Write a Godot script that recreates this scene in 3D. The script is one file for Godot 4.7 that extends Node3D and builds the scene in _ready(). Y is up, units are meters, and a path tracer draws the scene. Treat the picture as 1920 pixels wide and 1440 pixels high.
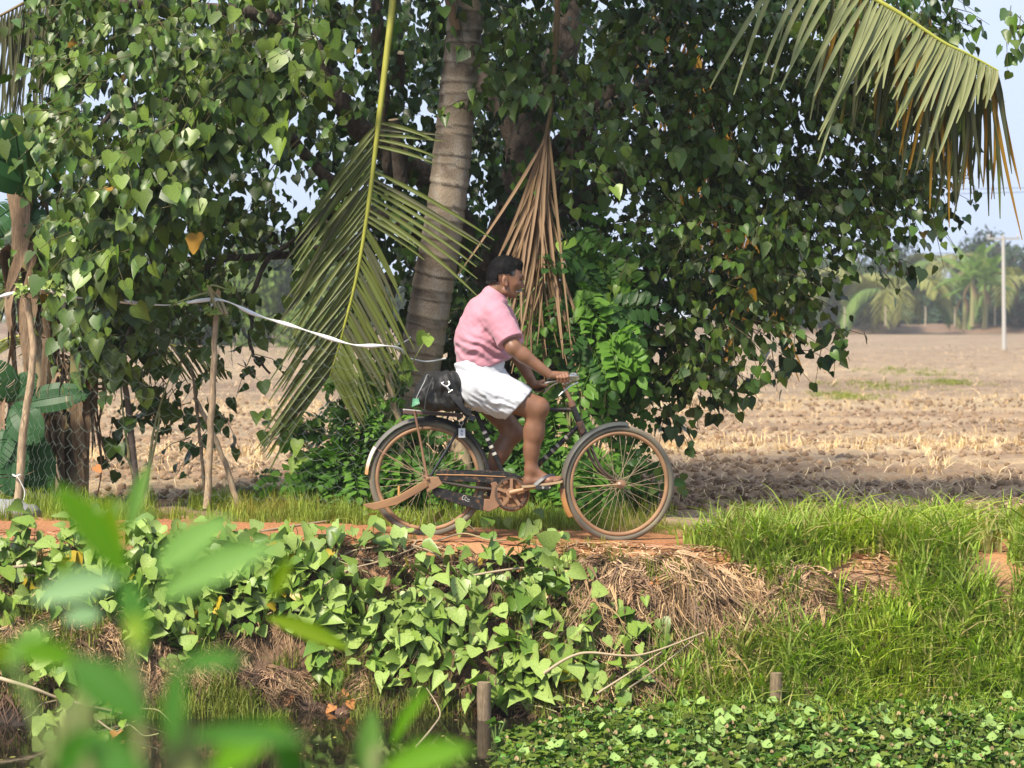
extends Node3D
# A man cycles along an earth path on a canal bank, under a coconut palm and a heart-leaved tree, with ploughed fields behind.

const F := 4069.0            # focal length in pixels of the 1920 px photograph
const CAM := Vector3(0, 1.34, 13)
const PITCH := -1.83
const WATER := -0.84

var rng := RandomNumberGenerator.new()
var noise := FastNoiseLite.new()
var M := {}
var heart_meshes: Array[Mesh] = []


# ---------------------------------------------------------------- small helpers
func at(px: float, py: float, d: float) -> Vector3:
	var th := deg_to_rad(PITCH)
	var y := -(py - 720.0) / F
	var r := Vector3((px - 960.0) / F, y * cos(th) + sin(th), y * sin(th) - cos(th))
	return CAM + r * (d / -r.z)


func rf(a: float, b: float) -> float:
	return rng.randf_range(a, b)


func rv() -> Vector3:
	return Vector3(rf(-1, 1), rf(-1, 1), rf(-1, 1))


func nz(x: float, y: float, s := 1.0) -> float:
	return noise.get_noise_2d(x * s * 100.0, y * s * 100.0)


func L(r: float, g: float, b: float) -> Color:
	return Color(r, g, b).linear_to_srgb()


func tag(o: Node, label: String, category: String, group := "") -> Node:
	o.set_meta("label", label)
	o.set_meta("category", category)
	if group:
		o.set_meta("group", group)
	return o


func thing(called: String, label: String, category: String, where := Vector3.ZERO, group := "") -> Node3D:
	var o := Node3D.new()
	o.name = called
	add_child(o, true)
	o.position = where
	tag(o, label, category, group)
	return o


func put(called: String, mesh: Mesh, m: Material, parent: Node = self) -> MeshInstance3D:
	var o := MeshInstance3D.new()
	o.name = called
	o.mesh = mesh
	o.material_override = m
	parent.add_child(o, true)
	return o


func struct(called: String, mesh: Mesh, m: Material) -> MeshInstance3D:
	var o := put(called, mesh, m)
	o.set_meta("kind", "structure")
	return o


func scatter(called: String, mesh: Mesh, m: Material, xf: Array, cols: Array, parent: Node = self) -> MultiMeshInstance3D:
	var mm := MultiMesh.new()
	mm.transform_format = MultiMesh.TRANSFORM_3D
	mm.use_colors = cols.size() > 0
	mm.mesh = mesh
	mm.instance_count = xf.size()
	for i in xf.size():
		mm.set_instance_transform(i, xf[i])
		if cols.size():
			mm.set_instance_color(i, cols[i])
	var o := MultiMeshInstance3D.new()
	o.name = called
	o.multimesh = mm
	o.material_override = m
	o.set_meta("kind", "stuff")
	parent.add_child(o, true)
	return o


func mat(c: Color, rough := 0.8, vcol := true) -> StandardMaterial3D:
	var m := StandardMaterial3D.new()
	m.albedo_color = c
	m.roughness = rough
	m.vertex_color_use_as_albedo = vcol
	m.cull_mode = BaseMaterial3D.CULL_DISABLED
	return m


func leafy(c: Color, rough := 0.42, back := Color(0.75, 0.85, 0.3)) -> StandardMaterial3D:
	var m := mat(c, rough)
	m.backlight_enabled = true
	m.backlight = back
	m.metallic_specular = 0.34
	return m


func noise_tex(freq: float, oct: int, lo: Color, hi: Color, seed_no := 1, size := 512, kind := FastNoiseLite.TYPE_SIMPLEX_SMOOTH) -> NoiseTexture2D:
	var f := FastNoiseLite.new()
	f.noise_type = kind
	f.seed = seed_no
	f.frequency = freq
	f.fractal_octaves = oct
	var g := Gradient.new()
	g.set_color(0, lo)
	g.set_color(1, hi)
	var t := NoiseTexture2D.new()
	t.width = size
	t.height = size
	t.seamless = true
	t.noise = f
	t.color_ramp = g
	return t


func tri_tex(m: StandardMaterial3D, t: Texture2D, s: Vector3, world := true) -> StandardMaterial3D:
	m.albedo_texture = t
	m.uv1_triplanar = true
	m.uv1_world_triplanar = world
	m.uv1_scale = s
	return m


func relief(m: StandardMaterial3D, t: Texture2D, cm: float) -> StandardMaterial3D:
	m.heightmap_enabled = true
	m.heightmap_texture = t
	m.heightmap_scale = cm
	return m


# ---------------------------------------------------------------- mesh building
class MB:
	var v := PackedVector3Array()
	var n := PackedVector3Array()
	var c := PackedColorArray()
	var uv := PackedVector2Array()
	var ix := PackedInt32Array()

	func vert(p: Vector3, nn: Vector3, col: Color, u := Vector2.ZERO) -> int:
		v.append(p)
		n.append(nn)
		c.append(col)
		uv.append(u)
		return v.size() - 1

	func tri(a: int, b: int, d: int) -> void:
		var g := (v[d] - v[a]).cross(v[b] - v[a])
		ix.append(a)
		if g.dot(n[a] + n[b] + n[d]) < 0.0:
			ix.append(d)
			ix.append(b)
		else:
			ix.append(b)
			ix.append(d)

	func quad(a: int, b: int, d: int, e: int) -> void:
		tri(a, b, d)
		tri(a, d, e)

	func flat(p: Array, col: Color) -> void:      # a flat convex polygon, its normal by the turn of its corners
		var nn: Vector3 = (p[2] - p[0]).cross(p[1] - p[0]).normalized()
		var first := v.size()
		for q: Vector3 in p:
			vert(q, nn, col)
		for i in range(1, p.size() - 1):
			tri(first, first + i, first + i + 1)

	func box(t: Transform3D, s: Vector3, col: Color) -> void:
		var h := s * 0.5
		for ax in 3:
			for sg: float in [-1.0, 1.0]:
				var nn := Vector3.ZERO
				nn[ax] = sg
				var a := Vector3.ZERO
				var b := Vector3.ZERO
				a[(ax + 1) % 3] = h[(ax + 1) % 3]
				b[(ax + 2) % 3] = h[(ax + 2) % 3]
				var o := nn * h[ax]
				var w := t.basis * nn
				var f := v.size()
				for q: Vector3 in [o - a - b, o + a - b, o + a + b, o - a + b]:
					vert(t * q, w.normalized(), col)
				quad(f, f + 1, f + 2, f + 3)

	func tube(p: PackedVector3Array, r: PackedFloat32Array, sides: int, col: Color, cap := true, col2 = null) -> void:
		var m := p.size()
		var t := (p[1] - p[0]).normalized()
		var s := t.cross(Vector3.UP if absf(t.y) < 0.9 else Vector3.RIGHT).normalized()
		var f := v.size()
		for i in m:
			var t2 := (p[mini(i + 1, m - 1)] - p[maxi(i - 1, 0)]).normalized()
			s = (s - t2 * s.dot(t2)).normalized()
			var b := t2.cross(s)
			var cc: Color = col if col2 == null else col.lerp(col2, float(i) / (m - 1))
			for k in sides:
				var a := TAU * k / sides
				var nn := s * cos(a) + b * sin(a)
				vert(p[i] + nn * r[i], nn, cc, Vector2(float(k) / sides, float(i) / m))
		for i in m - 1:
			for k in sides:
				var k2 := (k + 1) % sides
				quad(f + i * sides + k, f + i * sides + k2, f + (i + 1) * sides + k2, f + (i + 1) * sides + k)
		if cap:
			for e in [0, m - 1]:
				var nn := (p[0] - p[1]).normalized() if e == 0 else (p[m - 1] - p[m - 2]).normalized()
				var o := vert(p[e], nn, col if e == 0 or col2 == null else col2)
				var ring := v.size()
				for k in sides:
					vert(v[f + e * sides + k], nn, c[f + e * sides + k])
				for k in sides:
					tri(o, ring + k, ring + (k + 1) % sides)

	func bar(a: Vector3, b: Vector3, r: float, sides: int, col: Color, r2 := -1.0) -> void:
		tube(PackedVector3Array([a, b]), PackedFloat32Array([r, r if r2 < 0.0 else r2]), sides, col)

	# a folded strip: pts along its middle, half widths, a hint of which way its face looks, how deep it is folded
	func ribbon(p: PackedVector3Array, w: PackedFloat32Array, face: Vector3, fold: float, col: Color, mid: Color) -> void:
		var m := p.size()
		var f := v.size()
		for i in m:
			var t := (p[mini(i + 1, m - 1)] - p[maxi(i - 1, 0)]).normalized()
			var s := t.cross(face)
			s = s.normalized() if s.length() > 0.01 else t.cross(Vector3(0.3, 0.9, 0.2)).normalized()
			var nn := s.cross(t).normalized()
			if nn.dot(face) < 0.0:
				nn = -nn
			vert(p[i] + s * w[i] + nn * fold * w[i], (nn - s * fold).normalized(), col)
			vert(p[i], nn, mid)
			vert(p[i] - s * w[i] + nn * fold * w[i], (nn + s * fold).normalized(), col)
		for i in m - 1:
			var a := f + i * 3
			quad(a, a + 1, a + 4, a + 3)
			quad(a + 1, a + 2, a + 5, a + 4)

	func ball(o: Vector3, r: Vector3, nu: int, nv: int, col: Color, b := Basis()) -> void:
		var f := v.size()
		for j in nv + 1:
			var e := PI * j / nv - PI / 2
			for i in nu:
				var a := TAU * i / nu
				var q := Vector3(cos(e) * cos(a), sin(e), cos(e) * sin(a))
				vert(o + b * (q * r), (b * (q / r)).normalized(), col)
		for j in nv:
			for i in nu:
				var i2 := (i + 1) % nu
				quad(f + j * nu + i, f + j * nu + i2, f + (j + 1) * nu + i2, f + (j + 1) * nu + i)

	# a shape turned about an axis: profile points are (distance along the axis, radius)
	func lathe(o: Vector3, axis: Vector3, prof: Array, sides: int, col: Color) -> void:
		var s := axis.cross(Vector3.UP if absf(axis.y) < 0.9 else Vector3.RIGHT).normalized()
		var b := axis.cross(s)
		for j in prof.size() - 1:
			var p0: Vector2 = prof[j]
			var p1: Vector2 = prof[j + 1]
			var nr := (p1.x - p0.x)
			var na := -(p1.y - p0.y)
			var f := v.size()
			for k in sides + 1:
				var a := TAU * k / sides
				var e := s * cos(a) + b * sin(a)
				var nn := (e * nr + axis * na).normalized()
				vert(o + axis * p0.x + e * p0.y, nn, col)
				vert(o + axis * p1.x + e * p1.y, nn, col)
			for k in sides:
				quad(f + k * 2, f + k * 2 + 1, f + k * 2 + 3, f + k * 2 + 2)

	func mesh() -> ArrayMesh:
		var arr := []
		arr.resize(Mesh.ARRAY_MAX)
		arr[Mesh.ARRAY_VERTEX] = v
		arr[Mesh.ARRAY_NORMAL] = n
		arr[Mesh.ARRAY_COLOR] = c
		arr[Mesh.ARRAY_TEX_UV] = uv
		arr[Mesh.ARRAY_INDEX] = ix
		var me := ArrayMesh.new()
		me.add_surface_from_arrays(Mesh.PRIMITIVE_TRIANGLES, arr)
		return me


func curve(pts: Array, count: int) -> PackedVector3Array:      # Catmull-Rom through the given points
	var out := PackedVector3Array()
	var m := pts.size()
	for i in count:
		var t := float(i) / (count - 1) * (m - 1)
		var k := mini(int(t), m - 2)
		var u := t - k
		var p0: Vector3 = pts[maxi(k - 1, 0)]
		var p1: Vector3 = pts[k]
		var p2: Vector3 = pts[k + 1]
		var p3: Vector3 = pts[mini(k + 2, m - 1)]
		out.append(p1.cubic_interpolate(p2, p0, p3, u))
	return out


func taper(a: float, b: float, count: int, pw := 1.0) -> PackedFloat32Array:
	var out := PackedFloat32Array()
	for i in count:
		out.append(lerpf(a, b, pow(float(i) / (count - 1), pw)))
	return out


func rope(pts: Array, r0: float, r1: float, sides: int, count: int, col: Color, col2 = null) -> ArrayMesh:
	var b := MB.new()
	b.tube(curve(pts, count), taper(r0, r1, count), sides, col, true, col2)
	return b.mesh()


# a frame whose Y runs along a leaf and whose Z is its upper face
func leaf_xf(where: Vector3, tip: Vector3, face: Vector3, size: float, wide := 1.0) -> Transform3D:
	var y := tip.normalized()
	var z := (face - y * face.dot(y))
	z = z.normalized() if z.length() > 0.01 else y.cross(Vector3(0.31, 0.2, 0.9)).normalized()
	var x := y.cross(z)
	return Transform3D(Basis(x * size * wide, y * size, z * size), where)


# ---------------------------------------------------------------- leaf shapes (base at the origin, tip along +Y, face +Z)
func leaf_outline(outline: Array, fold: float, droop: float, wave: float, sd: int) -> ArrayMesh:
	rng.seed = sd
	var b := MB.new()
	var edge := L(1, 1, 1).srgb_to_linear() * 0.95
	var vein := Color(1.3, 1.25, 1.1)
	var m := outline.size()
	for sg: float in [-1.0, 1.0]:
		var f := b.v.size()
		for i in m:
			var q: Vector2 = outline[i]
			var my := clampf(q.y, 0.0, 1.05)
			var zm := -droop * my * my
			var ze := zm + fold * absf(q.x) - droop * 0.3 * q.x * q.x + rf(-wave, wave)
			b.vert(Vector3(0, my, zm), Vector3(0, droop * 1.2 * my, 1).normalized(), vein)
			b.vert(Vector3(q.x * sg, q.y, ze), Vector3(-fold * sg, droop * 1.2 * my, 1).normalized(), edge)
		for i in m - 1:
			var a := f + i * 2
			if b.v[a].distance_to(b.v[a + 2]) > 0.001:
				b.tri(a, a + 1, a + 2)
			b.tri(a + 1, a + 3, a + 2)
	return b.mesh()


func pinnate(pairs: int, ll: float, lw: float, droop: float, sd: int) -> ArrayMesh:
	rng.seed = sd
	var b := MB.new()
	var n := pairs * 2 + 1
	var spine := PackedVector3Array()
	for i in 9:
		var t := i / 8.0
		spine.append(Vector3(0.03 * sin(t * 4.0), t * (1.0 - droop * 0.25 * t), -droop * t * t))
	b.tube(spine, taper(0.008, 0.003, 9), 3, Color(1.1, 1.2, 0.9))
	for k in n:
		var t := 0.18 + 0.82 * float(k / 2) / pairs if k < n - 1 else 1.0
		var sg := 1.0 if k % 2 else -1.0
		var i := mini(int(t * 8), 7)
		var p := spine[i].lerp(spine[i + 1], t * 8 - i)
		var d := Vector3(sg, 0.45 + rf(-0.15, 0.15), rf(-0.35, 0.1)).normalized() if k < n - 1 else Vector3(0, 1, -0.4).normalized()
		var l := ll * rf(0.8, 1.1) * (0.75 + 0.5 * sin(PI * minf(t, 0.9)))
		var face := Vector3(rf(-0.3, 0.3), rf(-0.2, 0.3), 1).normalized()
		var pts := PackedVector3Array([p + d * l * 0.08, p + d * l * 0.35, p + d * l * 0.7 + Vector3(0, 0, -0.03 * l), p + d * l + Vector3(0, 0, -0.12 * l)])
		var tone := rf(0.85, 1.15)
		b.ribbon(pts, PackedFloat32Array([0.004, lw, lw * 0.85, 0.001]), face, 0.25, Color(tone, tone, tone), Color(tone * 1.2, tone * 1.2, tone))
	return b.mesh()


func tuft(blades: int, h: float, w: float, spread: float, lean: float, sd: int, segs := 4) -> ArrayMesh:
	rng.seed = sd
	var b := MB.new()
	for k in blades:
		var a := rf(0, TAU)
		var out := Vector3(cos(a), 0, sin(a))
		var base := Vector3(rf(-1, 1), 0, rf(-1, 1)) * spread
		var l := h * rf(0.45, 1.0)
		var ln := lean * rf(0.2, 1.3)
		var pts := PackedVector3Array()
		var ws := PackedFloat32Array()
		for i in segs + 1:
			var t := float(i) / segs
			pts.append(base + Vector3(0, l * (t - 0.35 * ln * t * t * t), 0) + out * l * ln * t * t * 0.8)
			ws.append(w * rf(0.8, 1.0) * (1.0 - pow(t, 1.6)) + 0.0004)
		var tone := rf(0.75, 1.25)
		var yel := rf(0.9, 1.2)
		b.ribbon(pts, ws, (Vector3.UP * 0.5 - out + rv() * 0.4).normalized(), 0.3, Color(tone * yel, tone, tone * 0.9), Color(tone * yel * 1.1, tone * 1.1, tone))
	return b.mesh()


func _ready() -> void:
	# ---- camera
	var cam := Camera3D.new()
	cam.name = "camera"
	add_child(cam)
	cam.position = CAM
	cam.rotation_degrees.x = PITCH
	var lens := CameraAttributesPhysical.new()
	lens.frustum_focal_length = 67.82
	lens.frustum_focus_distance = 13.0
	lens.exposure_aperture = 3.9
	lens.frustum_far = 1500.0
	lens.frustum_near = 0.1
	cam.attributes = lens
	cam.fov = rad_to_deg(2.0 * atan(720.0 / F))
	cam.near = 0.1
	cam.far = 1500.0
	cam.current = true
	# ---- sky, air, exposure
	var sky := ProceduralSkyMaterial.new()
	sky.sky_top_color = Color(0.73, 0.775, 0.86)
	sky.sky_horizon_color = Color(0.63, 0.68, 0.765)
	sky.sky_curve = 0.2
	sky.sky_energy_multiplier = 1.0
	sky.ground_bottom_color = Color(0.35, 0.32, 0.26)
	sky.ground_horizon_color = Color(0.75, 0.77, 0.76)
	var env := Environment.new()
	env.background_mode = Environment.BG_SKY
	env.sky = Sky.new()
	env.sky.sky_material = sky
	env.tonemap_mode = Environment.TONE_MAPPER_LINEAR
	env.tonemap_exposure = EXPOSURE
	env.background_energy_multiplier = SKY_ENERGY
	env.sdfgi_enabled = true
	env.ssao_enabled = true
	env.ssil_enabled = true
	env.fog_enabled = true
	env.fog_density = 0.0006
	env.fog_light_color = Color(0.95, 0.965, 0.98)
	var we := WorldEnvironment.new()
	we.name = "world_environment"
	we.environment = env
	add_child(we)
	# ---- sun
	var sun := DirectionalLight3D.new()
	sun.name = "sun"
	sun.light_energy = SUN_ENERGY
	sun.light_angular_distance = 8.0
	sun.light_color = Color(1.0, 0.955, 0.88)
	sun.shadow_enabled = true
	add_child(sun)
	sun.look_at_from_position(SUN_DIR.normalized() * 50.0, Vector3.ZERO)
	# ---- large structure first, small things last
	noise.seed = 7
	noise.fractal_octaves = 4
	noise.frequency = 0.01
	materials()
	leaf_shapes()
	terrain()
	field_cover()
	far_bank()
	palm()
	portia_tree()
	bushes()
	banana()
	young_palm()
	fence()
	bicycle()
	rider()
	luggage()
	path_grass()
	bank_cover()
	creepers()
	canal_things()
	foreground_plant()


const EXPOSURE := 1.9
const SKY_ENERGY := 1.0
const SUN_ENERGY := 1.25
const SUN_DIR := Vector3(-0.40, 0.78, 0.55)


func materials() -> void:
	var grain := noise_tex(0.02, 5, Color(0.62, 0.62, 0.62), Color(1, 1, 1), 3)
	var fine := noise_tex(0.09, 4, Color(0.55, 0.55, 0.55), Color(1, 1, 1), 5)
	var lump := noise_tex(0.03, 5, Color(0, 0, 0), Color(1, 1, 1), 9)
	M.grain = grain
	M.mottle = noise_tex(0.05, 4, Color(0.72, 0.74, 0.70), Color(1, 1, 1), 13)
	M.fine = fine
	M.lump = lump
	M.soil = relief(tri_tex(mat(Color.WHITE, 0.95), noise_tex(0.09, 4, Color(0.70, 0.69, 0.68), Color(1, 1, 1), 6), Vector3.ONE * 1.3), lump, 1.5)
	M.soil_far = tri_tex(mat(Color.WHITE, 0.95), noise_tex(0.03, 5, Color(0.48, 0.46, 0.44), Color(1, 1, 1), 37), Vector3(0.10, 0.3, 0.30))
	M.path = relief(tri_tex(mat(L(0.62, 0.27, 0.10), 0.95), fine, Vector3.ONE * 0.9), lump, 0.6)
	M.clod = relief(tri_tex(mat(L(0.43, 0.285, 0.175), 0.97), fine, Vector3.ONE * 2.0), lump, 1.0)
	M.straw = mat(L(0.62, 0.48, 0.29), 0.85)
	M.thatch = mat(L(0.47, 0.335, 0.2), 0.85)
	M.root = mat(L(0.14, 0.09, 0.055), 0.9)
	M.grass = leafy(L(0.27, 0.36, 0.065), 0.55, Color(0.8, 0.9, 0.25))
	M.dull_grass = leafy(L(0.21, 0.24, 0.06), 0.55, Color(0.7, 0.75, 0.3))
	M.leaf = blotch(leafy(Color.WHITE, 0.42, Color(0.3, 0.4, 0.08)))
	M.leaf.metallic_specular = 0.45
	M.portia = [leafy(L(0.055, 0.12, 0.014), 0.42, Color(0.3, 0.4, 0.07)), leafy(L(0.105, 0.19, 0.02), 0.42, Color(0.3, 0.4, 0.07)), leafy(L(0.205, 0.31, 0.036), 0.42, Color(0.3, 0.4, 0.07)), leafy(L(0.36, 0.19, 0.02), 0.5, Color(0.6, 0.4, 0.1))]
	M.creeper = [leafy(L(0.27, 0.395, 0.07), 0.48, Color(0.32, 0.42, 0.1)), leafy(L(0.36, 0.48, 0.125), 0.5, Color(0.32, 0.42, 0.12)), leafy(L(0.15, 0.265, 0.042), 0.46, Color(0.35, 0.45, 0.1)), leafy(L(0.50, 0.36, 0.03), 0.5)]
	for k in 3:
		blotch(M.portia[k]).metallic_specular = 0.5
		blotch(M.creeper[k])
	M.bush = [leafy(L(0.07, 0.165, 0.03), 0.4, Color(0.6, 0.75, 0.2)), leafy(L(0.13, 0.27, 0.04), 0.42, Color(0.7, 0.9, 0.25)), leafy(L(0.04, 0.10, 0.025), 0.4)]
	M.bark = relief(tri_tex(mat(L(0.12, 0.092, 0.07), 0.9), grain, Vector3(2, 1, 2)), lump, 1.0)
	M.palm_bark = relief(tri_tex(mat(Color.WHITE, 0.88), noise_tex(0.05, 5, Color(0.66, 0.64, 0.62), Color(1, 1, 1), 15), Vector3(5.0, 1.6, 5.0)), fine, 1.0)
	M.twig = mat(L(0.33, 0.24, 0.15), 0.85)
	M.post = tri_tex(mat(L(0.60, 0.44, 0.28), 0.85), grain, Vector3(5, 1, 5))
	M.frond = leafy(L(0.105, 0.13, 0.03), 0.42, Color(0.6, 0.6, 0.2))
	M.frond_pale = leafy(L(0.21, 0.23, 0.10), 0.5, Color(0.6, 0.6, 0.25))
	M.frond_gold = leafy(L(0.33, 0.2, 0.03), 0.5, Color(0.8, 0.55, 0.1))
	M.frond_dark = leafy(L(0.07, 0.075, 0.035), 0.5, Color(0.4, 0.4, 0.2))
	M.frond_dead = leafy(L(0.25, 0.165, 0.10), 0.75, Color(0.4, 0.25, 0.1))
	M.chipped = chipped(0.68)
	M.flaked = chipped(0.72)
	M.rachis = mat(L(0.42, 0.40, 0.07), 0.45)
	M.rachis_dead = mat(L(0.24, 0.15, 0.085), 0.8)
	M.banana = leafy(L(0.035, 0.10, 0.035), 0.45, Color(0.5, 0.7, 0.2))
	M.banana_dry = tri_tex(mat(L(0.38, 0.26, 0.16), 0.85), grain, Vector3(6, 1, 6))
	M.plain = mat(Color.WHITE, 0.6)
	M.far_leaf = leafy(Color.WHITE, 0.6, Color(0.5, 0.6, 0.25))


# black paint worn through to rust and dust
func chipped(share: float) -> StandardMaterial3D:
	var t := noise_tex(0.022, 5, Color(0.05, 0.055, 0.06), Color(0.50, 0.33, 0.20), 23)
	t.color_ramp.add_point(share - 0.10, Color(0.11, 0.115, 0.12))
	t.color_ramp.add_point(share + 0.08, Color(0.34, 0.235, 0.165))
	var m := mat(Color.WHITE, 0.55, false)
	return tri_tex(m, t, Vector3.ONE * 2.2, false)


# a faint mottling, finer than a leaf
func blotch(m: StandardMaterial3D) -> StandardMaterial3D:
	return tri_tex(m, M.mottle, Vector3.ONE * 3.0)


func leaf_shapes() -> void:
	var heart := [Vector2(0, 0), Vector2(0.2, -0.11), Vector2(0.4, -0.02), Vector2(0.49, 0.2), Vector2(0.42, 0.46), Vector2(0.24, 0.72), Vector2(0.08, 0.93), Vector2(0, 1.06)]
	rng.seed = 17
	for k in 6:
		var o := []
		for q: Vector2 in heart:
			o.append(q if q.x == 0.0 else q * Vector2(rf(0.88, 1.1), rf(0.93, 1.06)) + Vector2(0, rf(-0.02, 0.02)))
		o[7] = Vector2(0, rf(0.98, 1.12))
		heart_meshes.append(leaf_outline(o, [0.22, 0.45, 0.1, 0.7, 0.3, 0.15][k], [0.12, 0.3, -0.08, 0.15, 0.45, 0.2][k], [0.015, 0.03, 0.04, 0.02, 0.03, 0.05][k], 31 + k))


# ---------------------------------------------------------------- ground
func bank_shift(x: float) -> float:
	return 0.10 * sin(x * 1.7 + 0.6) + 0.12 * nz(x * 0.35, 4.0) + (0.08 if x > 1.5 else 0.0)


func ground(x: float, z: float) -> float:
	var level := -0.03 * clampf(x, -2.0, 2.0)
	var s := z - bank_shift(x)
	var bump := 0.03 * nz(x * 0.7, z * 0.7) + 0.012 * nz(x * 3.0, z * 3.0)
	if s > 0.38:
		var t := (s - 0.38) / 1.02
		# rounded edge, steep face, then the bed of the canal
		var drop := 0.94 * (0.42 * clampf(t, 0.0, 1.0) + 0.58 * smoothstep(0.12, 1.0, t)) + 0.5 * smoothstep(0.9, 2.4, t)
		return level - drop + bump * (1.0 + 1.6 * smoothstep(0.1, 0.6, t)) + 0.07 * nz(x * 1.6, z * 1.6 + 30.0) * smoothstep(0.0, 0.4, t)
	if z > -0.7:
		return level + bump * 0.5
	var w := smoothstep(-0.7, -3.0, z)
	var far := lerpf(0.0, -0.25, smoothstep(-3.0, -22.0, z))
	return lerpf(level, far, w) + bump * lerpf(0.5, 1.0, w)


func sheet(x0: float, x1: float, nx: int, zs: Array, h: Callable, col: Callable) -> ArrayMesh:
	var b := MB.new()
	for z: float in zs:
		for i in nx + 1:
			var x := lerpf(x0, x1, float(i) / nx)
			var y: float = h.call(x, z)
			var e := 0.03
			var nn := Vector3(y - h.call(x + e, z), e, y - h.call(x, z + e)).normalized()
			b.vert(Vector3(x, y, z), nn, col.call(x, z))
	for j in zs.size() - 1:
		for i in nx:
			var a := j * (nx + 1) + i
			b.quad(a, a + 1, a + nx + 2, a + nx + 1)
	return b.mesh()


func steps(a: float, b: float, first: float, grow: float) -> Array:
	var out := [a]
	var s := first
	var z := a
	while absf(z - b) > s:
		z += s * signf(b - a)
		out.append(z)
		s *= grow
	out.append(b)
	return out


func terrain() -> void:
	var bank_col := func(x: float, z: float) -> Color:
		var n1 := nz(x * 0.8, z * 0.8) * 0.5 + 0.5
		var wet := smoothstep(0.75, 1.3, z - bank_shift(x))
		var c := Color(0.42, 0.235, 0.125).lerp(Color(0.30, 0.20, 0.13), n1)
		c = c.lerp(Color(0.60, 0.30, 0.13), (1.0 - smoothstep(0.35, 0.75, z - bank_shift(x) + 0.25 * nz(x * 2.0, z * 2.0))) * smoothstep(-0.9, -0.5, z))
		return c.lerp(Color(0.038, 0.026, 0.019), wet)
	struct("canal_bank", sheet(-5.0, 5.0, 200, steps(3.2, -1.0, 0.045, 1.0), ground, bank_col), M.soil)
	# the trodden strip of red earth, its edges wandering
	var b := MB.new()
	var rows := 14
	for i in 241:
		var x := -5.0 + i / 24.0
		var z0 := -0.42 + 0.10 * nz(x * 0.8, 9.0) + 0.03 * nz(x * 5.0, 2.0)
		var z1 := 0.40 + 0.22 * nz(x * 0.9, 3.0) + 0.12 * nz(x * 4.0, 6.0)
		for k in rows + 1:
			var z := lerpf(z0, z1, float(k) / rows)
			var y := ground(x, z) + 0.006 - 0.02 * exp(-pow((z + 0.02) / 0.12, 2.0)) * (1.0 if k > 0 and k < rows else 0.0) * 0.2
			var e := 0.03
			var tone := 1.0 + 0.35 * nz(x * 0.6, z * 1.5)
			b.vert(Vector3(x, y, z), Vector3(y - 0.006 - ground(x + e, z), e, y - 0.006 - ground(x, z + e)).normalized(), Color(tone, tone * (0.95 + 0.12 * nz(x, z)), tone))
	for i in 240:
		for k in rows:
			var a := i * (rows + 1) + k
			b.quad(a, a + 1, a + rows + 2, a + rows + 1)
	struct("path", b.mesh(), M.path)
	# ploughed field: rough near by, level far away
	var field_h := func(x: float, z: float) -> float:
		var fade := 1.0 - smoothstep(-8.0, -40.0, z)
		return ground(x, z) - 0.004 + fade * (0.05 * nz(x * 2.2, z * 2.2) + 0.03 * nz(x * 6.0, z * 6.0)) * smoothstep(-0.8, -2.4, z)
	var field_c := func(x: float, z: float) -> Color:
		var stripe := nz(x * 0.05, z * 0.3 + x * 0.01) * (1.0 - 0.5 * smoothstep(-60.0, -120.0, z))
		var n1 := nz(x * 0.5, z * 0.5)
		var c := Color(0.41, 0.275, 0.155).lerp(Color(0.27, 0.175, 0.10), clampf(0.5 + n1, 0, 1))
		c = c.lerp(Color(0.50, 0.37, 0.22), smoothstep(0.02, 0.35, stripe) * 0.75)
		var dd := CAM.z - z
		var band := exp(-pow((dd - 22.3 - 0.25 * x) / 1.3, 2.0)) + exp(-pow((dd - 39.0 - 0.2 * x) / 3.5, 2.0)) + exp(-pow((dd - 62.0) / 7.0, 2.0))
		c = c.lerp(Color(0.60, 0.45, 0.26), clampf(band, 0, 1) * (0.75 + nz(x * 0.4, z * 0.8)))
		c = c.lerp(Color(0.50, 0.365, 0.22) * (1.0 + 0.5 * nz(x * 0.2, z * 0.35)), smoothstep(-20.0, -70.0, z) * 0.6)
		return c
	struct("field", sheet(-10.5, 10.5, 390, steps(-0.9, -24.0, 0.05, 1.012), field_h, field_c), M.soil)
	struct("far_field", sheet(-60.0, 60.0, 300, steps(-23.9, -175.0, 0.4, 1.014), func(x: float, z: float) -> float: return -0.255 - 0.1 * smoothstep(-30.0, -23.9, z) + 0.03 * nz(x * 0.3, z * 0.3), field_c), M.soil_far)
	var plain_c := func(_x: float, _z: float) -> Color: return Color(0.2, 0.17, 0.1)
	struct("ground", sheet(-900.0, 900.0, 8, [40.0, 3.1, -1.0, -30.0, -170.0, -400.0, -1300.0], func(_x: float, z: float) -> float: return -1.5 if z > -2.0 else -0.6, plain_c), M.soil)
	# canal
	var w := MB.new()
	for q: Vector3 in [Vector3(-60, WATER, 0.2), Vector3(60, WATER, 0.2), Vector3(60, WATER, 11.5), Vector3(-60, WATER, 11.5)]:
		w.vert(q, Vector3.UP, Color.WHITE)
	w.quad(0, 1, 2, 3)
	var wm := mat(L(0.012, 0.011, 0.007), 0.04, false)
	var ripple := FastNoiseLite.new()
	ripple.frequency = 0.012
	var rt := NoiseTexture2D.new()
	rt.noise = ripple
	rt.seamless = true
	rt.as_normal_map = true
	rt.bump_strength = 1.2
	wm.normal_enabled = true
	wm.normal_texture = rt
	wm.normal_scale = 0.10
	wm.uv1_triplanar = true
	wm.uv1_world_triplanar = true
	wm.uv1_scale = Vector3.ONE * 1.2
	struct("water", w.mesh(), wm)
	# the bank the photographer stands on
	var nb := MB.new()
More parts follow.
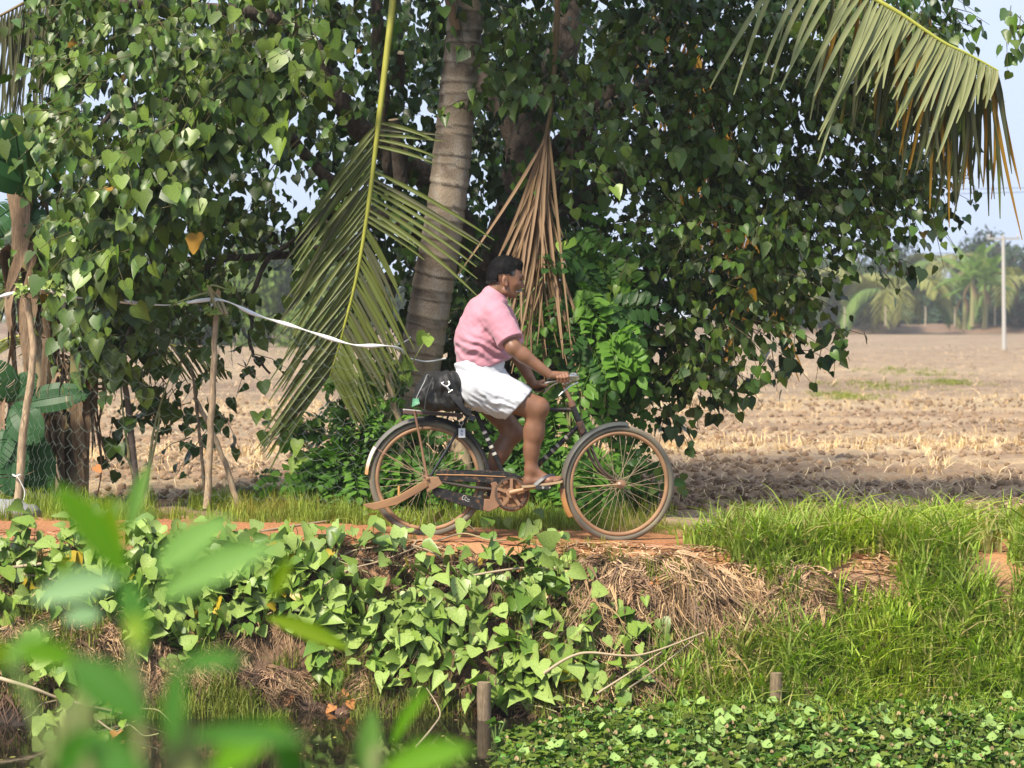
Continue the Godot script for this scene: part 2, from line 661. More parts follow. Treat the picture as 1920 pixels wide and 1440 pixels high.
	nb.box(Transform3D(Basis(), Vector3(0, -0.75, 26)), Vector3(120, 1.5, 30), Color(0.16, 0.15, 0.07))
	struct("near_bank", nb.mesh(), M.soil)


func field_cover() -> void:
	rng.seed = 21
	# clods of turned earth
	var clod := MB.new()
	clod.ball(Vector3.ZERO, Vector3(1, 0.7, 0.9), 7, 4, Color.WHITE)
	for i in clod.v.size():
		clod.v[i] *= 1.0 + 0.5 * noise.get_noise_3dv(clod.v[i] * 90.0)
	var cm := clod.mesh()
	var xf := []
	var co := []
	for i in 9000:
		var d := 14.9 + 26.0 * pow(rf(0, 1), 1.5)
		var x := rf(-0.26, 0.26) * d
		var z := CAM.z - d
		if nz(x * 0.3, z * 0.9) + rf(-0.25, 0.25) < -0.05:
			continue
		var s := rf(0.012, 0.045) * (1.0 + 0.5 * rf(0, 1) * rf(0, 1))
		var t := rf(0.65, 1.25)
		xf.append(Transform3D(Basis(rv().normalized(), rf(0, TAU)).scaled(Vector3.ONE * s), Vector3(x, ground(x, z) + 0.01 + 0.03 * nz(x * 2.2, z * 2.2), z)))
		co.append(Color(t, t, t * rf(0.92, 1.06)))
	scatter("soil_clods", cm, M.clod, xf, co)
	# loose straw
	var st := MB.new()
	st.ribbon(curve([Vector3(-0.5, 0, 0), Vector3(-0.1, 0.05, 0.06), Vector3(0.5, 0, -0.04)], 5), PackedFloat32Array([0.02, 0.025, 0.025, 0.02, 0.012]), Vector3.UP, 0.4, Color.WHITE, Color(1.1, 1.1, 1.1))
	var sm := st.mesh()
	xf = []
	co = []
	for i in 24000:
		var d := 14.6 + 40.0 * pow(rf(0, 1), 1.8)
		var x := rf(-0.26, 0.26) * d
		var z := CAM.z - d
		var bd := exp(-pow((d - 22.3 - 0.25 * x) / 1.2, 2.0)) + exp(-pow((d - 39.0 - 0.2 * x) / 3.5, 2.0))
		if nz(x * 0.2 + 5.0, z * 0.8) + rf(-0.3, 0.3) + 0.8 * bd < 0.1:
			continue
		var t := rf(0.7, 1.3)
		xf.append(Transform3D(Basis(Vector3.UP, rf(0, TAU)) * Basis(Vector3.BACK, rf(-0.5, 0.5)) * Basis().scaled(Vector3.ONE * rf(0.06, 0.2)), Vector3(x, ground(x, z) + rf(0.02, 0.05), z)))
		co.append(Color(t, t * rf(0.9, 1.0), t * rf(0.8, 1.0)))
	for i in 9000:
		var d := rf(40.0, 105.0)
		var x := rf(-0.26, 0.26) * d
		var z := CAM.z - d
		if nz(x * 0.1 + 5.0, z * 0.3) + rf(-0.3, 0.3) < 0.0:
			continue
		var t := rf(0.5, 1.1)
		xf.append(Transform3D(Basis(Vector3.UP, rf(0, TAU)) * Basis(Vector3.BACK, rf(-0.6, 0.6)) * Basis().scaled(Vector3.ONE * rf(0.15, 0.4)), Vector3(x, ground(x, z) + rf(0.02, 0.06), z)))
		co.append(Color(t, t * rf(0.88, 0.96), t * rf(0.75, 0.95)))
	scatter("loose_straw", sm, M.straw, xf, co)
	# stubble in bands, thickest on the low ridges between the ploughed beds
	var sb := tuft(11, 0.17, 0.004, 0.07, 0.9, 31, 2)
	xf = []
	co = []
	for i in 9000:
		var d := 17.5 + 75.0 * pow(rf(0, 1), 1.35)
		var x := rf(-0.26, 0.26) * d
		var z := CAM.z - d
		var band := maxf(exp(-pow((d - 22.3 - 0.25 * x) / 1.2, 2.0)), exp(-pow((d - 39.0 - 0.2 * x) / 3.5, 2.0)))
		band = maxf(band, 0.55 * smoothstep(45.0, 60.0, d))
		if rf(0, 1) > band * (0.8 + nz(x * 0.3, z * 0.3)) + 0.02:
			continue
		var t := rf(0.7, 1.2) * lerpf(1.0, 0.8, smoothstep(30.0, 60.0, d))
		xf.append(Transform3D(Basis(Vector3.UP, rf(0, TAU)).scaled(Vector3.ONE * rf(0.6, 1.25) * lerpf(1.0, 0.5, smoothstep(28.0, 50.0, d))), Vector3(x, ground(x, z), z)))
		co.append(Color(t * 1.1, t, t * 0.85))
	scatter("field_stubble", sb, M.straw, xf, co)
	# a few green weeds far out in the field
	xf = []
	co = []
	for k in [[1650, 690, 48.0, 1.6], [1700, 665, 60.0, 2.0], [1590, 708, 42.0, 1.0], [1350, 690, 50.0, 1.0], [1790, 690, 50.0, 0.9], [1500, 640, 120.0, 5.0], [560, 640, 90.0, 4.0]]:
		for i in 150:
			var p := at(k[0], k[1], k[2])
			var x: float = p.x + rf(-1, 1) * rf(0, 1) * k[3]
			var z: float = p.z + rf(-1, 1) * k[3] * 2.0
			xf.append(Transform3D(Basis(Vector3.UP, rf(0, TAU)).scaled(Vector3.ONE * rf(0.5, 1.0)), Vector3(x, ground(x, z), z)))
			co.append(Color(1.0, 0.85, 0.9) * rf(0.7, 1.1))
	scatter("field_weeds", sb, M.grass, xf, co)


# ---------------------------------------------------------------- the far side of the fields
func crown_shape(r: Vector3, lobes: int, leaves: int, size: float, sd: int) -> ArrayMesh:
	rng.seed = sd
	var b := MB.new()
	var ls := []
	for i in lobes:
		var q := rv().normalized() * rf(0.25, 0.72)
		ls.append([Vector3(q.x * r.x, r.y * (1.0 + q.y * 0.8), q.z * r.z), rf(0.3, 0.55)])
	for i in leaves:
		var l = ls[rng.randi() % lobes]
		var n := rv().normalized()
		var p: Vector3 = l[0] + Vector3(n.x * r.x, n.y * r.y, n.z * r.z) * l[1] * rf(0.55, 1.05)
		var f := (n + rv() * 0.8 + Vector3.UP * 0.3).normalized()
		var s := f.cross(rv()).normalized() * size * rf(0.5, 1.2)
		var t := f.cross(s) * rf(0.4, 0.8)
		var tone := rf(0.6, 1.35)
		var c := Color(tone * rf(0.85, 1.2), tone, tone * 0.9)
		b.flat([p - s, p + t * 0.8, p + s, p - t], c)
	return b.mesh()


func far_tree(called: String, label: String, where: Vector3, crown: Mesh, sc: Vector3, m: Material, group: String) -> void:
	var t := thing(called, label, "tree", where, group)
	var tr := MB.new()
	var h := sc.y
	tr.tube(curve([Vector3(0, -0.5, 0), Vector3(rf(-0.1, 0.1) * h, h * 0.5, 0), Vector3(0, h * 1.2, 0)], 7), taper(0.035 * h + 0.08, 0.02 * h, 7), 7, Color.WHITE)
	for k in 4:
		var a := rf(0, TAU)
		tr.bar(Vector3(0, h * rf(0.5, 0.9), 0), Vector3(cos(a) * sc.x * 0.6, h * rf(1.0, 1.5), sin(a) * sc.x * 0.6), 0.02 * h, 5, Color.WHITE, 0.008 * h)
	put("trunk", tr.mesh(), M.bark, t)
	var c := put("crown", crown, m, t)
	c.scale = sc
	c.rotation.y = rf(0, TAU)
	c.position.y = -h * 0.12


func frond_mesh(l: float, pairs: int, ll: float, lw: float, rise: float, drop: float, sd: int) -> ArrayMesh:
	# a whole small far frond as one shape, along +X
	rng.seed = sd
	var b := MB.new()
	var pts := PackedVector3Array()
	for i in 13:
		var t := i / 12.0
		pts.append(Vector3(l * t * (1.0 - 0.12 * t), rise * t - drop * t * t * t, 0))
	b.tube(pts, taper(0.035, 0.008, 13), 4, Color(1.2, 1.1, 0.7))
	for k in pairs * 2:
		var t := 0.14 + 0.86 * float(k / 2) / pairs
		var sg := 1.0 if k % 2 else -1.0
		var i := mini(int(t * 12), 11)
		var p := pts[i].lerp(pts[i + 1], t * 12 - i)
		var tg := (pts[i + 1] - pts[i]).normalized()
		var d := (tg * 0.75 + Vector3(0, 0, sg) * 0.8 + Vector3(0, rf(-0.25, 0.15), 0)).normalized()
		var le := ll * (0.55 + 0.6 * sin(PI * minf(t * 0.95, 1.0))) * rf(0.85, 1.1)
		var tone := rf(0.75, 1.25)
		b.ribbon(PackedVector3Array([p, p + d * le * 0.5 + Vector3(0, -0.06 * le, 0), p + d * le + Vector3(0, -0.38 * le, 0)]), PackedFloat32Array([lw, lw, 0.004]), Vector3.UP, 0.3, Color(tone, tone, tone), Color(tone, tone, tone))
	return b.mesh()


func far_bank() -> void:
	# the raised bank beyond the fields
	var h := func(x: float, z: float) -> float:
		var k := smoothstep(-168.0, -174.0, z)
		return -0.35 + (0.95 + 0.25 * nz(x * 0.12, 1.0)) * k + 0.15 * nz(x * 0.4, z * 0.4)
	var c := func(x: float, z: float) -> Color:
		return Color(0.17, 0.10, 0.065).lerp(Color(0.30, 0.20, 0.12), clampf(nz(x * 0.3, z * 0.3) + 0.5, 0, 1)).lerp(Color(0.13, 0.14, 0.05), smoothstep(-176.0, -182.0, z))
	struct("far_embankment", sheet(-130.0, 130.0, 160, steps(-164.0, -330.0, 1.5, 1.1), h, c), M.soil)
	var crowns := [crown_shape(Vector3(1, 0.8, 1), 9, 2600, 0.07, 41), crown_shape(Vector3(0.9, 1, 0.9), 11, 3000, 0.065, 42), crown_shape(Vector3(1.1, 0.6, 1), 7, 2000, 0.08, 43)]
	var tints := [leafy(L(0.026, 0.055, 0.022), 0.7, Color(0.3, 0.4, 0.15)), leafy(L(0.045, 0.085, 0.024), 0.7, Color(0.4, 0.5, 0.2)), leafy(L(0.13, 0.20, 0.04), 0.6, Color(0.6, 0.7, 0.2))]
	# the tree line: pixel column, treetop row, distance, width in metres, which crown, tint, and what tells it apart
	rng.seed = 50
	var rows := [
		[1905, 392, 205, 7.0, 0, 0, "tall dark hazy tree on the skyline at the far right end of the tree line"],
		[1858, 420, 210, 6.0, 1, 0, "rounded hazy tree on the skyline just left of the tallest far tree"],
		[1800, 436, 215, 7.0, 2, 0, "low broad hazy tree on the skyline above the banana clump"],
		[1740, 440, 220, 7.0, 0, 1, "hazy green tree behind the big young coconut palm"],
		[1680, 432, 212, 6.5, 1, 0, "hazy tree behind the drooping tips of the heart leaved tree"],
		[1610, 425, 205, 7.0, 2, 1, "pale hazy tree showing under the lowest right boughs"],
		[1540, 415, 200, 7.0, 0, 1, "hazy tree half hidden by the lower right leaves of the big tree"],
		[1470, 420, 205, 7.0, 1, 0, "dark hazy tree glimpsed through the lower boughs"],
		[1400, 410, 200, 8.0, 2, 0, "broad hazy tree glimpsed through the middle of the low boughs"],
		[1310, 420, 205, 8.0, 0, 0, "far tree seen through small gaps right of the hanging dead frond"],
		[620, 380, 120, 4.5, 1, 2, "bright sunlit tree between the green frond and the tree leaves"],
		[560, 400, 130, 4.5, 0, 2, "yellowish sunlit tree in the gap left of the green frond"],
		[500, 385, 126, 4.2, 1, 1, "sunlit green tree in the left gap of the boughs"],
		[440, 378, 122, 4.4, 0, 2, "bright tree at the left edge of the leaf gap"],
		[375, 390, 130, 4.5, 2, 1, "far tree behind the middle fence post"],
		[300, 395, 130, 5.0, 0, 1, "far tree hidden behind the left boughs"],
		[215, 390, 128, 5.0, 1, 2, "bright far tree beside the banana stems"],
		[130, 380, 120, 5.0, 0, 2, "bright far tree right behind the banana stem"],
		[30, 380, 125, 5.0, 1, 1, "far tree at the left border behind the banana leaves"],
		[680, 420, 150, 6.0, 2, 0, "dim far tree behind the palm trunk"],
	]
	for r in rows:
		var p := at(r[0], 600, r[2])
		p.y = 0.2 if r[2] > 170 else -0.3
		var top := at(r[0], r[1], r[2]).y
		var k: int = r[4]
		far_tree("far_tree", r[6], p, crowns[k], Vector3(r[3] * 0.8, (top - p.y) / 1.72, r[3] * 0.7), tints[r[5]], "trees beyond the fields")
	rng.seed = 57
	# low shrubs along the foot of the tree line
	rng.seed = 60
	var shrubs := [
		[1570, 545, 186, 5, 0, "grey green bush at the left end of the far bank"], [1630, 560, 188, 4, 1, "low bush left of the young coconut palm"], [1710, 575, 190, 3, 0, "small bush behind the young coconut palm trunk"],
		[1770, 560, 188, 5, 0, "dark bush between the coconut palm and the bananas"], [1850, 560, 187, 5, 1, "bush right of the far banana clump"], [1905, 540, 186, 6, 0, "bush behind the concrete pole"], [1650, 520, 194, 9, 0, "tall dark thicket behind the small left palm"], [1745, 515, 196, 9, 0, "tall dark thicket closing the gap behind the pale young palm"], [1835, 510, 195, 9, 0, "tall dark thicket behind the far bananas"], [1910, 500, 198, 9, 0, "tall dark thicket at the right border behind the pole"],
		[1500, 540, 188, 6, 0, "bush seen under the right boughs"], [1420, 540, 190, 7, 0, "bush hidden among the low right boughs"],
		[610, 520, 110, 3, 2, "bright shrub left of the green frond tip"], [545, 545, 105, 2.2, 2, "yellow green shrub standing in the left field gap"], [480, 540, 108, 2.6, 2, "yellowish shrub beside the middle fence post"],
		[585, 470, 140, 5, 0, "dim grey shrubbery in the middle of the left gap"], [500, 480, 140, 5, 0, "dim bluish shrubbery behind the sunlit shrubs"], [420, 520, 112, 3, 1, "green shrub behind the hanging leaves on the left"], [330, 530, 112, 4, 1, "green shrub far behind the fence netting"],
		[180, 540, 110, 4, 1, "green shrub far behind the right banana stem"],
	]
	for r in shrubs:
		var p := at(r[0], 610, r[2])
		p.y = 0.35 if r[2] > 170 else -0.3
		var top := at(r[0], r[1], r[2]).y
		var s := thing("far_shrub", r[5], "shrub", p, "shrubs beyond the fields")
		var fo := put("foliage", crowns[2], tints[r[4]], s)
		fo.scale = Vector3(r[3] * 0.7, (top - p.y) / 1.1, r[3] * 0.5)
		fo.position.y = -0.3 * fo.scale.y
		fo.rotation.y = rf(0, TAU)
	# coconut palms on the bank
	var fr := [frond_mesh(3.4, 34, 0.85, 0.045, 2.0, 1.9, 71), frond_mesh(3.2, 34, 0.85, 0.045, 1.1, 2.3, 72), frond_mesh(3.0, 32, 0.85, 0.045, 0.3, 2.6, 73)]
	var pm := leafy(L(0.25, 0.26, 0.075), 0.5, Color(0.7, 0.7, 0.25))
	var palms := [
		[1680, 600, 555, 178, 1.8, "young coconut palm with pale drooping fronds on the far bank"],
		[1600, 600, 540, 186, 1.45, "small coconut palm left of the pale young palm"],
		[1905, 596, 528, 185, 1.6, "coconut palm behind the pole at the right border"],
		[1760, 590, 500, 205, 1.6, "dim coconut palm behind and between the two big far plants"],
		[1520, 600, 528, 185, 1.6, "coconut palm half hidden by the low right boughs"],
		[120, 620, 520, 60, 0.55, "young coconut palm behind the banana stems"],
	]
	rng.seed = 75
	for r in palms:
		var p := at(r[0], r[1], r[3])
		var top := at(r[0], r[2], r[3]) - p
		var t := thing("far_coconut_palm", r[5], "palm tree", p, "coconut palms on the far bank")
		put("trunk", rope([Vector3(0, -0.6, 0), top * 0.5 + Vector3(0.05, 0, 0), top], 0.2 * r[4], 0.14 * r[4], 8, 8, Color(0.12, 0.09, 0.06)), M.plain, t)
		for k in 15:
			var f := put("frond", fr[[0, 0, 1, 1, 2][k % 5]], pm if k % 4 else M.far_leaf, t)
			if k % 4 == 0:
				f.material_override = tints[2]
			f.position = top
			f.rotation.y = k * 2.4 + rf(-0.3, 0.3)
			f.scale = Vector3.ONE * r[4] * rf(0.85, 1.1)
	# banana clump
	var bl := MB.new()
	rng.seed = 81
	for k in 26:
		for sg: float in [-1.0, 1.0]:
			var t := k / 25.0
			var p := Vector3(1.9 * t, 1.1 * t - 1.3 * t * t, 0)
			var w := 0.34 * sin(PI * (0.1 + 0.88 * t)) * rf(0.8, 1.0)
			var cn := rf(0.8, 1.2)
			bl.flat([p, p + Vector3(0.055, -0.02, 0), p + Vector3(0.1, -w * 0.55, sg * w), p + Vector3(0.04, -w * 0.55, sg * w)], Color(cn, cn, cn * 0.9))
	var blm := bl.mesh()
	var bm := leafy(L(0.15, 0.24, 0.035), 0.45, Color(0.7, 0.85, 0.3))
	var stem := [[1822, 600, 170, 1.35, "sunlit banana plant with ragged leaves on the far bank"], [1846, 604, 172, 1.2, "banana plant at the right side of the far clump"], [1808, 606, 173, 1.0, "small banana plant at the left side of the far clump"]]
	for r in stem:
		var p := at(r[0], r[1], r[2])
		var t := thing("far_banana_plant", r[4], "banana plant", p, "bananas on the far bank")
		var hh: float = 2.6 * r[3]
		put("stem", rope([Vector3(0, -0.5, 0), Vector3(0.05, hh * 0.5, 0), Vector3(0, hh, 0)], 0.22, 0.12, 7, 6, Color(0.22, 0.2, 0.09), Color(0.2, 0.24, 0.07)), M.plain, t)
		for k in 9:
			var f := put("leaf", blm, bm, t)
			f.position = Vector3(0, hh * (0.98 - 0.03 * (k % 3)), 0)
			f.rotation = Vector3(0, k * 2.2 + rf(-0.3, 0.3), [1.0, 0.55, 0.15, -0.25][k % 4])
			f.scale = Vector3.ONE * r[3] * 1.35
		for k in 3:
			var f := put("dead_leaf", blm, M.frond_dead, t)
			f.position = Vector3(0, hh * 0.85, 0)
			f.rotation = Vector3(0, k * 2.2 + 0.5, -1.1)
			f.scale = Vector3(0.9, 1, 0.5)
	# concrete pole and its wires
	var foot := at(1883, 656, 99.0)
	var head := at(1881, 446, 99.0)
	var po := thing("utility_pole", "slim grey concrete pole standing in the field before the far bananas", "pole", foot)
	var up := head - foot
	put("shaft", rope([Vector3(0, -0.3, 0), up * 0.5, up], 0.10, 0.075, 8, 4, Color(0.42, 0.41, 0.38)), M.plain, po)
	var arm := MB.new()
	arm.box(Transform3D(Basis(), up + Vector3(0, -0.03, 0)), Vector3(1.5, 0.09, 0.09), Color(0.3, 0.3, 0.29))
	put("crossarm", arm.mesh(), M.plain, po)
	for k in 3:
		var ins := MB.new()
		ins.lathe(up + Vector3(-0.65 + 0.65 * k, 0.02, 0), Vector3.UP, [Vector2(0, 0.03), Vector2(0.05, 0.05), Vector2(0.1, 0.05), Vector2(0.14, 0.0)], 7, Color(0.5, 0.45, 0.4))
		put("insulator", ins.mesh(), M.plain, po)
	var said := ["upper of the two thin wires crossing the sky at the right border", "lower of the two thin wires crossing the sky at the right border", "thin wire running off from the far concrete pole"]
	for k in 3:
		var a := at([1500, 1500, 1400][k], [352, 362, 470][k], 99.0)
		var e := at([2100, 2100, 2100][k], [347, 354, 470][k], 99.0)
		var mid := a.lerp(e, 0.5) - Vector3(0, 0.12, 0)
		tag(put("power_line", rope([a, mid, e], 0.012, 0.012, 4, 12, Color(0.06, 0.06, 0.06)), M.plain), said[k], "wire", "wires above the fields")
	# wire fence posts at the foot of the far bank
	rng.seed = 88
	var pm2 := MB.new()
	pm2.tube(PackedVector3Array([Vector3(0, -0.3, 0), Vector3(0.02, 0.6, 0), Vector3(0, 1.25, 0)]), PackedFloat32Array([0.06, 0.055, 0.05]), 6, Color(0.36, 0.3, 0.22))
	var pmm := pm2.mesh()
	var fp := [[1583, "far fence post nearest the hanging leaves"], [1660, "far fence post left of the young palm trunk"], [1735, "far fence post between palm and bananas"], [1790, "far fence post close to the bananas"], [1865, "far fence post left of the concrete pole"]]
	for r in fp:
		var q := at(r[0], 604, 172.0)
		var o := put("far_fence_post", pmm, M.plain)
		o.position = q
		tag(o, r[1], "post", "fence posts on the far bank")


# ---------------------------------------------------------------- the coconut palm
# leaflets along a rachis: side, spread and droop chosen per frond; each leaflet is a mesh of its own under the frond
func frond(tree: Node3D, spine: Array, r0: float, rm: Material, lm: Array, from: float, count: int, ll: Callable, dir: Callable, w: float, droop: float, sd: int, fold := 0.5, wild := 1.0) -> void:
	rng.seed = sd
	var n := 40
	var pts := curve(spine, n)
	var fr := put("frond", null, rm, tree)
	var b := MB.new()
	b.tube(pts, taper(r0, r0 * 0.22, n, 0.8), 7, Color.WHITE, true, Color(0.75, 0.85, 0.6))
	fr.mesh = b.mesh()
	for k in count * 2:
		var sg := 1.0 if k % 2 else -1.0
		var t := from + (1.0 - from) * (float(k / 2) + rf(-0.2, 0.2)) / count
		t = clampf(t, from, 0.995)
		var l: float = ll.call(t, sg)
		if l < 0.04:
			continue
		var i := mini(int(t * (n - 1)), n - 2)
		var p := pts[i].lerp(pts[i + 1], t * (n - 1) - i)
		var tg := (pts[i + 1] - pts[i]).normalized()
		var d: Vector3 = dir.call(t, sg, tg)
		d = (d + rv() * 0.07 * wild).normalized()
		var q := PackedVector3Array()
		var ws := PackedFloat32Array()
		var dd := droop * rf(0.6, 1.4)
		var segs := 7
		var tear := rf(0.8, 1.0)
		var bend := rv() * 0.05 * wild * wild
		for j in segs + 1:
			var u := float(j) / segs
			q.append(p + d * l * u + bend * l * u * u + Vector3.DOWN * l * dd * u * u)
			ws.append(w * (0.45 + 0.75 * minf(u * 4.0, 1.0)) * (1.0 - 0.85 * pow(u, 2.5)) * tear * 0.5 + 0.0008)
		var mb := MB.new()
		var tone := rf(0.75, 1.25)
		var yel := rf(0.92, 1.18)
		mb.ribbon(q, ws, (Vector3(0, 0.25, 1.0) + tg.cross(d) * 0.6 * sg + rv() * 0.35).normalized(), fold, Color(tone * yel, tone, tone * 0.9), Color(tone * 1.5 * yel, tone * 1.5, tone * 1.1))
		put("leaflet", mb.mesh(), lm[rng.randi() % lm.size()], fr)


func palm() -> void:
	var base := at(742, 940, 14.75)
	base.y = ground(base.x, base.z) - 0.05
	var t := thing("coconut_palm", "coconut palm with ringed leaning trunk and drooping fronds behind the rider", "palm tree", base)
	# trunk: ring scars are steps in its radius, the stain of each ring differs
	rng.seed = 101
	var way := [base, at(757, 800, 14.72), at(785, 690, 14.7), at(814, 523, 14.65), at(838, 380, 14.6), at(858, 180, 14.6), at(872, 40, 14.6), at(884, -160, 14.6), at(890, -420, 14.6)]
	var n := 420
	var p := curve(way, n)
	var b := MB.new()
	var ring := []
	var y := 0.0
	while y < 5.8:
		ring.append([y, rf(0.55, 1.3), rf(-0.5, 0.5), rf(0.3, 1.0)])
		y += rf(0.045, 0.15)
	var sides := 28
	var len := 0.0
	for i in n:
		if i > 0:
			len += p[i].distance_to(p[i - 1])
		var tg := (p[mini(i + 1, n - 1)] - p[maxi(i - 1, 0)]).normalized()
		var s := tg.cross(Vector3.BACK).normalized()
		var f := s.cross(tg)
		for k in sides:
			var a := TAU * k / sides
			var e := s * cos(a) + f * sin(a)
			var w: float = len + 0.03 * sin(a + 1.0) * ring[mini(int(len * 9.0), ring.size() - 1)][2] + 0.008 * nz(a, len, 4.0)
			var j := 0
			while j < ring.size() - 2 and ring[j + 1][0] < w:
				j += 1
			var u: float = clampf((w - ring[j][0]) / (ring[j + 1][0] - ring[j][0]), 0.0, 1.0)
			var r := lerpf(0.155, 0.118, clampf(len / 3.0, 0.0, 1.0)) + 0.1 * exp(-len / 0.18)
			r += 0.008 * (1.0 - u) - 0.006 * exp(-pow(minf(u, 1.0 - u) / 0.07, 2.0)) + 0.004 * nz(a * 0.6, len * 2.0)
			var stain := 0.5 + 0.5 * nz(cos(a) * 0.6 + len * 0.35, sin(a) * 0.6 + len * 0.8)
			var tone: float = lerpf(ring[j][1], 1.0, 0.55)
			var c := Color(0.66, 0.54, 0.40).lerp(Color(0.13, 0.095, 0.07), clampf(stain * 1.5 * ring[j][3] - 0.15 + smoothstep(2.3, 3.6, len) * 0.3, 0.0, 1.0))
			c = c.lerp(Color(0.55, 0.50, 0.43), 0.8 * smoothstep(0.52, 0.72, 0.5 + 0.5 * nz(cos(a) * 1.2 + 9.0, len * 3.5 + sin(a))))
			c = c.lerp(Color(0.68, 0.60, 0.48), 0.55 * ring[j][3] * exp(-pow((u - 0.22) / 0.14, 2.0)))
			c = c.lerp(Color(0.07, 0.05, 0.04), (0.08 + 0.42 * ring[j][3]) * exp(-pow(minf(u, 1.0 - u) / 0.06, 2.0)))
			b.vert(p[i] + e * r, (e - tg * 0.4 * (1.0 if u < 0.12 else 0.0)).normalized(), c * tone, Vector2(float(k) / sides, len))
	for i in n - 1:
		for k in sides:
			var k2 := (k + 1) % sides
			b.quad(i * sides + k, i * sides + k2, (i + 1) * sides + k2, (i + 1) * sides + k)
	for i in b.v.size():
		b.v[i] -= base
	put("trunk", b.mesh(), M.palm_bark, t)
	# the fronds hang in world axes under a pivot-free part of the palm
	var o := Node3D.new()
	o.name = "crown"
	t.add_child(o, true)
	o.position = -base
	var crown := at(890, -420, 14.6)
	# old frond base against the trunk
	var stub := MB.new()
	stub.tube(curve([at(838, -30, 14.45), at(846, 15, 14.42), at(856, 55, 14.45)], 8), taper(0.035, 0.03, 8), 8, Color.WHITE)
	put("frond_stub", stub.mesh(), M.rachis_dead, o)
	# 1: the long green frond that hangs to the ground left of the trunk
	var down := Vector3.DOWN
	frond(t_shift(o), [crown + Vector3(-0.1, 0.1, 0.1), at(800, -470, 14.3), at(757, -240, 14.2), at(737, 0, 14.15), at(722, 130, 14.12), at(706, 260, 14.1), at(690, 390, 14.1), at(668, 520, 14.1), at(640, 630, 14.1), at(618, 705, 14.1)], 0.036, M.rachis, [M.frond, M.frond, M.frond, M.frond_dark],
		0.53, 48,
		func(u: float, sg: float) -> float:
			var v := (u - 0.53) / 0.47
			if sg > 0.0:
				return (0.42 if v < 0.10 else 0.0 if v < 0.16 else 0.85 if v < 0.30 else 0.45 if v < 0.42 else lerpf(0.62, 0.38, smoothstep(0.45, 1.0, v))) * rf(0.9, 1.05)
			return lerpf(0.90, 0.68, v) * smoothstep(-0.1, 0.1, v) * rf(0.9, 1.05),
		func(u: float, sg: float, tg: Vector3) -> Vector3:
			var v := (u - 0.53) / 0.47
			if sg > 0.0:
				if v < 0.10:
					return Vector3(0.95, -0.12 - 0.5 * v, 0.25)
				if v < 0.34:
					return Vector3(0.88, -0.42 - 0.5 * (v - 0.2), 0.3)
				return Vector3(0.55, -0.8, 0.12) + tg * 0.1
			return Vector3(-0.66, -0.74, 0.2) + tg * 0.05,
		0.027, 0.12, 102, 0.8)
	# 2: the dead brown frond hanging straight down
	frond(t_shift(o), [crown + Vector3(0.12, 0.05, 0.12), at(1010, -420, 14.4), at(1043, -200, 14.4), at(1045, 0, 14.4), at(1040, 110, 14.4), at(1034, 200, 14.4), at(1020, 275, 14.4), at(1018, 340, 14.4), at(1012, 400, 14.42)], 0.032, M.rachis_dead, [M.frond_dead],
		0.68, 44,
		func(u: float, sg: float) -> float:
			var v := (u - 0.68) / 0.32
			return rf(0.55, 1.3) * (1.0 - 0.2 * v),
		func(u: float, sg: float, tg: Vector3) -> Vector3:
			var v := (u - 0.68) / 0.32
			var k := rf(0, 1)
			return Vector3(lerpf(-0.42, 0.10, pow(k, 0.6)), -1.0, rf(-0.12, 0.2)) + tg * 0.1 * v,
		0.022, 0.12, 103, 0.9, 2.2)
	# 3: the frond arching out on the right, near leaflets pale and torn, far leaflets long and yellowing
	var arch := [crown + Vector3(0.1, 0.15, 0.05), at(1150, -560, 14.2), at(1330, -260, 14.0), at(1500, -85, 13.9), at(1640, -2, 13.85), at(1693, 29, 13.85), at(1766, 78, 13.85), at(1814, 101, 13.85), at(1872, 133, 13.85)]
	frond(t_shift(o), arch, 0.030, M.rachis, [M.frond_pale], 0.36, 50,
		func(u: float, sg: float) -> float:
			var v := (u - 0.36) / 0.64
			if sg > 0.0:
				return 0.0
			return (lerpf(0.95, 0.55, smoothstep(0.0, 0.75, v)) if v < 0.8 else lerpf(0.6, 0.2, (v - 0.8) * 5.0)) * rf(0.5, 1.12),
		func(u: float, sg: float, tg: Vector3) -> Vector3:
			return Vector3(-0.52, -0.72, 0.42) + Vector3(0.25, -0.2, 0) * smoothstep(0.72, 0.95, u),
		0.035, 0.22, 104, 0.5, 1.7)
	frond(t_shift(o), arch, 0.02, M.rachis, [M.frond_dark, M.frond_dark, M.frond, M.frond_gold], 0.42, 56,
		func(u: float, sg: float) -> float:
			var v := (u - 0.42) / 0.58
			return lerpf(0.75, 0.92, smoothstep(0.2, 0.85, v)) * (1.0 - 0.35 * smoothstep(0.9, 1.0, v)) * rf(0.7, 1.1) * (1.0 if sg > 0.0 or v > 0.45 else 0.0),
		func(u: float, sg: float, tg: Vector3) -> Vector3:
			return Vector3(-0.14 + 0.22 * smoothstep(0.88, 1.0, u), -1.0, -0.22) + tg * 0.16 * smoothstep(0.5, 1.0, u),
		0.028, 0.12, 105, 0.5, 1.5)
	# 4: the dark frond at the upper left corner, and two behind the leaves
	frond(t_shift(o), [crown + Vector3(-0.1, 0.1, -0.1), at(600, -560, 15.2), at(330, -260, 15.2), at(130, -50, 15.2), at(40, 8, 15.2), at(-60, 60, 15.2)], 0.03, M.rachis_dead, [M.frond_dark], 0.5, 38,
		func(u: float, sg: float) -> float: return 0.85 * rf(0.75, 1.1),
		func(u: float, sg: float, tg: Vector3) -> Vector3: return Vector3(-0.12 + 0.1 * sg, -1.0, 0.1 * sg),
		0.022, 0.1, 106)
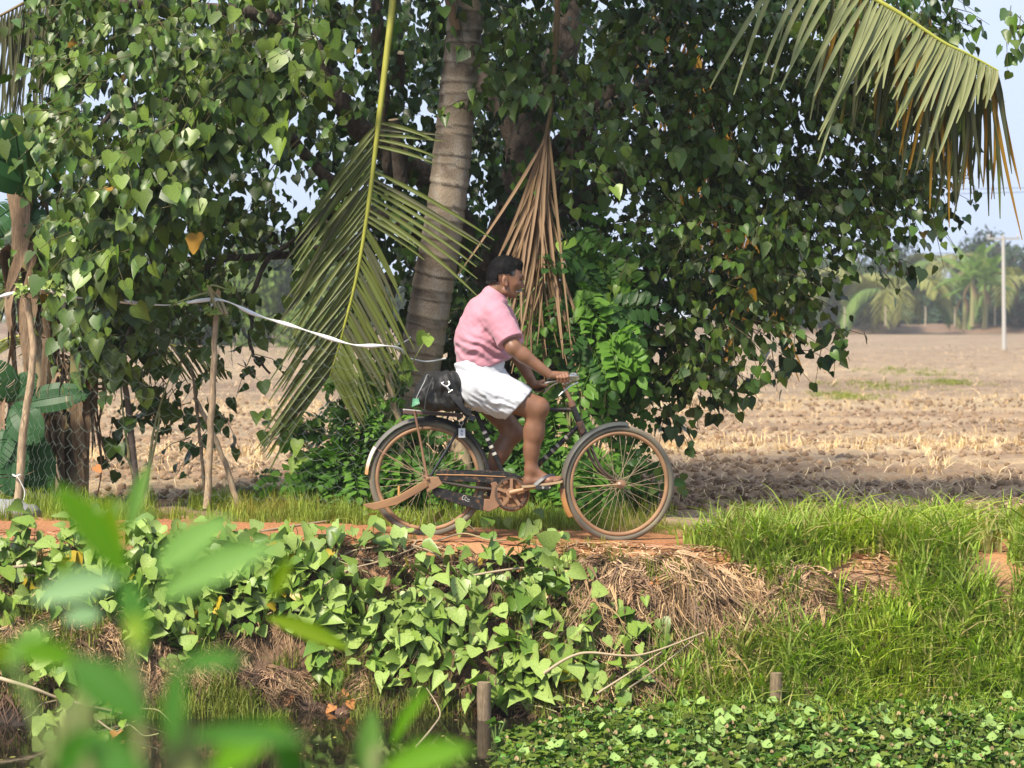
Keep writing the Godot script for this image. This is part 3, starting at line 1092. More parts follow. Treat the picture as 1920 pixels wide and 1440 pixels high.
	frond(t_shift(o), [crown + Vector3(0, 0.1, -0.2), at(700, -420, 17.5), at(560, -160, 18.2), at(420, 40, 18.6), at(300, 180, 18.8)], 0.03, M.rachis_dead, [M.frond_dark], 0.4, 44,
		func(u: float, sg: float) -> float: return 0.95 * rf(0.75, 1.1),
		func(u: float, sg: float, tg: Vector3) -> Vector3: return Vector3(0.05 + 0.12 * sg, -1.0, 0.1 * sg),
		0.034, 0.1, 107)
	frond(t_shift(o), [crown + Vector3(0.2, 0.1, -0.2), at(1120, -300, 17.6), at(1280, 60, 18.6), at(1370, 330, 19.0), at(1420, 520, 19.2)], 0.03, M.rachis, [M.frond_gold], 0.42, 44,
		func(u: float, sg: float) -> float: return 0.9 * rf(0.7, 1.1),
		func(u: float, sg: float, tg: Vector3) -> Vector3: return Vector3(0.42 * sg, -0.8, 0.1) + tg * 0.3,
		0.04, 0.15, 108)
	flatten(t, o)


func t_shift(o: Node3D) -> Node3D:
	return o


# parts of a helper node move up to the thing itself, so that nothing nests deeper than thing > part > sub-part
func flatten(t: Node3D, o: Node3D) -> void:
	for ch in o.get_children():
		o.remove_child(ch)
		ch.position += o.position
		t.add_child(ch, true)
	t.remove_child(o)
	o.free()


# ---------------------------------------------------------------- the heart-leaved tree
func inside(poly: PackedVector2Array, p: Vector2) -> float:      # distance to the edge, negative outside
	var d := 1e9
	for i in poly.size():
		var q := Geometry2D.get_closest_point_to_segment(p, poly[i], poly[(i + 1) % poly.size()])
		d = minf(d, p.distance_to(q))
	return d if Geometry2D.is_point_in_polygon(p, poly) else -d


func portia_tone(painted_lit := false) -> Color:  # sunlight on the front leaves is painted in as a brighter, yellower tone
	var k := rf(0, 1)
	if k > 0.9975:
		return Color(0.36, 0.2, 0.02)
	var t := rf(0.6, 1.45) * (1.9 if painted_lit else 1.0)
	return Color((0.044 if painted_lit else 0.031) * t * rf(0.85, 1.25), 0.080 * t, 0.010 * t)


func portia_tree() -> void:
	var base := at(985, 930, 15.9)
	base.y = ground(base.x, base.z) - 0.1
	var t := thing("portia_tree", "broad dense tree of dark heart shaped leaves spreading behind the palm trunk", "tree", base)
	var limbs := [
		[[at(985, 960, 15.9), at(950, 760, 15.9), at(925, 600, 15.9), at(960, 420, 15.9), at(985, 290, 16.0), at(1060, 60, 16.1), at(1120, -300, 16.2)], 0.24, 0.09],
		[[at(1000, 960, 15.95), at(1010, 700, 15.9), at(1030, 400, 15.9), at(1130, 180, 15.8), at(1330, -60, 15.8)], 0.17, 0.05],
		[[at(950, 560, 15.9), at(820, 360, 15.7), at(650, 215, 15.3), at(560, 60, 15.0), at(400, 15, 14.7), at(200, 10, 14.5)], 0.11, 0.03],
		[[at(880, 450, 15.8), at(700, 400, 15.7), at(610, 330, 15.5), at(520, 240, 15.2), at(330, 190, 14.7), at(180, 230, 14.4)], 0.06, 0.016],
		[[at(1020, 420, 15.9), at(1200, 320, 15.5), at(1420, 330, 15.2), at(1620, 420, 15.0), at(1700, 520, 15.0)], 0.08, 0.016],
		[[at(1020, 300, 15.9), at(1250, 150, 15.5), at(1520, 160, 15.2), at(1760, 260, 15.0)], 0.08, 0.018],
		[[at(1000, 560, 15.9), at(1150, 520, 15.5), at(1330, 560, 15.2), at(1470, 640, 15.0)], 0.06, 0.014],
		[[at(720, 420, 15.7), at(600, 420, 15.4), at(500, 500, 15.2), at(470, 620, 15.1), at(500, 700, 15.0)], 0.03, 0.008],
		[[at(940, 480, 15.9), at(760, 520, 15.7), at(600, 470, 15.5), at(380, 500, 15.0), at(260, 560, 14.8)], 0.05, 0.012],
		[[at(985, 330, 16.0), at(880, 60, 16.4), at(760, -300, 16.6)], 0.09, 0.04],
		[[at(705, -120, 15.0), at(712, 60, 15.0), at(726, 300, 15.2), at(742, 330, 15.3)], 0.045, 0.03],
	]
	for k in limbs.size():
		var li = limbs[k]
		var pts := []
		for q: Vector3 in li[0]:
			pts.append(q - base)
		if k == 0:
			pts[0] = Vector3(0, -0.1, 0)
		var mb := MB.new()
		var cv := curve(pts, 36)
		for i in cv.size():
			cv[i] += Vector3(nz(i * 0.15, k * 3.0), nz(i * 0.15, k * 3.0 + 50.0), nz(i * 0.15, k * 3.0 + 90.0)) * 0.06
		mb.tube(cv, taper(li[1], li[2], 36), 12, Color.WHITE)
		put("trunk" if k == 0 else "branch", mb.mesh(), M.bark, t)
	# sawn-off stubs with pale wood
	for q in [[at(752, 345, 15.0), at(738, 225, 14.9)], [at(745, 160, 15.1), at(750, 100, 15.0)]]:
		var mb := MB.new()
		mb.bar(q[0] - base, q[1] - base, 0.05, 10, Color.WHITE, 0.036)
		var s := put("cut_branch", mb.mesh(), M.bark, t)
		var e := MB.new()
		var ax: Vector3 = (q[1] - q[0]).normalized()
		e.lathe(q[1] - base + ax * 0.002, ax, [Vector2(0, 0.036), Vector2(0.004, 0.034), Vector2(0.005, 0.0)], 12, Color(0.62, 0.46, 0.26))
		put("cut_face", e.mesh(), M.plain, s)
	# crown: leafy sprays fill a lens-shaped body
	var poly := PackedVector2Array()
	for q in [[70, 500], [110, 350], [75, 240], [85, 120], [120, -40], [160, -250], [260, -600], [700, -1000], [1300, -950], [1750, -600], [1880, -230], [1770, -60], [1740, 60], [1780, 180], [1775, 290], [1745, 375], [1680, 390], [1640, 440], [1560, 420], [1500, 500], [1530, 570], [1440, 600], [1340, 630], [1280, 690], [1200, 720], [1130, 720], [1050, 700], [1000, 620], [900, 600], [700, 500], [640, 420], [560, 380], [480, 370], [420, 420], [430, 500], [390, 560], [300, 590], [190, 560], [120, 480]]:
		poly.append(Vector2(q[0], q[1]))
	rng.seed = 111
	var xf := [[], [], [], [], [], []]
	var co := [[], [], [], [], [], []]
	var near := []
	var tw := MB.new()
	var made := 0
	var tries := 0
	while made < 3500 and tries < 60000:
		tries += 1
		var q := Vector2(rf(-60, 1880), rf(-800, 800))
		if q.y < -120 and rf(0, 1) > 0.25:
			continue
		var e := inside(poly, q)
		if e < 0.0:
			continue
		var span := minf(2.2, 0.35 + e / 75.0)
		var d := 16.2 + rf(-1, 1) * span - (0.9 if q.x < 620.0 else 0.2)
		if q.x > 1120.0:
			d = lerpf(d, 14.7 + rf(-0.55, 0.55), smoothstep(1120.0, 1300.0, q.x))
		if absf(q.x - 760.0) < 130.0 and q.y > 60.0 and d < 14.9:
			continue
		if q.x > 620.0 and q.x < 1060.0 and q.y > 200.0 and d < 15.0:
			continue
		if q.x < 120.0 and q.y > 190.0 and q.y < 420.0 and d < 15.4:
			continue
		# thin places let the sky through
		var gap := nz(q.x * 0.016, q.y * 0.016)
		if gap < -0.10 + 0.05 * rf(-1, 1) and q.y > -150 and rf(0, 1) > lerpf(0.12, 0.5, smoothstep(800.0, 1100.0, q.x)):
			continue
		if q.y < -60.0 and (d < 14.6 or (q.x > 1150.0 and rf(0, 1) < 0.75)):
			continue
		if Vector2(q.x - 545, (q.y - 310) * 1.2).length() < 110 and rf(0, 1) > 0.3:
			continue
		var p := at(q.x, q.y, lerpf(15.0, d, smoothstep(1120.0, 1300.0, q.x)))
		p.z = CAM.z - d
		if rf(0, 1) < 0.85 and sun_gap(p):
			continue
		made += 1
		spray(p, 0.30 if rf(0, 1) < 0.5 else 0.42, rng.randi_range(5, 9), base, xf, co, near, tw, lerpf(0.086, 0.074, smoothstep(900.0, 1250.0, q.x)))
	# unseen boughs added above, over the path, to shade the heart of the tree
	for i in 600:
		var p := at(rf(560, 1300), 0.0, 15.0)
		p.y = rf(3.95, 4.7)
		p.z = rf(-1.6, 0.35)
		if not sun_gap(p):
			spray(p, 0.4, 8, base, xf, co, near, tw, 0.1)
	# hanging sprays below the crown on the left, in front of the field, and odd ones at the upper right
	var extra := [[455, 530, 14.9, 30, 8], [430, 585, 14.9, 40, 8], [360, 600, 14.8, 50, 9], [300, 620, 14.7, 50, 8], [225, 600, 14.55, 50, 14], [225, 655, 14.55, 25, 7], [260, 560, 14.55, 40, 10], [170, 590, 14.55, 30, 8], [200, 640, 14.55, 30, 6], [330, 690, 15.0, 40, 7], [400, 740, 15.0, 50, 8], [370, 790, 15.0, 40, 6], [300, 700, 15.0, 40, 5], [250, 770, 15.2, 30, 4], [225, 800, 15.2, 30, 3], [470, 680, 15.0, 25, 3], [500, 620, 15.0, 30, 2],
		[520, 420, 15.2, 50, 8], [600, 420, 15.3, 40, 7], [560, 470, 15.3, 40, 4], [620, 350, 15.2, 50, 9], [480, 400, 15.0, 40, 6],
		[1905, 20, 14.6, 18, 4], [1898, 55, 14.6, 14, 3], [1735, 18, 14.6, 40, 8], [1790, 30, 14.6, 25, 5], [1720, 60, 14.6, 25, 4], [1550, 610, 15.0, 20, 5], [1470, 660, 15.0, 30, 5], [1330, 710, 15.0, 40, 8], [1250, 750, 15.0, 30, 6], [30, 500, 15.5, 50, 14], [20, 420, 15.5, 40, 10], [1660, 500, 15.0, 18, 3], [1250, 660, 14.8, 60, 14], [1180, 700, 14.8, 60, 16], [1120, 690, 15.2, 60, 14], [1330, 670, 14.9, 60, 12], [1230, 860, 14.6, 20, 3], [1200, 900, 14.5, 20, 3],
		[100, 500, 14.6, 60, 10], [180, 450, 14.2, 60, 10], [230, 520, 14.2, 50, 12],
		[360, 240, 13.6, 60, 14], [300, 300, 13.6, 70, 16], [400, 210, 13.6, 40, 8], [200, 380, 13.7, 60, 12], [250, 440, 13.7, 60, 12], [210, 490, 13.9, 50, 14], [150, 450, 13.7, 40, 8], [330, 350, 13.6, 50, 8], [560, 60, 13.8, 50, 10], [545, 130, 13.8, 50, 10], [120, 210, 13.7, 50, 8], [330, 90, 13.7, 80, 10], [460, 140, 13.8, 70, 10], [850, 600, 15.3, 30, 14], [850, 655, 15.3, 30, 14], [858, 540, 15.3, 30, 12], [845, 700, 15.2, 30, 10], [900, 650, 15.7, 60, 16], [870, 720, 15.7, 50, 12], [960, 600, 15.7, 50, 12], [700, 600, 15.8, 60, 12], [740, 540, 15.8, 60, 12], [880, 800, 15.6, 50, 10], [1155, 250, 14.3, 40, 10], [1310, 265, 14.2, 40, 7], [1130, 90, 14.4, 50, 7], [1010, 130, 14.6, 50, 7], [930, 120, 14.5, 40, 7], [1450, 430, 14.2, 50, 8]]
	for r in extra:
		for k in int(r[4] * (1.5 if r[2] < 13.9 else 1.0)):
			var a := rf(0, TAU)
			var w: float = r[3] * sqrt(rf(0, 1))
			spray(at(r[0] + cos(a) * w, r[1] + sin(a) * w, r[2] + rf(-0.25, 0.25)), 0.26, rng.randi_range(3, 5), base, xf, co, near, tw, 0.115 if r[2] < 14.58 else 0.092)
	put("twig", tw.mesh(), M.twig, t).set_meta("kind", "stuff")
	# the nearest, largest leaves are parts of their own
	near.sort_custom(func(a: Array, b: Array) -> bool: return a[0] > b[0])
	var cam_local := CAM - base
	for i in near.size():
		var e: Array = near[i]
		if i < 300:
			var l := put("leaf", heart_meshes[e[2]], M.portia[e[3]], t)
			l.transform = e[1]
		else:
			xf[e[2]].append(e[1])
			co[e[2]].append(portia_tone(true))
	for k in 6:
		scatter("foliage", heart_meshes[k], M.leaf, xf[k], co[k], t)


# true where a bough would shade the lower palm trunk: the photograph shows the sun reaching it
func sun_gap(p: Vector3) -> bool:
	var s := SUN_DIR.normalized()
	for q: Vector3 in [at(800, 600, 14.6), at(830, 440, 14.6), at(850, 280, 14.6), at(1120, 600, 14.4), at(1090, 760, 14.5), at(1000, 380, 14.4), at(690, 820, 14.5)]:
		var v := p - q
		if v.dot(s) > 0.0 and (v - s * v.dot(s)).length() < 0.34:
			return true
	return false


# one twig with heart leaves hanging along it
func spray(p: Vector3, l: float, leaves: int, base: Vector3, xf: Array, co: Array, near: Array, tw: MB, size: float) -> void:
	var out := Vector3(p.x * 0.15 + rf(-1.0, 1.0), rf(-1.0, 0.2), rf(-0.4, 0.8)).normalized()
	var q := PackedVector3Array([p, p + out * l * 0.5 + Vector3(0, -0.02, 0), p + out * l + Vector3(0, -0.09, 0)])
	var front := p.z > -2.2
	if front:
		tw.tube(PackedVector3Array([q[0] - base, q[1] - base, q[2] - base]), PackedFloat32Array([0.004, 0.003, 0.0015]), 3, Color(0.25, 0.3, 0.15), false)
	for k in leaves:
		var u := (k + rf(0.1, 0.9)) / leaves
		var w := q[0].lerp(q[1], u * 2.0) if u < 0.5 else q[1].lerp(q[2], u * 2.0 - 1.0)
		var side := rv() * 0.05
		side.y = -absf(side.y) * 0.6
		w += side
		var loose := 0.55 if size > 0.11 else 1.1
		var tip := (Vector3(0, -1.0, 0.15) + out * 0.35 + rv() * 0.7 * loose).normalized()
		var face := (Vector3(-0.12, 0.55, 0.65) + rv() * loose).normalized()
		var s := size * rf(0.45, 1.2)
		var m := rng.randi() % 6
		var x := leaf_xf(w - base, tip, face, s, rf(0.9, 1.05))
		if w.z > -1.9 and w.y < 3.3:
			var facing := absf(x.basis.z.normalized().z)
			var tone := rng.randi() % 20
			near.append([(facing * s / size + rf(0, 0.2)) * (1.0 + 0.25 * (w.z + 1.5)), x, m, 3 if tone == 0 and rf(0, 1) < 0.12 and p.x > -2.5 else 2 if tone < (12 if p.x < -0.9 else 2) else 1 if tone < (18 if p.x < -0.9 else 6) else 0])  # bright materials on the left, dark ones elsewhere: sun and shade put into colour
		else:
			xf[m].append(x)
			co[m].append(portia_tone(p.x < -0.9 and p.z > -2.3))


# ---------------------------------------------------------------- bushes and climbers at the foot of the trees
func bush(called: String, label: String, category: String, foot: Vector3, spots: Array, meshes: Array, mats: Array, per: int, size: float, keep: int, sd: int, tip: Vector3, cols: Array) -> Node3D:
	rng.seed = sd
	var t := thing(called, label, category, foot)
	var xf := []
	var co := []
	for k in meshes.size():
		xf.append([])
		co.append([])
	var all := []
	for s in spots:
		var o: Vector3 = s[0]
		var r: Vector3 = s[1]
		# a stem from the foot to each clump
		var mid := foot.lerp(o, 0.5) + Vector3(rf(-0.1, 0.1), 0.08, rf(-0.05, 0.05))
		put("stem", rope([Vector3(rf(-0.05, 0.05), -0.05, 0), mid - foot, o - foot], 0.014, 0.004, 6, 10, Color(0.30, 0.24, 0.14), Color(0.25, 0.3, 0.1)), M.plain, t)
		for k in int(per * s[2]):
			var q := rv().normalized() * pow(rf(0, 1), 0.4)
			var p := o + q * r
			p.y = maxf(p.y, ground(p.x, p.z) + 0.03)
			var d := (q * Vector3(1, 0.5, 1) * 0.8 + tip + rv() * 0.45).normalized()
			var face := (Vector3(-0.1, 0.6, 0.8) + rv() * 0.6).normalized()
			var m := rng.randi() % meshes.size()
			var x := leaf_xf(p - foot, d, face, size * rf(0.65, 1.15))
			all.append([p.z + absf(x.basis.z.normalized().z) * 0.3 + rf(0, 0.2), x, m, s[3]])
	all.sort_custom(func(a: Array, b: Array) -> bool: return a[0] > b[0])
	for i in all.size():
		var e: Array = all[i]
		if i < keep:
			put("leaf", meshes[e[2]], mats[clampi(int(e[3]) + (rng.randi() % 3) / 2, 0, mats.size() - 1)], t).transform = e[1]
		else:
			xf[e[2]].append(e[1])
			var c: Color = cols[e[3]]
			var tn := rf(0.65, 1.35)
			co[e[2]].append(Color(c.r * tn * rf(0.85, 1.2), c.g * tn, c.b * tn))
	for k in meshes.size():
		if xf[k].size():
			scatter("foliage", meshes[k], M.leaf, xf[k], co[k], t)
	return t


func bushes() -> void:
	var pin := [pinnate(6, 0.30, 0.085, 0.3, 201), pinnate(5, 0.34, 0.095, 0.5, 202), pinnate(7, 0.27, 0.08, 0.15, 203)]
	var cols := [Color(0.07, 0.165, 0.03), Color(0.13, 0.27, 0.04), Color(0.035, 0.09, 0.022), Color(0.22, 0.36, 0.10)]
	# feathery young tree behind the handlebar
	var f1 := at(1080, 945, 14.6)
	f1.y = ground(f1.x, f1.z)
	var spots := []
	for r in [[1060, 430, 14.8, 45, 45, 0.8, 0], [1130, 480, 14.6, 45, 50, 0.7, 0], [1085, 520, 14.4, 30, 60, 0.7, 1], [1115, 600, 14.3, 40, 60, 1.0, 1], [1140, 650, 14.3, 25, 45, 0.7, 1], [1040, 560, 14.8, 40, 70, 0.9, 0], [1180, 520, 14.8, 50, 45, 0.5, 2], [1230, 540, 14.8, 45, 40, 0.4, 2], [1060, 680, 14.8, 60, 60, 1.0, 0], [1160, 720, 14.9, 60, 50, 0.5, 2], [1100, 790, 14.7, 90, 50, 1.2, 0], [1080, 860, 14.5, 80, 50, 1.2, 1], [1140, 880, 14.4, 50, 45, 0.8, 1], [1010, 850, 14.7, 60, 60, 1.0, 0], [960, 800, 14.8, 50, 60, 0.8, 0], [1000, 905, 14.5, 60, 30, 0.6, 0], [930, 850, 14.9, 40, 50, 0.6, 2]]:
		spots.append([at(r[0], r[1], r[2]), Vector3(r[3], r[4], 70) * r[2] / F, r[5], r[6]])
	bush("feathery_shrub", "tall bright green feathery leaved shrub behind the handlebar and the front wheel", "shrub", f1, spots, pin, [M.bush[0], M.bush[1], M.bush[2]], 17, 0.33, 210, 211, Vector3(0.05, -0.35, 0.35), cols)
	# the climber tangle round the foot of the palm
	var f2 := at(690, 945, 14.5)
	f2.y = ground(f2.x, f2.z)
	spots = []
	for r in [[690, 780, 14.5, 60, 50, 1.2, 0], [640, 830, 14.5, 60, 50, 1.2, 0], [680, 870, 14.4, 60, 45, 1.2, 0], [620, 890, 14.4, 60, 35, 1.0, 2], [740, 830, 14.6, 40, 60, 0.8, 2], [740, 890, 14.5, 50, 40, 0.8, 0], [590, 860, 14.6, 50, 50, 0.8, 2], [700, 920, 14.3, 80, 20, 0.8, 0], [640, 720, 14.6, 40, 40, 0.6, 1], [560, 900, 14.5, 40, 25, 0.5, 2], [850, 870, 14.9, 60, 60, 0.8, 2], [790, 900, 14.8, 60, 40, 0.7, 2], [770, 830, 14.25, 35, 45, 0.8, 0], [800, 890, 14.25, 50, 35, 0.8, 0], [850, 900, 14.3, 40, 30, 0.6, 0], [740, 770, 14.3, 30, 40, 0.6, 1]]:
		spots.append([at(r[0], r[1], r[2]), Vector3(r[3], r[4], 60) * r[2] / F, r[5], r[6]])
	bush("climbing_shrub", "dark green tangle of small oval leaves round the foot of the palm", "shrub", f2, spots, pin, [M.bush[0], M.bush[1], M.bush[1]], 26, 0.24, 200, 221, Vector3(-0.1, -0.2, 0.4), [Color(0.09, 0.19, 0.03), Color(0.15, 0.29, 0.04), Color(0.06, 0.13, 0.024)])
	# heart-leaved shoots on the net by the trunk
	var f3 := at(700, 940, 14.35)
	f3.y = ground(f3.x, f3.z)
	spots = []
	for r in [[640, 690, 14.3, 25, 25, 0.8, 0], [700, 675, 14.3, 35, 18, 0.9, 1], [745, 690, 14.3, 25, 25, 0.8, 1], [690, 720, 14.3, 40, 25, 0.8, 0], [565, 790, 14.4, 30, 20, 0.5, 0], [500, 800, 14.4, 25, 25, 0.4, 0], [575, 845, 14.3, 25, 30, 0.5, 1], [490, 770, 14.4, 12, 10, 0.2, 1], [805, 625, 14.3, 10, 12, 0.25, 1], [1060, 460, 14.3, 14, 14, 0.2, 0]]:
		spots.append([at(r[0], r[1], r[2]), Vector3(r[3], r[4], 25) * r[2] / F, r[5], r[6]])
	bush("heart_leaved_climber", "bright heart leaved climber hanging on the fence tape beside the palm trunk", "climber", f3, spots, heart_meshes, [M.creeper[2], M.creeper[0]], 11, 0.11, 90, 231, Vector3(0, -0.7, 0.3), [Color(0.09, 0.19, 0.04), Color(0.14, 0.26, 0.06)])
	# thin sapling in the field gap
	rng.seed = 240
	var f4 := at(262, 872, 14.6)
	f4.y = ground(f4.x, f4.z)
	spots = []
	for r in [[225, 700, 14.6, 20, 25, 0.5, 2], [250, 790, 14.6, 25, 15, 0.4, 2], [300, 770, 14.6, 30, 25, 0.4, 0], [215, 835, 14.6, 18, 10, 0.3, 2], [325, 690, 14.6, 25, 25, 0.5, 2]]:
		spots.append([at(r[0], r[1], r[2]), Vector3(r[3], r[4], 25) * r[2] / F, r[5], r[6]])
	var sap := bush("sapling", "thin dark stemmed sapling with few leaves standing behind the netting", "sapling", f4, spots, heart_meshes, [M.portia[0], M.portia[0], M.portia[1]], 9, 0.10, 60, 241, Vector3(0, -0.9, 0.1), cols)
	put("trunk", rope([Vector3(0, -0.1, 0), at(240, 760, 14.6) - f4, at(228, 675, 14.6) - f4, at(250, 600, 14.6) - f4], 0.026, 0.012, 8, 14, Color(0.13, 0.10, 0.08)), M.plain, sap)
	# pale bent stems by the rear wheel
	var bent := [[[at(727, 700, 14.2), at(738, 760, 14.2), at(752, 800, 14.2), at(752, 850, 14.2), at(738, 885, 14.2), at(705, 905, 14.2)], 0.022, 0.010, "pale crooked stem curving down behind the rear wheel"],
		[[at(845, 800, 14.45), at(858, 840, 14.45), at(868, 880, 14.45), at(872, 960, 14.45)], 0.062, 0.07, "thick greyish stump seen through the rear wheel"],
		[[at(800, 900, 14.3), at(806, 930, 14.3), at(812, 985, 14.3)], 0.026, 0.03, "thin grey stem standing behind the rear hub"]]
	for r in bent:
		var o := put("crooked_stem" if r[1] < 0.05 else "stump", rope(r[0], r[1], r[2], 10, 18, Color(1.1, 1.05, 0.95)), M.post)
		tag(o, r[3], "stem")
	# low dark spoil heap beside the tangle
	var heap := MB.new()
	var hp := at(505, 925, 15.0)
	heap.ball(Vector3.ZERO, Vector3(0.32, 0.13, 0.22), 20, 10, Color(0.09, 0.065, 0.05))
	for i in heap.v.size():
		heap.v[i] *= 1.0 + 0.5 * noise.get_noise_3dv(heap.v[i] * 160.0)
	var h := put("earth_heap", heap.mesh(), M.soil)
	h.position = Vector3(hp.x, ground(hp.x, hp.z), hp.z)
	tag(h, "dark earth heap behind the grass left of the climbing tangle", "heap")


# ---------------------------------------------------------------- bananas behind the net
func banana_blade(l: float, w: float, droop: float, torn: float, sd: int) -> ArrayMesh:
	# base at the origin, along +Y, face +Z; split along its veins into flaps
	rng.seed = sd
	var b := MB.new()
	var n := 26
	var mid := PackedVector3Array()
	for i in n + 1:
		var t := float(i) / n
		mid.append(Vector3(0, l * (t - 0.15 * droop * t * t), -l * droop * t * t * 0.6))
	for sg: float in [-1.0, 1.0]:
		var fl := 0.0
		for i in n:
			if rf(0, 1) < torn:
				fl = rf(-0.15, 0.45) * torn * 2.0
			var g := 0.0 if rf(0, 1) > torn else 0.3
			var rows := []
			for e in 2:
				var t: float = (float(i) + (float(e) if e == 0 or g == 0.0 else 1.0 - g)) / n
				var ww := w * pow(sin(PI * clampf(0.06 + 0.94 * t, 0, 1)), 0.6)
				var p := mid[i].lerp(mid[i + 1], t * n - i)
				rows.append([p, p + Vector3(sg * ww * 0.55, ww * 0.06, 0.10 * w - fl * 0.3 * w), p + Vector3(sg * ww, ww * 0.16, 0.02 * w - fl * w)])
			var c := Color(1, 1, 1) * rf(0.9, 1.1)
			for k in 2:
				var a: Vector3 = rows[0][k]
				var a2: Vector3 = rows[0][k + 1]
				var c1: Vector3 = rows[1][k]
				var c2: Vector3 = rows[1][k + 1]
				var nn := (a2 - a).cross(c1 - a)
				nn = nn.normalized() if nn.z > 0 else -nn.normalized()
				var f := b.v.size()
				for q: Vector3 in [a, a2, c2, c1]:
					b.vert(q, nn, c)
				b.quad(f, f + 1, f + 2, f + 3)
	b.tube(mid, taper(w * 0.09, w * 0.02, n + 1), 5, Color(1.9, 1.5, 1.1))
	return b.mesh()


func banana() -> void:
	rng.seed = 301
	# each stem: path, radii, leaves [px, py, d, tip px, tip py, tip d, width, droop, torn], dry sheaths
	var plants := [
		[[at(70, 955, 14.9), at(78, 760, 14.9), at(72, 600, 14.9), at(58, 470, 14.9), at(48, 360, 14.9)], 0.12, 0.065, "banana plant with withered brown sheaths at the left border behind the net",
			[[50, 370, 14.7, 10, 225, 14.2, 0.22, 0.2, 0.1], [80, 335, 14.8, -70, 270, 14.2, 0.24, 0.3, 0.1], [75, 350, 14.9, 112, 215, 14.5, 0.2, 0.2, 0.15], [48, 370, 14.85, 70, 455, 14.6, 0.09, 0.5, 0.5], [50, 400, 14.9, 110, 470, 14.7, 0.08, 0.5, 0.3], [40, 380, 14.9, -40, 440, 14.6, 0.12, 0.5, 0.3], [40, 350, 15.0, 20, 200, 15.4, 0.2, 0.2, 0.2]]],
		[[at(140, 945, 14.8), at(145, 800, 14.8), at(148, 700, 14.8), at(150, 620, 14.8)], 0.085, 0.06, "short dark banana stem wrapped in dry leaves right of the taller banana", []],
		[[at(20, 960, 14.6), at(20, 850, 14.6), at(28, 750, 14.6)], 0.06, 0.03, "young banana sucker with broad low leaves at the foot of the taller banana",
			[[30, 760, 14.5, 158, 745, 14.3, 0.10, 0.5, 0.25], [28, 750, 14.5, -30, 690, 14.3, 0.12, 0.5, 0.2], [28, 745, 14.5, 60, 705, 14.4, 0.08, 0.5, 0.2], [25, 760, 14.5, 55, 830, 14.3, 0.13, 0.6, 0.2], [25, 780, 14.5, 15, 930, 14.25, 0.12, 0.4, 0.3], [40, 800, 14.6, 75, 930, 14.5, 0.16, 0.3, 0.2], [20, 800, 14.5, -30, 880, 14.3, 0.12, 0.6, 0.2]]],
	]
	for k in plants.size():
		var r = plants[k]
		var base: Vector3 = r[0][0]
		base.y = ground(base.x, base.z) - 0.05
		var t := thing("banana_plant", r[3], "banana plant", base)
		var pts := []
		for q: Vector3 in r[0]:
			pts.append(q - base)
		pts[0] = Vector3.ZERO
		var st := MB.new()
		var cv := curve(pts, 40)
		st.tube(cv, taper(r[1], r[2], 40), 14, Color(0.17, 0.12, 0.07), true, Color(0.20, 0.19, 0.07))
		for i in st.v.size():
			var q := st.v[i] + base
			st.v[i] += st.n[i] * 0.02 * nz(q.x * 4.0 + q.z * 3.0, q.y * 0.8)
			var m := nz(q.x * 3.0, q.y * 1.2)
			st.c[i] = st.c[i].lerp(Color(0.36, 0.27, 0.16), smoothstep(0.05, 0.3, m)).lerp(Color(0.05, 0.03, 0.02), smoothstep(0.1, 0.4, -m))
		put("stem", st.mesh(), M.plain, t)
		# hanging dry leaf sheaths
		var height: float = pts[pts.size() - 1].y
		var dry := 26 if k == 0 else 22 if k == 1 else 4
		for j in dry:
			var u := rf(0.25, 0.98) if k == 0 else rf(0.3, 1.0)
			var p := cv[int(u * 39)]
			var a := rf(-0.2, PI + 0.2)
			var o := Vector3(cos(a), 0, sin(a))
			var l := minf(rf(0.35, 0.95), p.y - 0.02)
			var rr: float = lerpf(r[1], r[2], u)
			var q := [p + o * rr * 0.9, p + o * (rr + rf(0.03, 0.10)) + Vector3(0, rf(0.0, 0.06), 0), p + o * (rr + rf(0.03, 0.12)) + Vector3(rf(-0.04, 0.04), -l * 0.5, 0), p + o * (rr + rf(0.0, 0.10)) + Vector3(rf(-0.08, 0.08), -l, rf(-0.03, 0.03))]
			var mb := MB.new()
			var w := rf(0.010, 0.022) if rf(0, 1) < 0.45 else rf(0.03, 0.07)
			var ws := PackedFloat32Array()
			for i in 14:
				ws.append(w * (0.6 + 0.6 * sin(i * 0.3)) * rf(0.8, 1.15))
			var tn := rf(0.45, 1.35)
			mb.ribbon(curve(q, 14), ws, (o + rv() * 0.3).normalized(), rf(-0.6, 0.8), Color(tn, tn * 0.98, tn * 0.95), Color(tn * 0.7, tn * 0.65, tn * 0.6))
			put("dry_sheath", mb.mesh(), M.banana_dry, t)
		for e in r[4]:
			var a := at(e[0], e[1], e[2])
			var z := at(e[3], e[4], e[5])
			var l := a.distance_to(z)
			var f := put("leaf", banana_blade(1.0, e[6] / l, e[7], e[8], rng.randi() % 1000), M.banana, t)
			f.transform = leaf_xf(a - base, z - a + Vector3(0, 0.3 * l * e[7], 0), Vector3(rf(-0.3, 0.2), 0.35, 0.85), l)


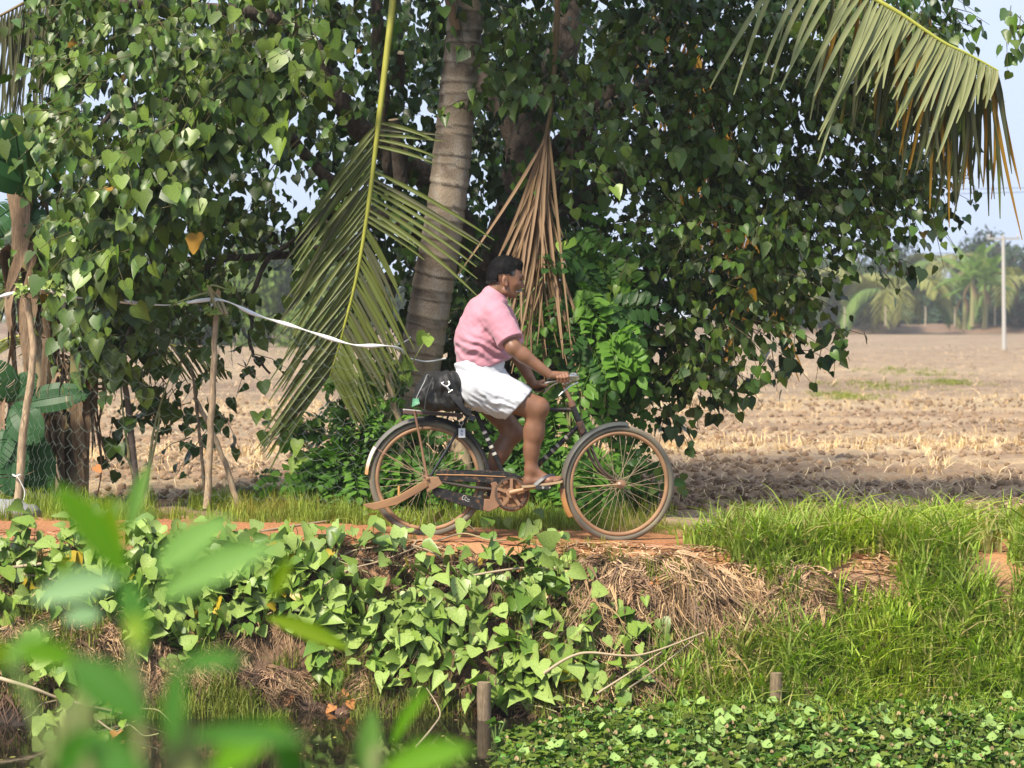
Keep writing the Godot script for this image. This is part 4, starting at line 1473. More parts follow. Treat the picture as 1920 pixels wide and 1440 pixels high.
# young coconut palm whose thin leaflets show between the banana stems and the net
func young_palm() -> void:
	var base := at(120, 925, 15.3)
	base.y = ground(base.x, base.z)
	var t := thing("young_coconut_palm", "young coconut palm with thin dark leaflets behind the banana stems and netting", "palm tree", base)
	put("trunk", rope([Vector3(0, -0.1, 0), Vector3(0.02, 0.25, 0), Vector3(0.03, 0.5, 0)], 0.09, 0.06, 9, 8, Color(0.16, 0.12, 0.08)), M.plain, t)
	var o := Node3D.new()
	o.name = "crown"
	t.add_child(o)
	o.position = -base
	var top := base + Vector3(0.03, 0.5, 0)
	var k := 0
	for e in [[190, 690, 250, 700, 15.2], [150, 560, 215, 520, 15.3], [90, 560, 40, 520, 15.4], [170, 640, 300, 640, 15.4], [60, 640, -40, 660, 15.3], [180, 480, 240, 420, 15.6]]:
		k += 1
		frond(o, [top, at(e[0], e[1], e[4]), at(e[2], e[3], e[4]), at(e[2] * 2 - e[0] + 5, e[3] + 60, e[4])], 0.016, M.rachis, [M.frond_dark, M.frond], 0.2, 22,
			func(u: float, _sg: float) -> float: return 0.42 * sin(PI * clampf(u, 0.15, 0.95)) * rf(0.8, 1.1),
			func(_u: float, sg: float, tg: Vector3) -> Vector3: return Vector3(0.1 * sg, -0.55, 0.65 * sg) + tg * 0.8,
			0.022, 0.2, 320 + k)
	flatten(t, o)


# ---------------------------------------------------------------- net fence
func fence() -> void:
	rng.seed = 331
	var p0 := at(42, 975, 13.85)
	p0.y = ground(p0.x, p0.z)
	var t := thing("net_fence", "sagging string net fence on crooked wooden sticks with white tape along its top", "fence", p0)
	var sticks := [
		[[at(28, 978, 13.85), at(45, 800, 13.86), at(62, 660, 13.87), at(50, 560, 13.88)], 0.028, 0.020, 1.0],
		[[at(387, 925, 14.0), at(396, 780, 14.0), at(402, 650, 14.0), at(409, 548, 14.0)], 0.024, 0.017, 1.0],
		[[at(450, 932, 14.1), at(415, 850, 14.15), at(365, 745, 14.25)], 0.021, 0.014, 0.75],
		[[at(386, 915, 14.2), at(372, 800, 14.2), at(360, 690, 14.2)], 0.012, 0.008, 0.3],
	]
	for r in sticks:
		var pts := []
		for q: Vector3 in r[0]:
			pts.append(q - p0)
		pts[0].y -= 0.1
		var mb := MB.new()
		var cv := curve(pts, 20)
		for i in 20:
			cv[i] += Vector3(nz(i * 0.3, r[1] * 900.0), 0, 0) * 0.012
		mb.tube(cv, taper(r[1], r[2], 20), 9, Color(1, 1, 1) * r[3])
		for i in mb.v.size():
			mb.v[i] += mb.n[i] * 0.004 * nz(mb.v[i].y * 5.0, mb.v[i].x * 9.0)
		put("post", mb.mesh(), M.post, t)
	# split dry tip of the middle post
	for s: float in [-1.0, 1.0]:
		var mb := MB.new()
		var q := at(407 + s * 3, 556, 13.98) - p0
		mb.ribbon(PackedVector3Array([q, q + Vector3(-0.012 + s * 0.012, 0.03, 0.01), q + Vector3(-0.03 + s * 0.025, 0.065 + s * -0.012, 0.0)]), PackedFloat32Array([0.014, 0.016, 0.001]), Vector3.BACK, 0.4, Color(0.5, 0.3, 0.16), Color(0.4, 0.24, 0.12))
		put("split_tip", mb.mesh(), M.plain, t)
	# tape: twisted white ribbon from post to post to the palm
	var tape := [at(-60, 570, 13.8), at(0, 556, 13.82), at(48, 545, 13.86), at(85, 543, 13.86), at(130, 556, 13.88), at(210, 563, 13.92), at(310, 572, 13.96), at(409, 562, 13.97), at(480, 590, 13.9), at(560, 615, 13.85), at(660, 646, 13.85), at(736, 650, 13.95), at(768, 672, 14.42)]
	var n := 160
	var cv := curve(tape, n)
	var mb := MB.new()
	for i in n - 1:
		pass
	var ws := PackedFloat32Array()
	for i in n:
		cv[i] -= p0
		ws.append(0.0045 + 0.011 * pow(absf(sin(i * 0.21 + 1.5 * sin(i * 0.05))), 2.0))
	mb.tube(cv, ws, 6, Color(0.80, 0.80, 0.80))
	put("tape", mb.mesh(), M.plain, t)
	for k in [[[at(409, 560, 13.95), at(400, 568, 13.94), at(396, 574, 13.94)], 0.006], [[at(736, 650, 14.38), at(760, 640, 14.42), at(770, 632, 14.45)], 0.006], [[at(38, 890, 13.82), at(30, 893, 13.80), at(24, 890, 13.82)], 0.006], [[at(32, 892, 13.8), at(46, 920, 13.8), at(44, 938, 13.8)], 0.003], [[at(768, 672, 14.48), at(800, 678, 14.44), at(836, 672, 14.48)], 0.006]]:
		var q := []
		for z: Vector3 in k[0]:
			q.append(z - p0)
		put("tie", rope(q, k[1], k[1], 5, 10, Color(0.7, 0.72, 0.72)), M.plain, t)
	# net: strings sag between the tape and the ground and are knotted into a loose mesh
	var net := MB.new()
	var cols := 40
	var rows := 13
	var pt := func(u: float, v: float) -> Vector3:
		var top: Vector3 = cv[clampi(int(u * (n - 1)), 0, n - 1)] + p0
		var y0 := ground(top.x, top.z) + 0.02
		var y := lerpf(top.y, y0, v)
		return Vector3(top.x + 0.05 * nz(u * 3.0, v * 1.2) * v, y + 0.04 * nz(u * 6.0, v * 2.0 + 5.0), top.z + 0.10 * nz(u * 2.0, v * 1.5 + 9.0) + 0.03 * v) - p0
	var sc := Color(0.19, 0.24, 0.2)
	for r in range(1, rows + 1):
		var pts := PackedVector3Array()
		for c in cols * 2 + 1:
			var z := 0.4 if (c + 0) % 2 == 0 else -0.4
			pts.append(pt.call(c / (cols * 2.0), (r + z * 0.35) / rows))
		net.tube(pts, taper(0.001, 0.001, pts.size()), 3, sc, false)
	for c in cols:
		var pts := PackedVector3Array()
		for r in rows * 2 + 1:
			var z := 0.25 if r % 2 == 0 else -0.25
			pts.append(pt.call(clampf((c + 0.5 + z) / cols, 0, 1), r / (rows * 2.0)))
		net.tube(pts, taper(0.001, 0.001, pts.size()), 3, sc, false)
	put("net", net.mesh(), M.plain, t)
	# pale plastic sack at the foot of the left stick
	var sack := MB.new()
	var so := at(25, 975, 13.7)
	sack.ball(Vector3.ZERO, Vector3(0.17, 0.085, 0.12), 26, 14, Color(0.23, 0.23, 0.235))
	for i in sack.v.size():
		sack.v[i] += sack.n[i] * (0.05 * noise.get_noise_3dv(sack.v[i] * 300.0) + 0.02 * noise.get_noise_3dv(sack.v[i] * 900.0))
	var s := put("plastic_sack", sack.mesh(), M.plain)
	s.position = Vector3(so.x, ground(so.x, so.z) + 0.03, so.z)
	tag(s, "crumpled pale grey plastic sack at the foot of the left fence stick", "sack")
	# young leaves sprouting on the two sticks
	var f := at(62, 545, 13.84)
	bush("stick_shoot", "tuft of small yellow green leaves sprouting on the left fence stick", "shoots", f, [[f + Vector3(0, 0.01, 0.02), Vector3(0.13, 0.05, 0.06), 1.0, 0], [at(105, 540, 13.84), Vector3(0.05, 0.03, 0.04), 0.5, 0]], heart_meshes, [M.creeper[1]], 30, 0.045, 40, 335, Vector3(0, 0.1, 0.2), [Color(0.2, 0.3, 0.07)])
	f = at(412, 575, 13.96)
	bush("stick_shoot", "few small yellow green leaves sprouting at the top of the middle fence stick", "shoots", f, [[at(430, 545, 13.96), Vector3(0.03, 0.04, 0.03), 0.4, 0], [at(395, 580, 13.94), Vector3(0.04, 0.03, 0.03), 0.5, 0], [at(330, 568, 13.94), Vector3(0.06, 0.02, 0.03), 0.4, 0]], heart_meshes, [M.creeper[1]], 20, 0.045, 26, 336, Vector3(0, 0.1, 0.2), [Color(0.2, 0.3, 0.07)])


# ---------------------------------------------------------------- the bicycle
func wheel(b: Node3D, where: Vector3, turn: float, r: float, sd: int) -> Node3D:
	rng.seed = sd
	var w := Node3D.new()
	w.name = "wheel"
	b.add_child(w, true)
	w.position = where
	w.rotation.y = turn
	var ty := MB.new()
	var ring := func(mb: MB, rr: float, tube_r: float, flat: float, col: Callable) -> void:
		var nu := 72
		var nv := 12
		for i in nu:
			var a := TAU * i / nu
			var e := Vector3(cos(a), sin(a), 0)
			for j in nv:
				var q := TAU * j / nv
				var nn := e * cos(q) + Vector3(0, 0, sin(q))
				mb.vert(e * (rr + cos(q) * tube_r) + Vector3(0, 0, sin(q) * tube_r * flat), nn.normalized(), col.call(a, q))
		for i in nu:
			for j in nv:
				var i2 := (i + 1) % nu
				var j2 := (j + 1) % nv
				mb.quad(i * nv + j, i2 * nv + j, i2 * nv + j2, i * nv + j2)
	ring.call(ty, r - 0.020, 0.020, 0.95, func(a: float, q: float) -> Color:
		var dust := clampf(0.55 + 0.9 * nz(cos(a) + q * 0.1, sin(a), 0.7), 0.1, 1.0)
		if cos(q) > 0.75:
			return Color(0.24, 0.18, 0.13).lerp(Color(0.12, 0.10, 0.085), dust * 0.5)
		return Color(0.055, 0.055, 0.052).lerp(Color(0.22, 0.19, 0.13), dust * 0.8 if cos(q) > -0.2 else dust * 0.9))
	put("tyre", ty.mesh(), mat(Color.WHITE, 0.85), w)
	var ri := MB.new()
	ring.call(ri, r - 0.047, 0.013, 1.25, func(a: float, q: float) -> Color:
		return Color(0.35, 0.20, 0.105).lerp(Color(0.23, 0.13, 0.07), clampf(0.5 + nz(cos(a), sin(a), 1.5), 0, 1)))
	put("rim", ri.mesh(), mat(Color.WHITE, 0.7), w)
	var hub := MB.new()
	hub.lathe(Vector3(0, 0, -0.055), Vector3.BACK, [Vector2(0, 0), Vector2(0.0, 0.009), Vector2(0.012, 0.009), Vector2(0.014, 0.026), Vector2(0.020, 0.026), Vector2(0.024, 0.014), Vector2(0.086, 0.014), Vector2(0.09, 0.026), Vector2(0.096, 0.026), Vector2(0.098, 0.009), Vector2(0.11, 0.009), Vector2(0.11, 0)], 14, Color(0.30, 0.17, 0.10))
	put("hub", hub.mesh(), mat(Color.WHITE, 0.6), w)
	var sp := MB.new()
	sp.bar(Vector3(0, 0, 0), Vector3(0, 1, 0), 0.0014, 4, Color(0.34, 0.26, 0.17))
	var spm := sp.mesh()
	for k in 36:
		var sg := 1.0 if k % 2 else -1.0
		var a := TAU * k / 36.0
		var lead := 0.95 * (1.0 if (k / 2) % 2 else -1.0)
		var p := Vector3(cos(a + lead) * 0.024, sin(a + lead) * 0.024, sg * 0.033)
		var q := Vector3(cos(a), sin(a), 0) * (r - 0.056) + Vector3(0, 0, sg * 0.004)
		var s := put("spoke", spm, M.plain, w)
		var y := q - p
		s.transform = Transform3D(Basis(y.cross(Vector3.BACK).normalized(), y, Vector3.BACK), p)
	return w


# strip bent round a wheel between two angles: outer surface, two rolled edges
func guard(c: Vector3, r: float, a0: float, a1: float, w: float, turn: float, col: Callable) -> ArrayMesh:
	var b := MB.new()
	var n := 44
	var prof := [Vector2(-1, -0.013), Vector2(-0.85, -0.004), Vector2(-0.4, 0.004), Vector2(0, 0.007), Vector2(0.4, 0.004), Vector2(0.85, -0.004), Vector2(1, -0.013)]
	var m := prof.size()
	var bs := Basis(Vector3.UP, turn)
	for sd: float in [1.0, -1.0]:
		var f := b.v.size()
		for i in n + 1:
			var a := lerpf(a0, a1, float(i) / n)
			var e := Vector3(cos(a), sin(a), 0)
			for j in m:
				var q: Vector2 = prof[j]
				var nn := (e + Vector3(0, 0, q.x * 0.8)).normalized() * sd
				b.vert(c + bs * (e * (r + q.y - (0.0 if sd > 0.0 else 0.002)) + Vector3(0, 0, q.x * w)), bs * nn, col.call(float(i) / n))
		for i in n:
			for j in m - 1:
				b.quad(f + i * m + j, f + (i + 1) * m + j, f + (i + 1) * m + j + 1, f + i * m + j + 1)
	return b.mesh()


func plate(pts: Array, z0: float, z1: float, col: Callable) -> ArrayMesh:     # a flat outline with thickness and a small bevel
	var poly := PackedVector2Array()
	for q in pts:
		poly.append(Vector2(q.x, q.y))
	if Geometry2D.is_polygon_clockwise(poly):
		poly.reverse()
	var inner := Geometry2D.offset_polygon(poly, -0.003)
	var face: PackedVector2Array = inner[0] if inner.size() else poly
	var b := MB.new()
	var ids := Geometry2D.triangulate_polygon(face)
	for e in 2:
		var z := z1 if e else z0
		var f := b.v.size()
		for q in face:
			b.vert(Vector3(q.x, q.y, z), Vector3(0, 0, 1 if e else -1), col.call(q))
		for k in range(0, ids.size(), 3):
			b.tri(f + ids[k], f + ids[k + 1], f + ids[k + 2])
	var n := poly.size()
	for i in n:
		var p := poly[i]
		var q := poly[(i + 1) % n]
		var d := (q - p).orthogonal().normalized()
		var nn := Vector3(-d.x, -d.y, 0)
		if Geometry2D.is_point_in_polygon((p + q) * 0.5 + Vector2(nn.x, nn.y) * 0.001, poly):
			nn = -nn
		var f := b.v.size()
		b.vert(Vector3(p.x, p.y, z0 + 0.002), nn, col.call(p))
		b.vert(Vector3(q.x, q.y, z0 + 0.002), nn, col.call(q))
		b.vert(Vector3(q.x, q.y, z1 - 0.002), nn, col.call(q))
		b.vert(Vector3(p.x, p.y, z1 - 0.002), nn, col.call(p))
		b.quad(f, f + 1, f + 2, f + 3)
	# bevel ring on the near face
	for i in n:
		var p := poly[i]
		var q := poly[(i + 1) % n]
		var pi := _nearest(face, p)
		var qi := _nearest(face, q)
		var mid := Vector3(p.x + q.x - pi.x - qi.x, p.y + q.y - pi.y - qi.y, 0)
		var nn := (mid.normalized() + Vector3.BACK).normalized()
		var f := b.v.size()
		b.vert(Vector3(p.x, p.y, z1 - 0.002), nn, col.call(p))
		b.vert(Vector3(q.x, q.y, z1 - 0.002), nn, col.call(q))
		b.vert(Vector3(qi.x, qi.y, z1), nn, col.call(q))
		b.vert(Vector3(pi.x, pi.y, z1), nn, col.call(p))
		b.quad(f, f + 1, f + 2, f + 3)
	return b.mesh()


func _nearest(poly: PackedVector2Array, p: Vector2) -> Vector2:
	var best := poly[0]
	for q in poly:
		if q.distance_squared_to(p) < best.distance_squared_to(p):
			best = q
	return best


var bike_o := Vector3.ZERO


# photograph pixel on the bicycle, z towards the camera from its middle plane -> the bicycle's own space
func bk(px: float, py: float, z := 0.0) -> Vector3:
	return at(px, py, 13.0 - z) - bike_o


func bicycle() -> void:
	bike_o = at(802, 1006, 13.0)
	var t := thing("bicycle", "old black roadster bicycle crusted with red mud ridden along the path", "bicycle", bike_o)
	var black := Color(0.022, 0.026, 0.028)
	var rust := Color(0.265, 0.152, 0.085)
	var brown := Color(0.17, 0.09, 0.055)
	var paint := mat(Color.WHITE, 0.5)
	var muddy := func(p: Vector2) -> Color:
		var m := smoothstep(0.05, 0.35, nz(p.x * 2.6, p.y * 2.6 + 4.0))
		return black.lerp(rust, m * 0.8)
	var rear := bk(802, 897)
	var front := bk(1161, 907)
	wheel(t, rear, 0.0, 0.351, 401)
	wheel(t, front, 0.30, 0.352, 402)
	# frame tubes
	var tubes := [
		["seat_tube", [[884, 756, 0], [958, 921, 0]], 0.0145, 0.0145], ["top_tube", [[889, 769, 0], [1075, 768, 0]], 0.0135, 0.0135],
		["down_tube", [[1088, 795, 0], [958, 921, 0]], 0.0155, 0.0155], ["head_tube", [[1072, 757, 0], [1092, 808, 0]], 0.019, 0.019],
	]
	for r in tubes:
		var mb := MB.new()
		mb.bar(bk(r[1][0][0], r[1][0][1]), bk(r[1][1][0], r[1][1][1]), r[2], 12, black)
		put(r[0], mb.mesh(), M.flaked, t)
	for z: float in [-0.045, 0.045]:
		var mb := MB.new()
		mb.tube(PackedVector3Array([bk(886, 770, z * 0.35), bk(866, 796, z * 0.85), bk(807, 893, z * 1.15)]), PackedFloat32Array([0.009, 0.009, 0.008]), 9, black)
		put("seat_stay", mb.mesh(), paint, t)
		mb = MB.new()
		mb.tube(PackedVector3Array([bk(952, 920, z * 0.7), bk(880, 913, z * 1.0), bk(806, 899, z * 1.2)]), PackedFloat32Array([0.010, 0.010, 0.008]), 9, black.lerp(rust, 0.15))
		put("chain_stay", mb.mesh(), paint, t)
		mb = MB.new()
		var st := Basis(Vector3.UP, 0.30)
		var fw := func(px: float, py: float, zz: float) -> Vector3:
			return bk(1092, py) + st * Vector3((px - 1092) / 313.0, 0, zz)
		mb.tube(curve([fw.call(1092, 806, z * 0.75), fw.call(1101, 828, z * 0.95), fw.call(1113, 858, z * 1.0), fw.call(1130, 884, z * 1.05), fw.call(1164, 906, z * 1.15)], 16), taper(0.0125, 0.008, 16), 9, black, true, black.lerp(rust, 0.35))
		put("fork_blade", mb.mesh(), paint, t)
	# white bands painted on the tubes
	for r in [[908, 811], [914, 824], [920, 838], [926, 851], [1046, 836], [1036, 845], [1062, 821], [1024, 857]]:
		var on_seat: bool = r[0] < 1000
		var ax: Vector3 = (bk(958, 921) - bk(884, 756)).normalized() if on_seat else (bk(958, 921) - bk(1088, 795)).normalized()
		var p0: Vector3 = bk(884, 756) if on_seat else bk(1088, 795)
		var p := p0 + ax * (bk(r[0], r[1]) - p0).dot(ax)
		var mb := MB.new()
		var rr := 0.0149 if on_seat else 0.0159
		mb.lathe(p - ax * 0.009, ax, [Vector2(0, rr - 0.001), Vector2(0.001, rr), Vector2(0.017, rr), Vector2(0.018, rr - 0.001)], 12, Color(0.62, 0.60, 0.52) if on_seat else Color(0.36, 0.33, 0.26))
		put("painted_band", mb.mesh(), M.plain, t)
	# lugs, crown and headset, all rusty
	var lug := MB.new()
	lug.bar(bk(1086, 790), bk(1094, 814), 0.024, 12, brown)
	lug.bar(bk(1070, 752), bk(1074, 762), 0.022, 12, brown)
	lug.bar(bk(1092, 808, -0.05), bk(1092, 808, 0.05), 0.015, 10, brown)
	put("headset", lug.mesh(), mat(Color.WHITE, 0.7), t)
	# stem and handlebar
	var stem := MB.new()
	stem.tube(curve([bk(1072, 756), bk(1066, 742), bk(1058, 724), bk(1056, 718, 0.01)], 8), taper(0.013, 0.011, 8), 10, brown.lerp(rust, 0.4))
	put("stem", stem.mesh(), mat(Color.WHITE, 0.6), t)
	var bar := MB.new()
	bar.tube(curve([bk(1002, 729, -0.27), bk(1024, 719, -0.265), bk(1052, 712, -0.22), bk(1066, 715, -0.12), bk(1057, 721, 0.0), bk(1077, 713, 0.10), bk(1082, 706, 0.19), bk(1062, 706, 0.255), bk(1030, 710, 0.27)], 50), taper(0.011, 0.011, 50), 10, Color(0.55, 0.53, 0.5))
	put("handlebar", bar.mesh(), metal(0.3), t)
	for e in [[[1000, 730, -0.27], [1022, 720, -0.265]], [[1026, 711, 0.27], [1060, 706, 0.256]]]:
		var g := MB.new()
		g.tube(PackedVector3Array([bk(e[0][0], e[0][1], e[0][2]), bk(e[1][0], e[1][1], e[1][2])]), PackedFloat32Array([0.016, 0.015]), 10, Color(0.02, 0.02, 0.022))
		put("grip", g.mesh(), mat(Color.WHITE, 0.7), t)
	for e in [[[1084, 717, 0.19], [1066, 726, 0.22], [1048, 742, 0.24]], [[1050, 716, -0.2], [1034, 724, -0.23], [1019, 738, -0.25]]]:
		var g := MB.new()
		g.tube(curve([bk(e[0][0], e[0][1], e[0][2]), bk(e[1][0], e[1][1], e[1][2]), bk(e[2][0], e[2][1], e[2][2])], 8), PackedFloat32Array([0.005, 0.005, 0.005, 0.005, 0.006, 0.007, 0.007, 0.004]), 8, Color(0.6, 0.6, 0.58))
		put("brake_lever", g.mesh(), metal(0.25), t)
	for z: float in [0.19, -0.2]:
		var g := MB.new()
		g.tube(curve([bk(1080, 716, z), bk(1086, 740, z * 0.6), bk(1090, 775, z * 0.2), bk(1093, 802, z * 0.2)], 12), taper(0.003, 0.003, 12), 5, Color(0.08, 0.06, 0.05))
		put("brake_rod", g.mesh(), M.plain, t)
	# bell
	var bell := MB.new()
	var bo := bk(1077, 706, 0.16)
	var bx := Vector3(0.35, 0.8, 0.45).normalized()
	bell.lathe(bo, bx, [Vector2(-0.012, 0.0), Vector2(-0.012, 0.030), Vector2(-0.004, 0.033), Vector2(0.006, 0.031), Vector2(0.016, 0.022), Vector2(0.022, 0.008), Vector2(0.023, 0)], 20, Color(0.8, 0.8, 0.78))
	put("bell", bell.mesh(), metal(0.12), t)
	# saddle with springs
	var sd := MB.new()
	sd.ball(bk(876, 751), Vector3(0.085, 0.028, 0.085), 18, 10, Color(0.03, 0.022, 0.018))
	sd.ball(bk(910, 748), Vector3(0.095, 0.022, 0.034), 16, 10, Color(0.03, 0.022, 0.018))
	put("saddle", sd.mesh(), mat(Color.WHITE, 0.45), t)
	for z: float in [-0.05, 0.05]:
		var s := MB.new()
		var coil := PackedVector3Array()
		for i in 40:
			coil.append(bk(866, 764, z) + Vector3(cos(i * 0.9) * 0.014, -0.03 + i * 0.0012, sin(i * 0.9) * 0.014))
		s.tube(coil, taper(0.003, 0.003, 40), 5, Color(0.2, 0.17, 0.14))
		put("saddle_spring", s.mesh(), metal(0.5), t)
	# carrier
	var ca := MB.new()
	for z: float in [-0.06, -0.02, 0.02, 0.06]:
		ca.tube(PackedVector3Array([bk(757, 768, z), bk(800, 772, z), bk(868, 777, z)]), PackedFloat32Array([0.005, 0.005, 0.005]), 7, Color(0.35, 0.33, 0.31))
	ca.bar(bk(757, 768, -0.065), bk(757, 768, 0.065), 0.006, 7, Color(0.45, 0.43, 0.4))
	ca.bar(bk(866, 777, -0.065), bk(866, 777, 0.065), 0.006, 7, Color(0.2, 0.17, 0.15))
	ca.box(Transform3D(Basis(Vector3.BACK, -0.07), bk(812, 776, 0.066)), Vector3(0.36, 0.018, 0.004), Color(0.10, 0.055, 0.045))
	put("carrier", ca.mesh(), mat(Color.WHITE, 0.5), t)
	for z: float in [-0.07, 0.07]:
		var s := MB.new()
		s.tube(PackedVector3Array([bk(777, 770, z), bk(789, 830, z), bk(801, 895, z)]), PackedFloat32Array([0.008, 0.008, 0.008]), 6, brown, true, rust)
		put("carrier_stay", s.mesh(), mat(Color.WHITE, 0.8), t)
	# mudguards
	put("mudguard", guard(rear, 0.368, deg_to_rad(-6), deg_to_rad(154), 0.034, 0.0, func(u: float) -> Color: return Color(0.10, 0.085, 0.075).lerp(Color(0.035, 0.037, 0.04), smoothstep(0.0, 0.35, u)).lerp(Color(0.16, 0.15, 0.14), smoothstep(0.55, 0.8, u))), paint, t)
	put("mudguard_flap", guard(rear, 0.372, deg_to_rad(149), deg_to_rad(176), 0.036, 0.0, func(u: float) -> Color: return Color(0.66, 0.58, 0.50).lerp(Color(0.55, 0.28, 0.12), smoothstep(0.5, 0.9, u))), M.plain, t)
	put("mudguard", guard(front, 0.366, deg_to_rad(82), deg_to_rad(188), 0.027, 0.30, func(u: float) -> Color: return Color(0.06, 0.064, 0.062).lerp(Color(0.12, 0.10, 0.075), smoothstep(0.4, 1.0, u))), paint, t)
	put("mudguard_flap", guard(front, 0.370, deg_to_rad(183), deg_to_rad(211), 0.034, 0.30, func(u: float) -> Color: return Color(0.30, 0.17, 0.09).lerp(Color(0.46, 0.24, 0.09), smoothstep(0.1, 0.5, u))), M.plain, t)
	for z: float in [-0.04, 0.04]:
		var s := MB.new()
		s.bar(bk(709, 843, z), bk(802, 897, z * 1.3), 0.0028, 5, Color(0.3, 0.17, 0.12))
		put("guard_stay", s.mesh(), M.plain, t)
		s = MB.new()
		s.bar(bk(1056, 916, z), bk(1161, 908, z * 1.3), 0.003, 5, Color(0.42, 0.30, 0.17))
		put("guard_stay", s.mesh(), M.plain, t)
	# chain case: two long arms joined at the chainring end
	var cz := 0.062
	var case_col := func(p: Vector2) -> Color:
		var m := smoothstep(-0.05, 0.25, nz(p.x * 2.0, p.y * 5.0 + 2.0)) * 0.75
		var edge := 1.0 - smoothstep(0.02, 0.10, p.x - (bk(819, 890).x)) * 1.0
		var hot := smoothstep(bk(905, 900).x, bk(922, 900).x, p.x)
		return Color(0.014, 0.022, 0.028).lerp(rust, clampf(m * 0.2 + edge * 0.3 + hot * 0.3, 0, 1))
	var upper_col := func(p: Vector2) -> Color:
		var m := smoothstep(0.0, 0.3, nz(p.x * 2.0, p.y * 5.0 + 7.0)) * 0.5
		var hot := maxf(smoothstep(bk(945, 900).x, bk(968, 900).x, p.x), 1.0 - smoothstep(bk(815, 900).x, bk(832, 900).x, p.x))
		return Color(0.014, 0.022, 0.028).lerp(rust, clampf(m * 0.3 + hot * 0.8, 0, 1))
	var up_pts := []
	for q in [[816, 884], [840, 881], [900, 882], [945, 884], [968, 889], [980, 896], [968, 897], [940, 903], [926, 906], [900, 905], [850, 903], [820, 901]]:
		up_pts.append(bk(q[0], q[1], cz))
	var dense := func(pts: Array) -> Array:
		var o := []
		for i in pts.size():
			for k in 4:
				o.append(pts[i].lerp(pts[(i + 1) % pts.size()], k / 4.0))
		return o
	put("chain_case", plate(dense.call(up_pts), cz - 0.03, cz, upper_col), M.chipped, t)
	var lo_pts := []
	for q in [[812, 915], [828, 916], [870, 927], [912, 937], [909, 958], [890, 955], [850, 943], [815, 930], [809, 923]]:
		lo_pts.append(bk(q[0], q[1], cz))
	var end_pts := []
	for q in [[908, 936], [918, 937], [922, 918], [920, 906], [930, 903], [936, 912], [934, 928], [944, 943], [930, 954], [916, 960], [906, 957]]:
		end_pts.append(bk(q[0], q[1], cz + 0.002))
	put("case_end", plate(dense.call(end_pts), cz - 0.033, cz + 0.002, func(p: Vector2) -> Color: return rust.lerp(brown, clampf(0.3 + nz(p.x * 6.0, p.y * 6.0), 0, 1)), ), mat(Color.WHITE, 0.85), t)
	put("chain_case", plate(dense.call(lo_pts), cz - 0.03, cz, case_col), M.chipped, t)
	var rib := MB.new()
	rib.tube(PackedVector3Array([bk(818, 890, cz + 0.002), bk(880, 891, cz + 0.002), bk(948, 894, cz + 0.002)]), PackedFloat32Array([0.004, 0.0045, 0.003]), 6, Color(0.36, 0.19, 0.08))
	put("case_rib", rib.mesh(), M.plain, t)
	# the small white flourish lettered on the case, too worn to read
	var sc := MB.new()
	for s in [[[866, 936], [868, 931], [870, 929], [874, 931]], [[866, 936], [869, 937], [873, 936.5]], [[871, 934], [876, 933]], [[872, 938.5], [880, 940.5]], [[876, 935.5], [881, 937.5]]]:
		var q := []
		for e in s:
			q.append(bk(e[0], e[1], cz + 0.001))
		sc.tube(curve(q, 8), taper(0.0016, 0.001, 8), 5, Color(0.62, 0.62, 0.6))
	put("lettering", sc.mesh(), M.plain, t)
	# rear bracket of the case
	put("axle_bracket", plate([bk(804, 894, 0.08), bk(822, 894, 0.08), bk(830, 908, 0.08), bk(812, 918, 0.08), bk(800, 925, 0.08), bk(799, 908, 0.08)], 0.07, 0.082, func(p: Vector2) -> Color: return rust * (0.9 + 0.4 * nz(p.x * 5.0, p.y * 5.0))), mat(Color.WHITE, 0.85), t)
	var nut := MB.new()
	nut.lathe(bk(802, 897, 0.075), Vector3.BACK, [Vector2(0, 0.012), Vector2(0.014, 0.012), Vector2(0.016, 0.008), Vector2(0.024, 0.007), Vector2(0.025, 0)], 6, rust)
	put("axle_nut", nut.mesh(), M.plain, t)
	nut = MB.new()
	nut.lathe(bk(1161, 907, 0.06), Vector3.BACK, [Vector2(0, 0.011), Vector2(0.010, 0.011), Vector2(0.018, 0.007), Vector2(0.019, 0)], 6, Color(0.5, 0.38, 0.3))
	put("axle_nut", nut.mesh(), M.plain, t)
	# chainring with its teeth, spider and crank
	var bb := bk(958.5, 923)
	var cr := MB.new()
	var teeth := 44
	for k in teeth * 2:
		var a := TAU * k / (teeth * 2.0)
		var a2 := TAU * (k + 1) / (teeth * 2.0)
		var ro := 0.100 if k % 2 else 0.094
		for e in 2:
			var z := 0.071 if e else 0.066
			var q := [Vector3(cos(a) * 0.082, sin(a) * 0.082, z), Vector3(cos(a2) * 0.082, sin(a2) * 0.082, z), Vector3(cos(a2) * ro, sin(a2) * ro, z), Vector3(cos(a) * ro, sin(a) * ro, z)]
			var f := cr.v.size()
			for p: Vector3 in q:
				cr.vert(bb + p, Vector3(0, 0, 1 if e else -1), Color(0.075, 0.05, 0.035))
			cr.quad(f, f + 1, f + 2, f + 3)
	for k in 5:
		var a := TAU * k / 5.0 + 0.3
		var e := Vector3(cos(a), sin(a), 0)
		cr.box(Transform3D(Basis(Vector3.BACK, a), bb + e * 0.05 + Vector3(0, 0, 0.069)), Vector3(0.075, 0.018, 0.005), rust)
		cr.box(Transform3D(Basis(Vector3.BACK, a + 0.5), bb + Vector3(cos(a + 0.5), sin(a + 0.5), 0) * 0.074 + Vector3(0, 0, 0.069)), Vector3(0.016, 0.03, 0.004), Color(0.17, 0.08, 0.04))
	cr.lathe(bb + Vector3(0, 0, 0.05), Vector3.BACK, [Vector2(0, 0.03), Vector2(0.024, 0.03), Vector2(0.026, 0.026), Vector2(0.027, 0)], 20, rust)
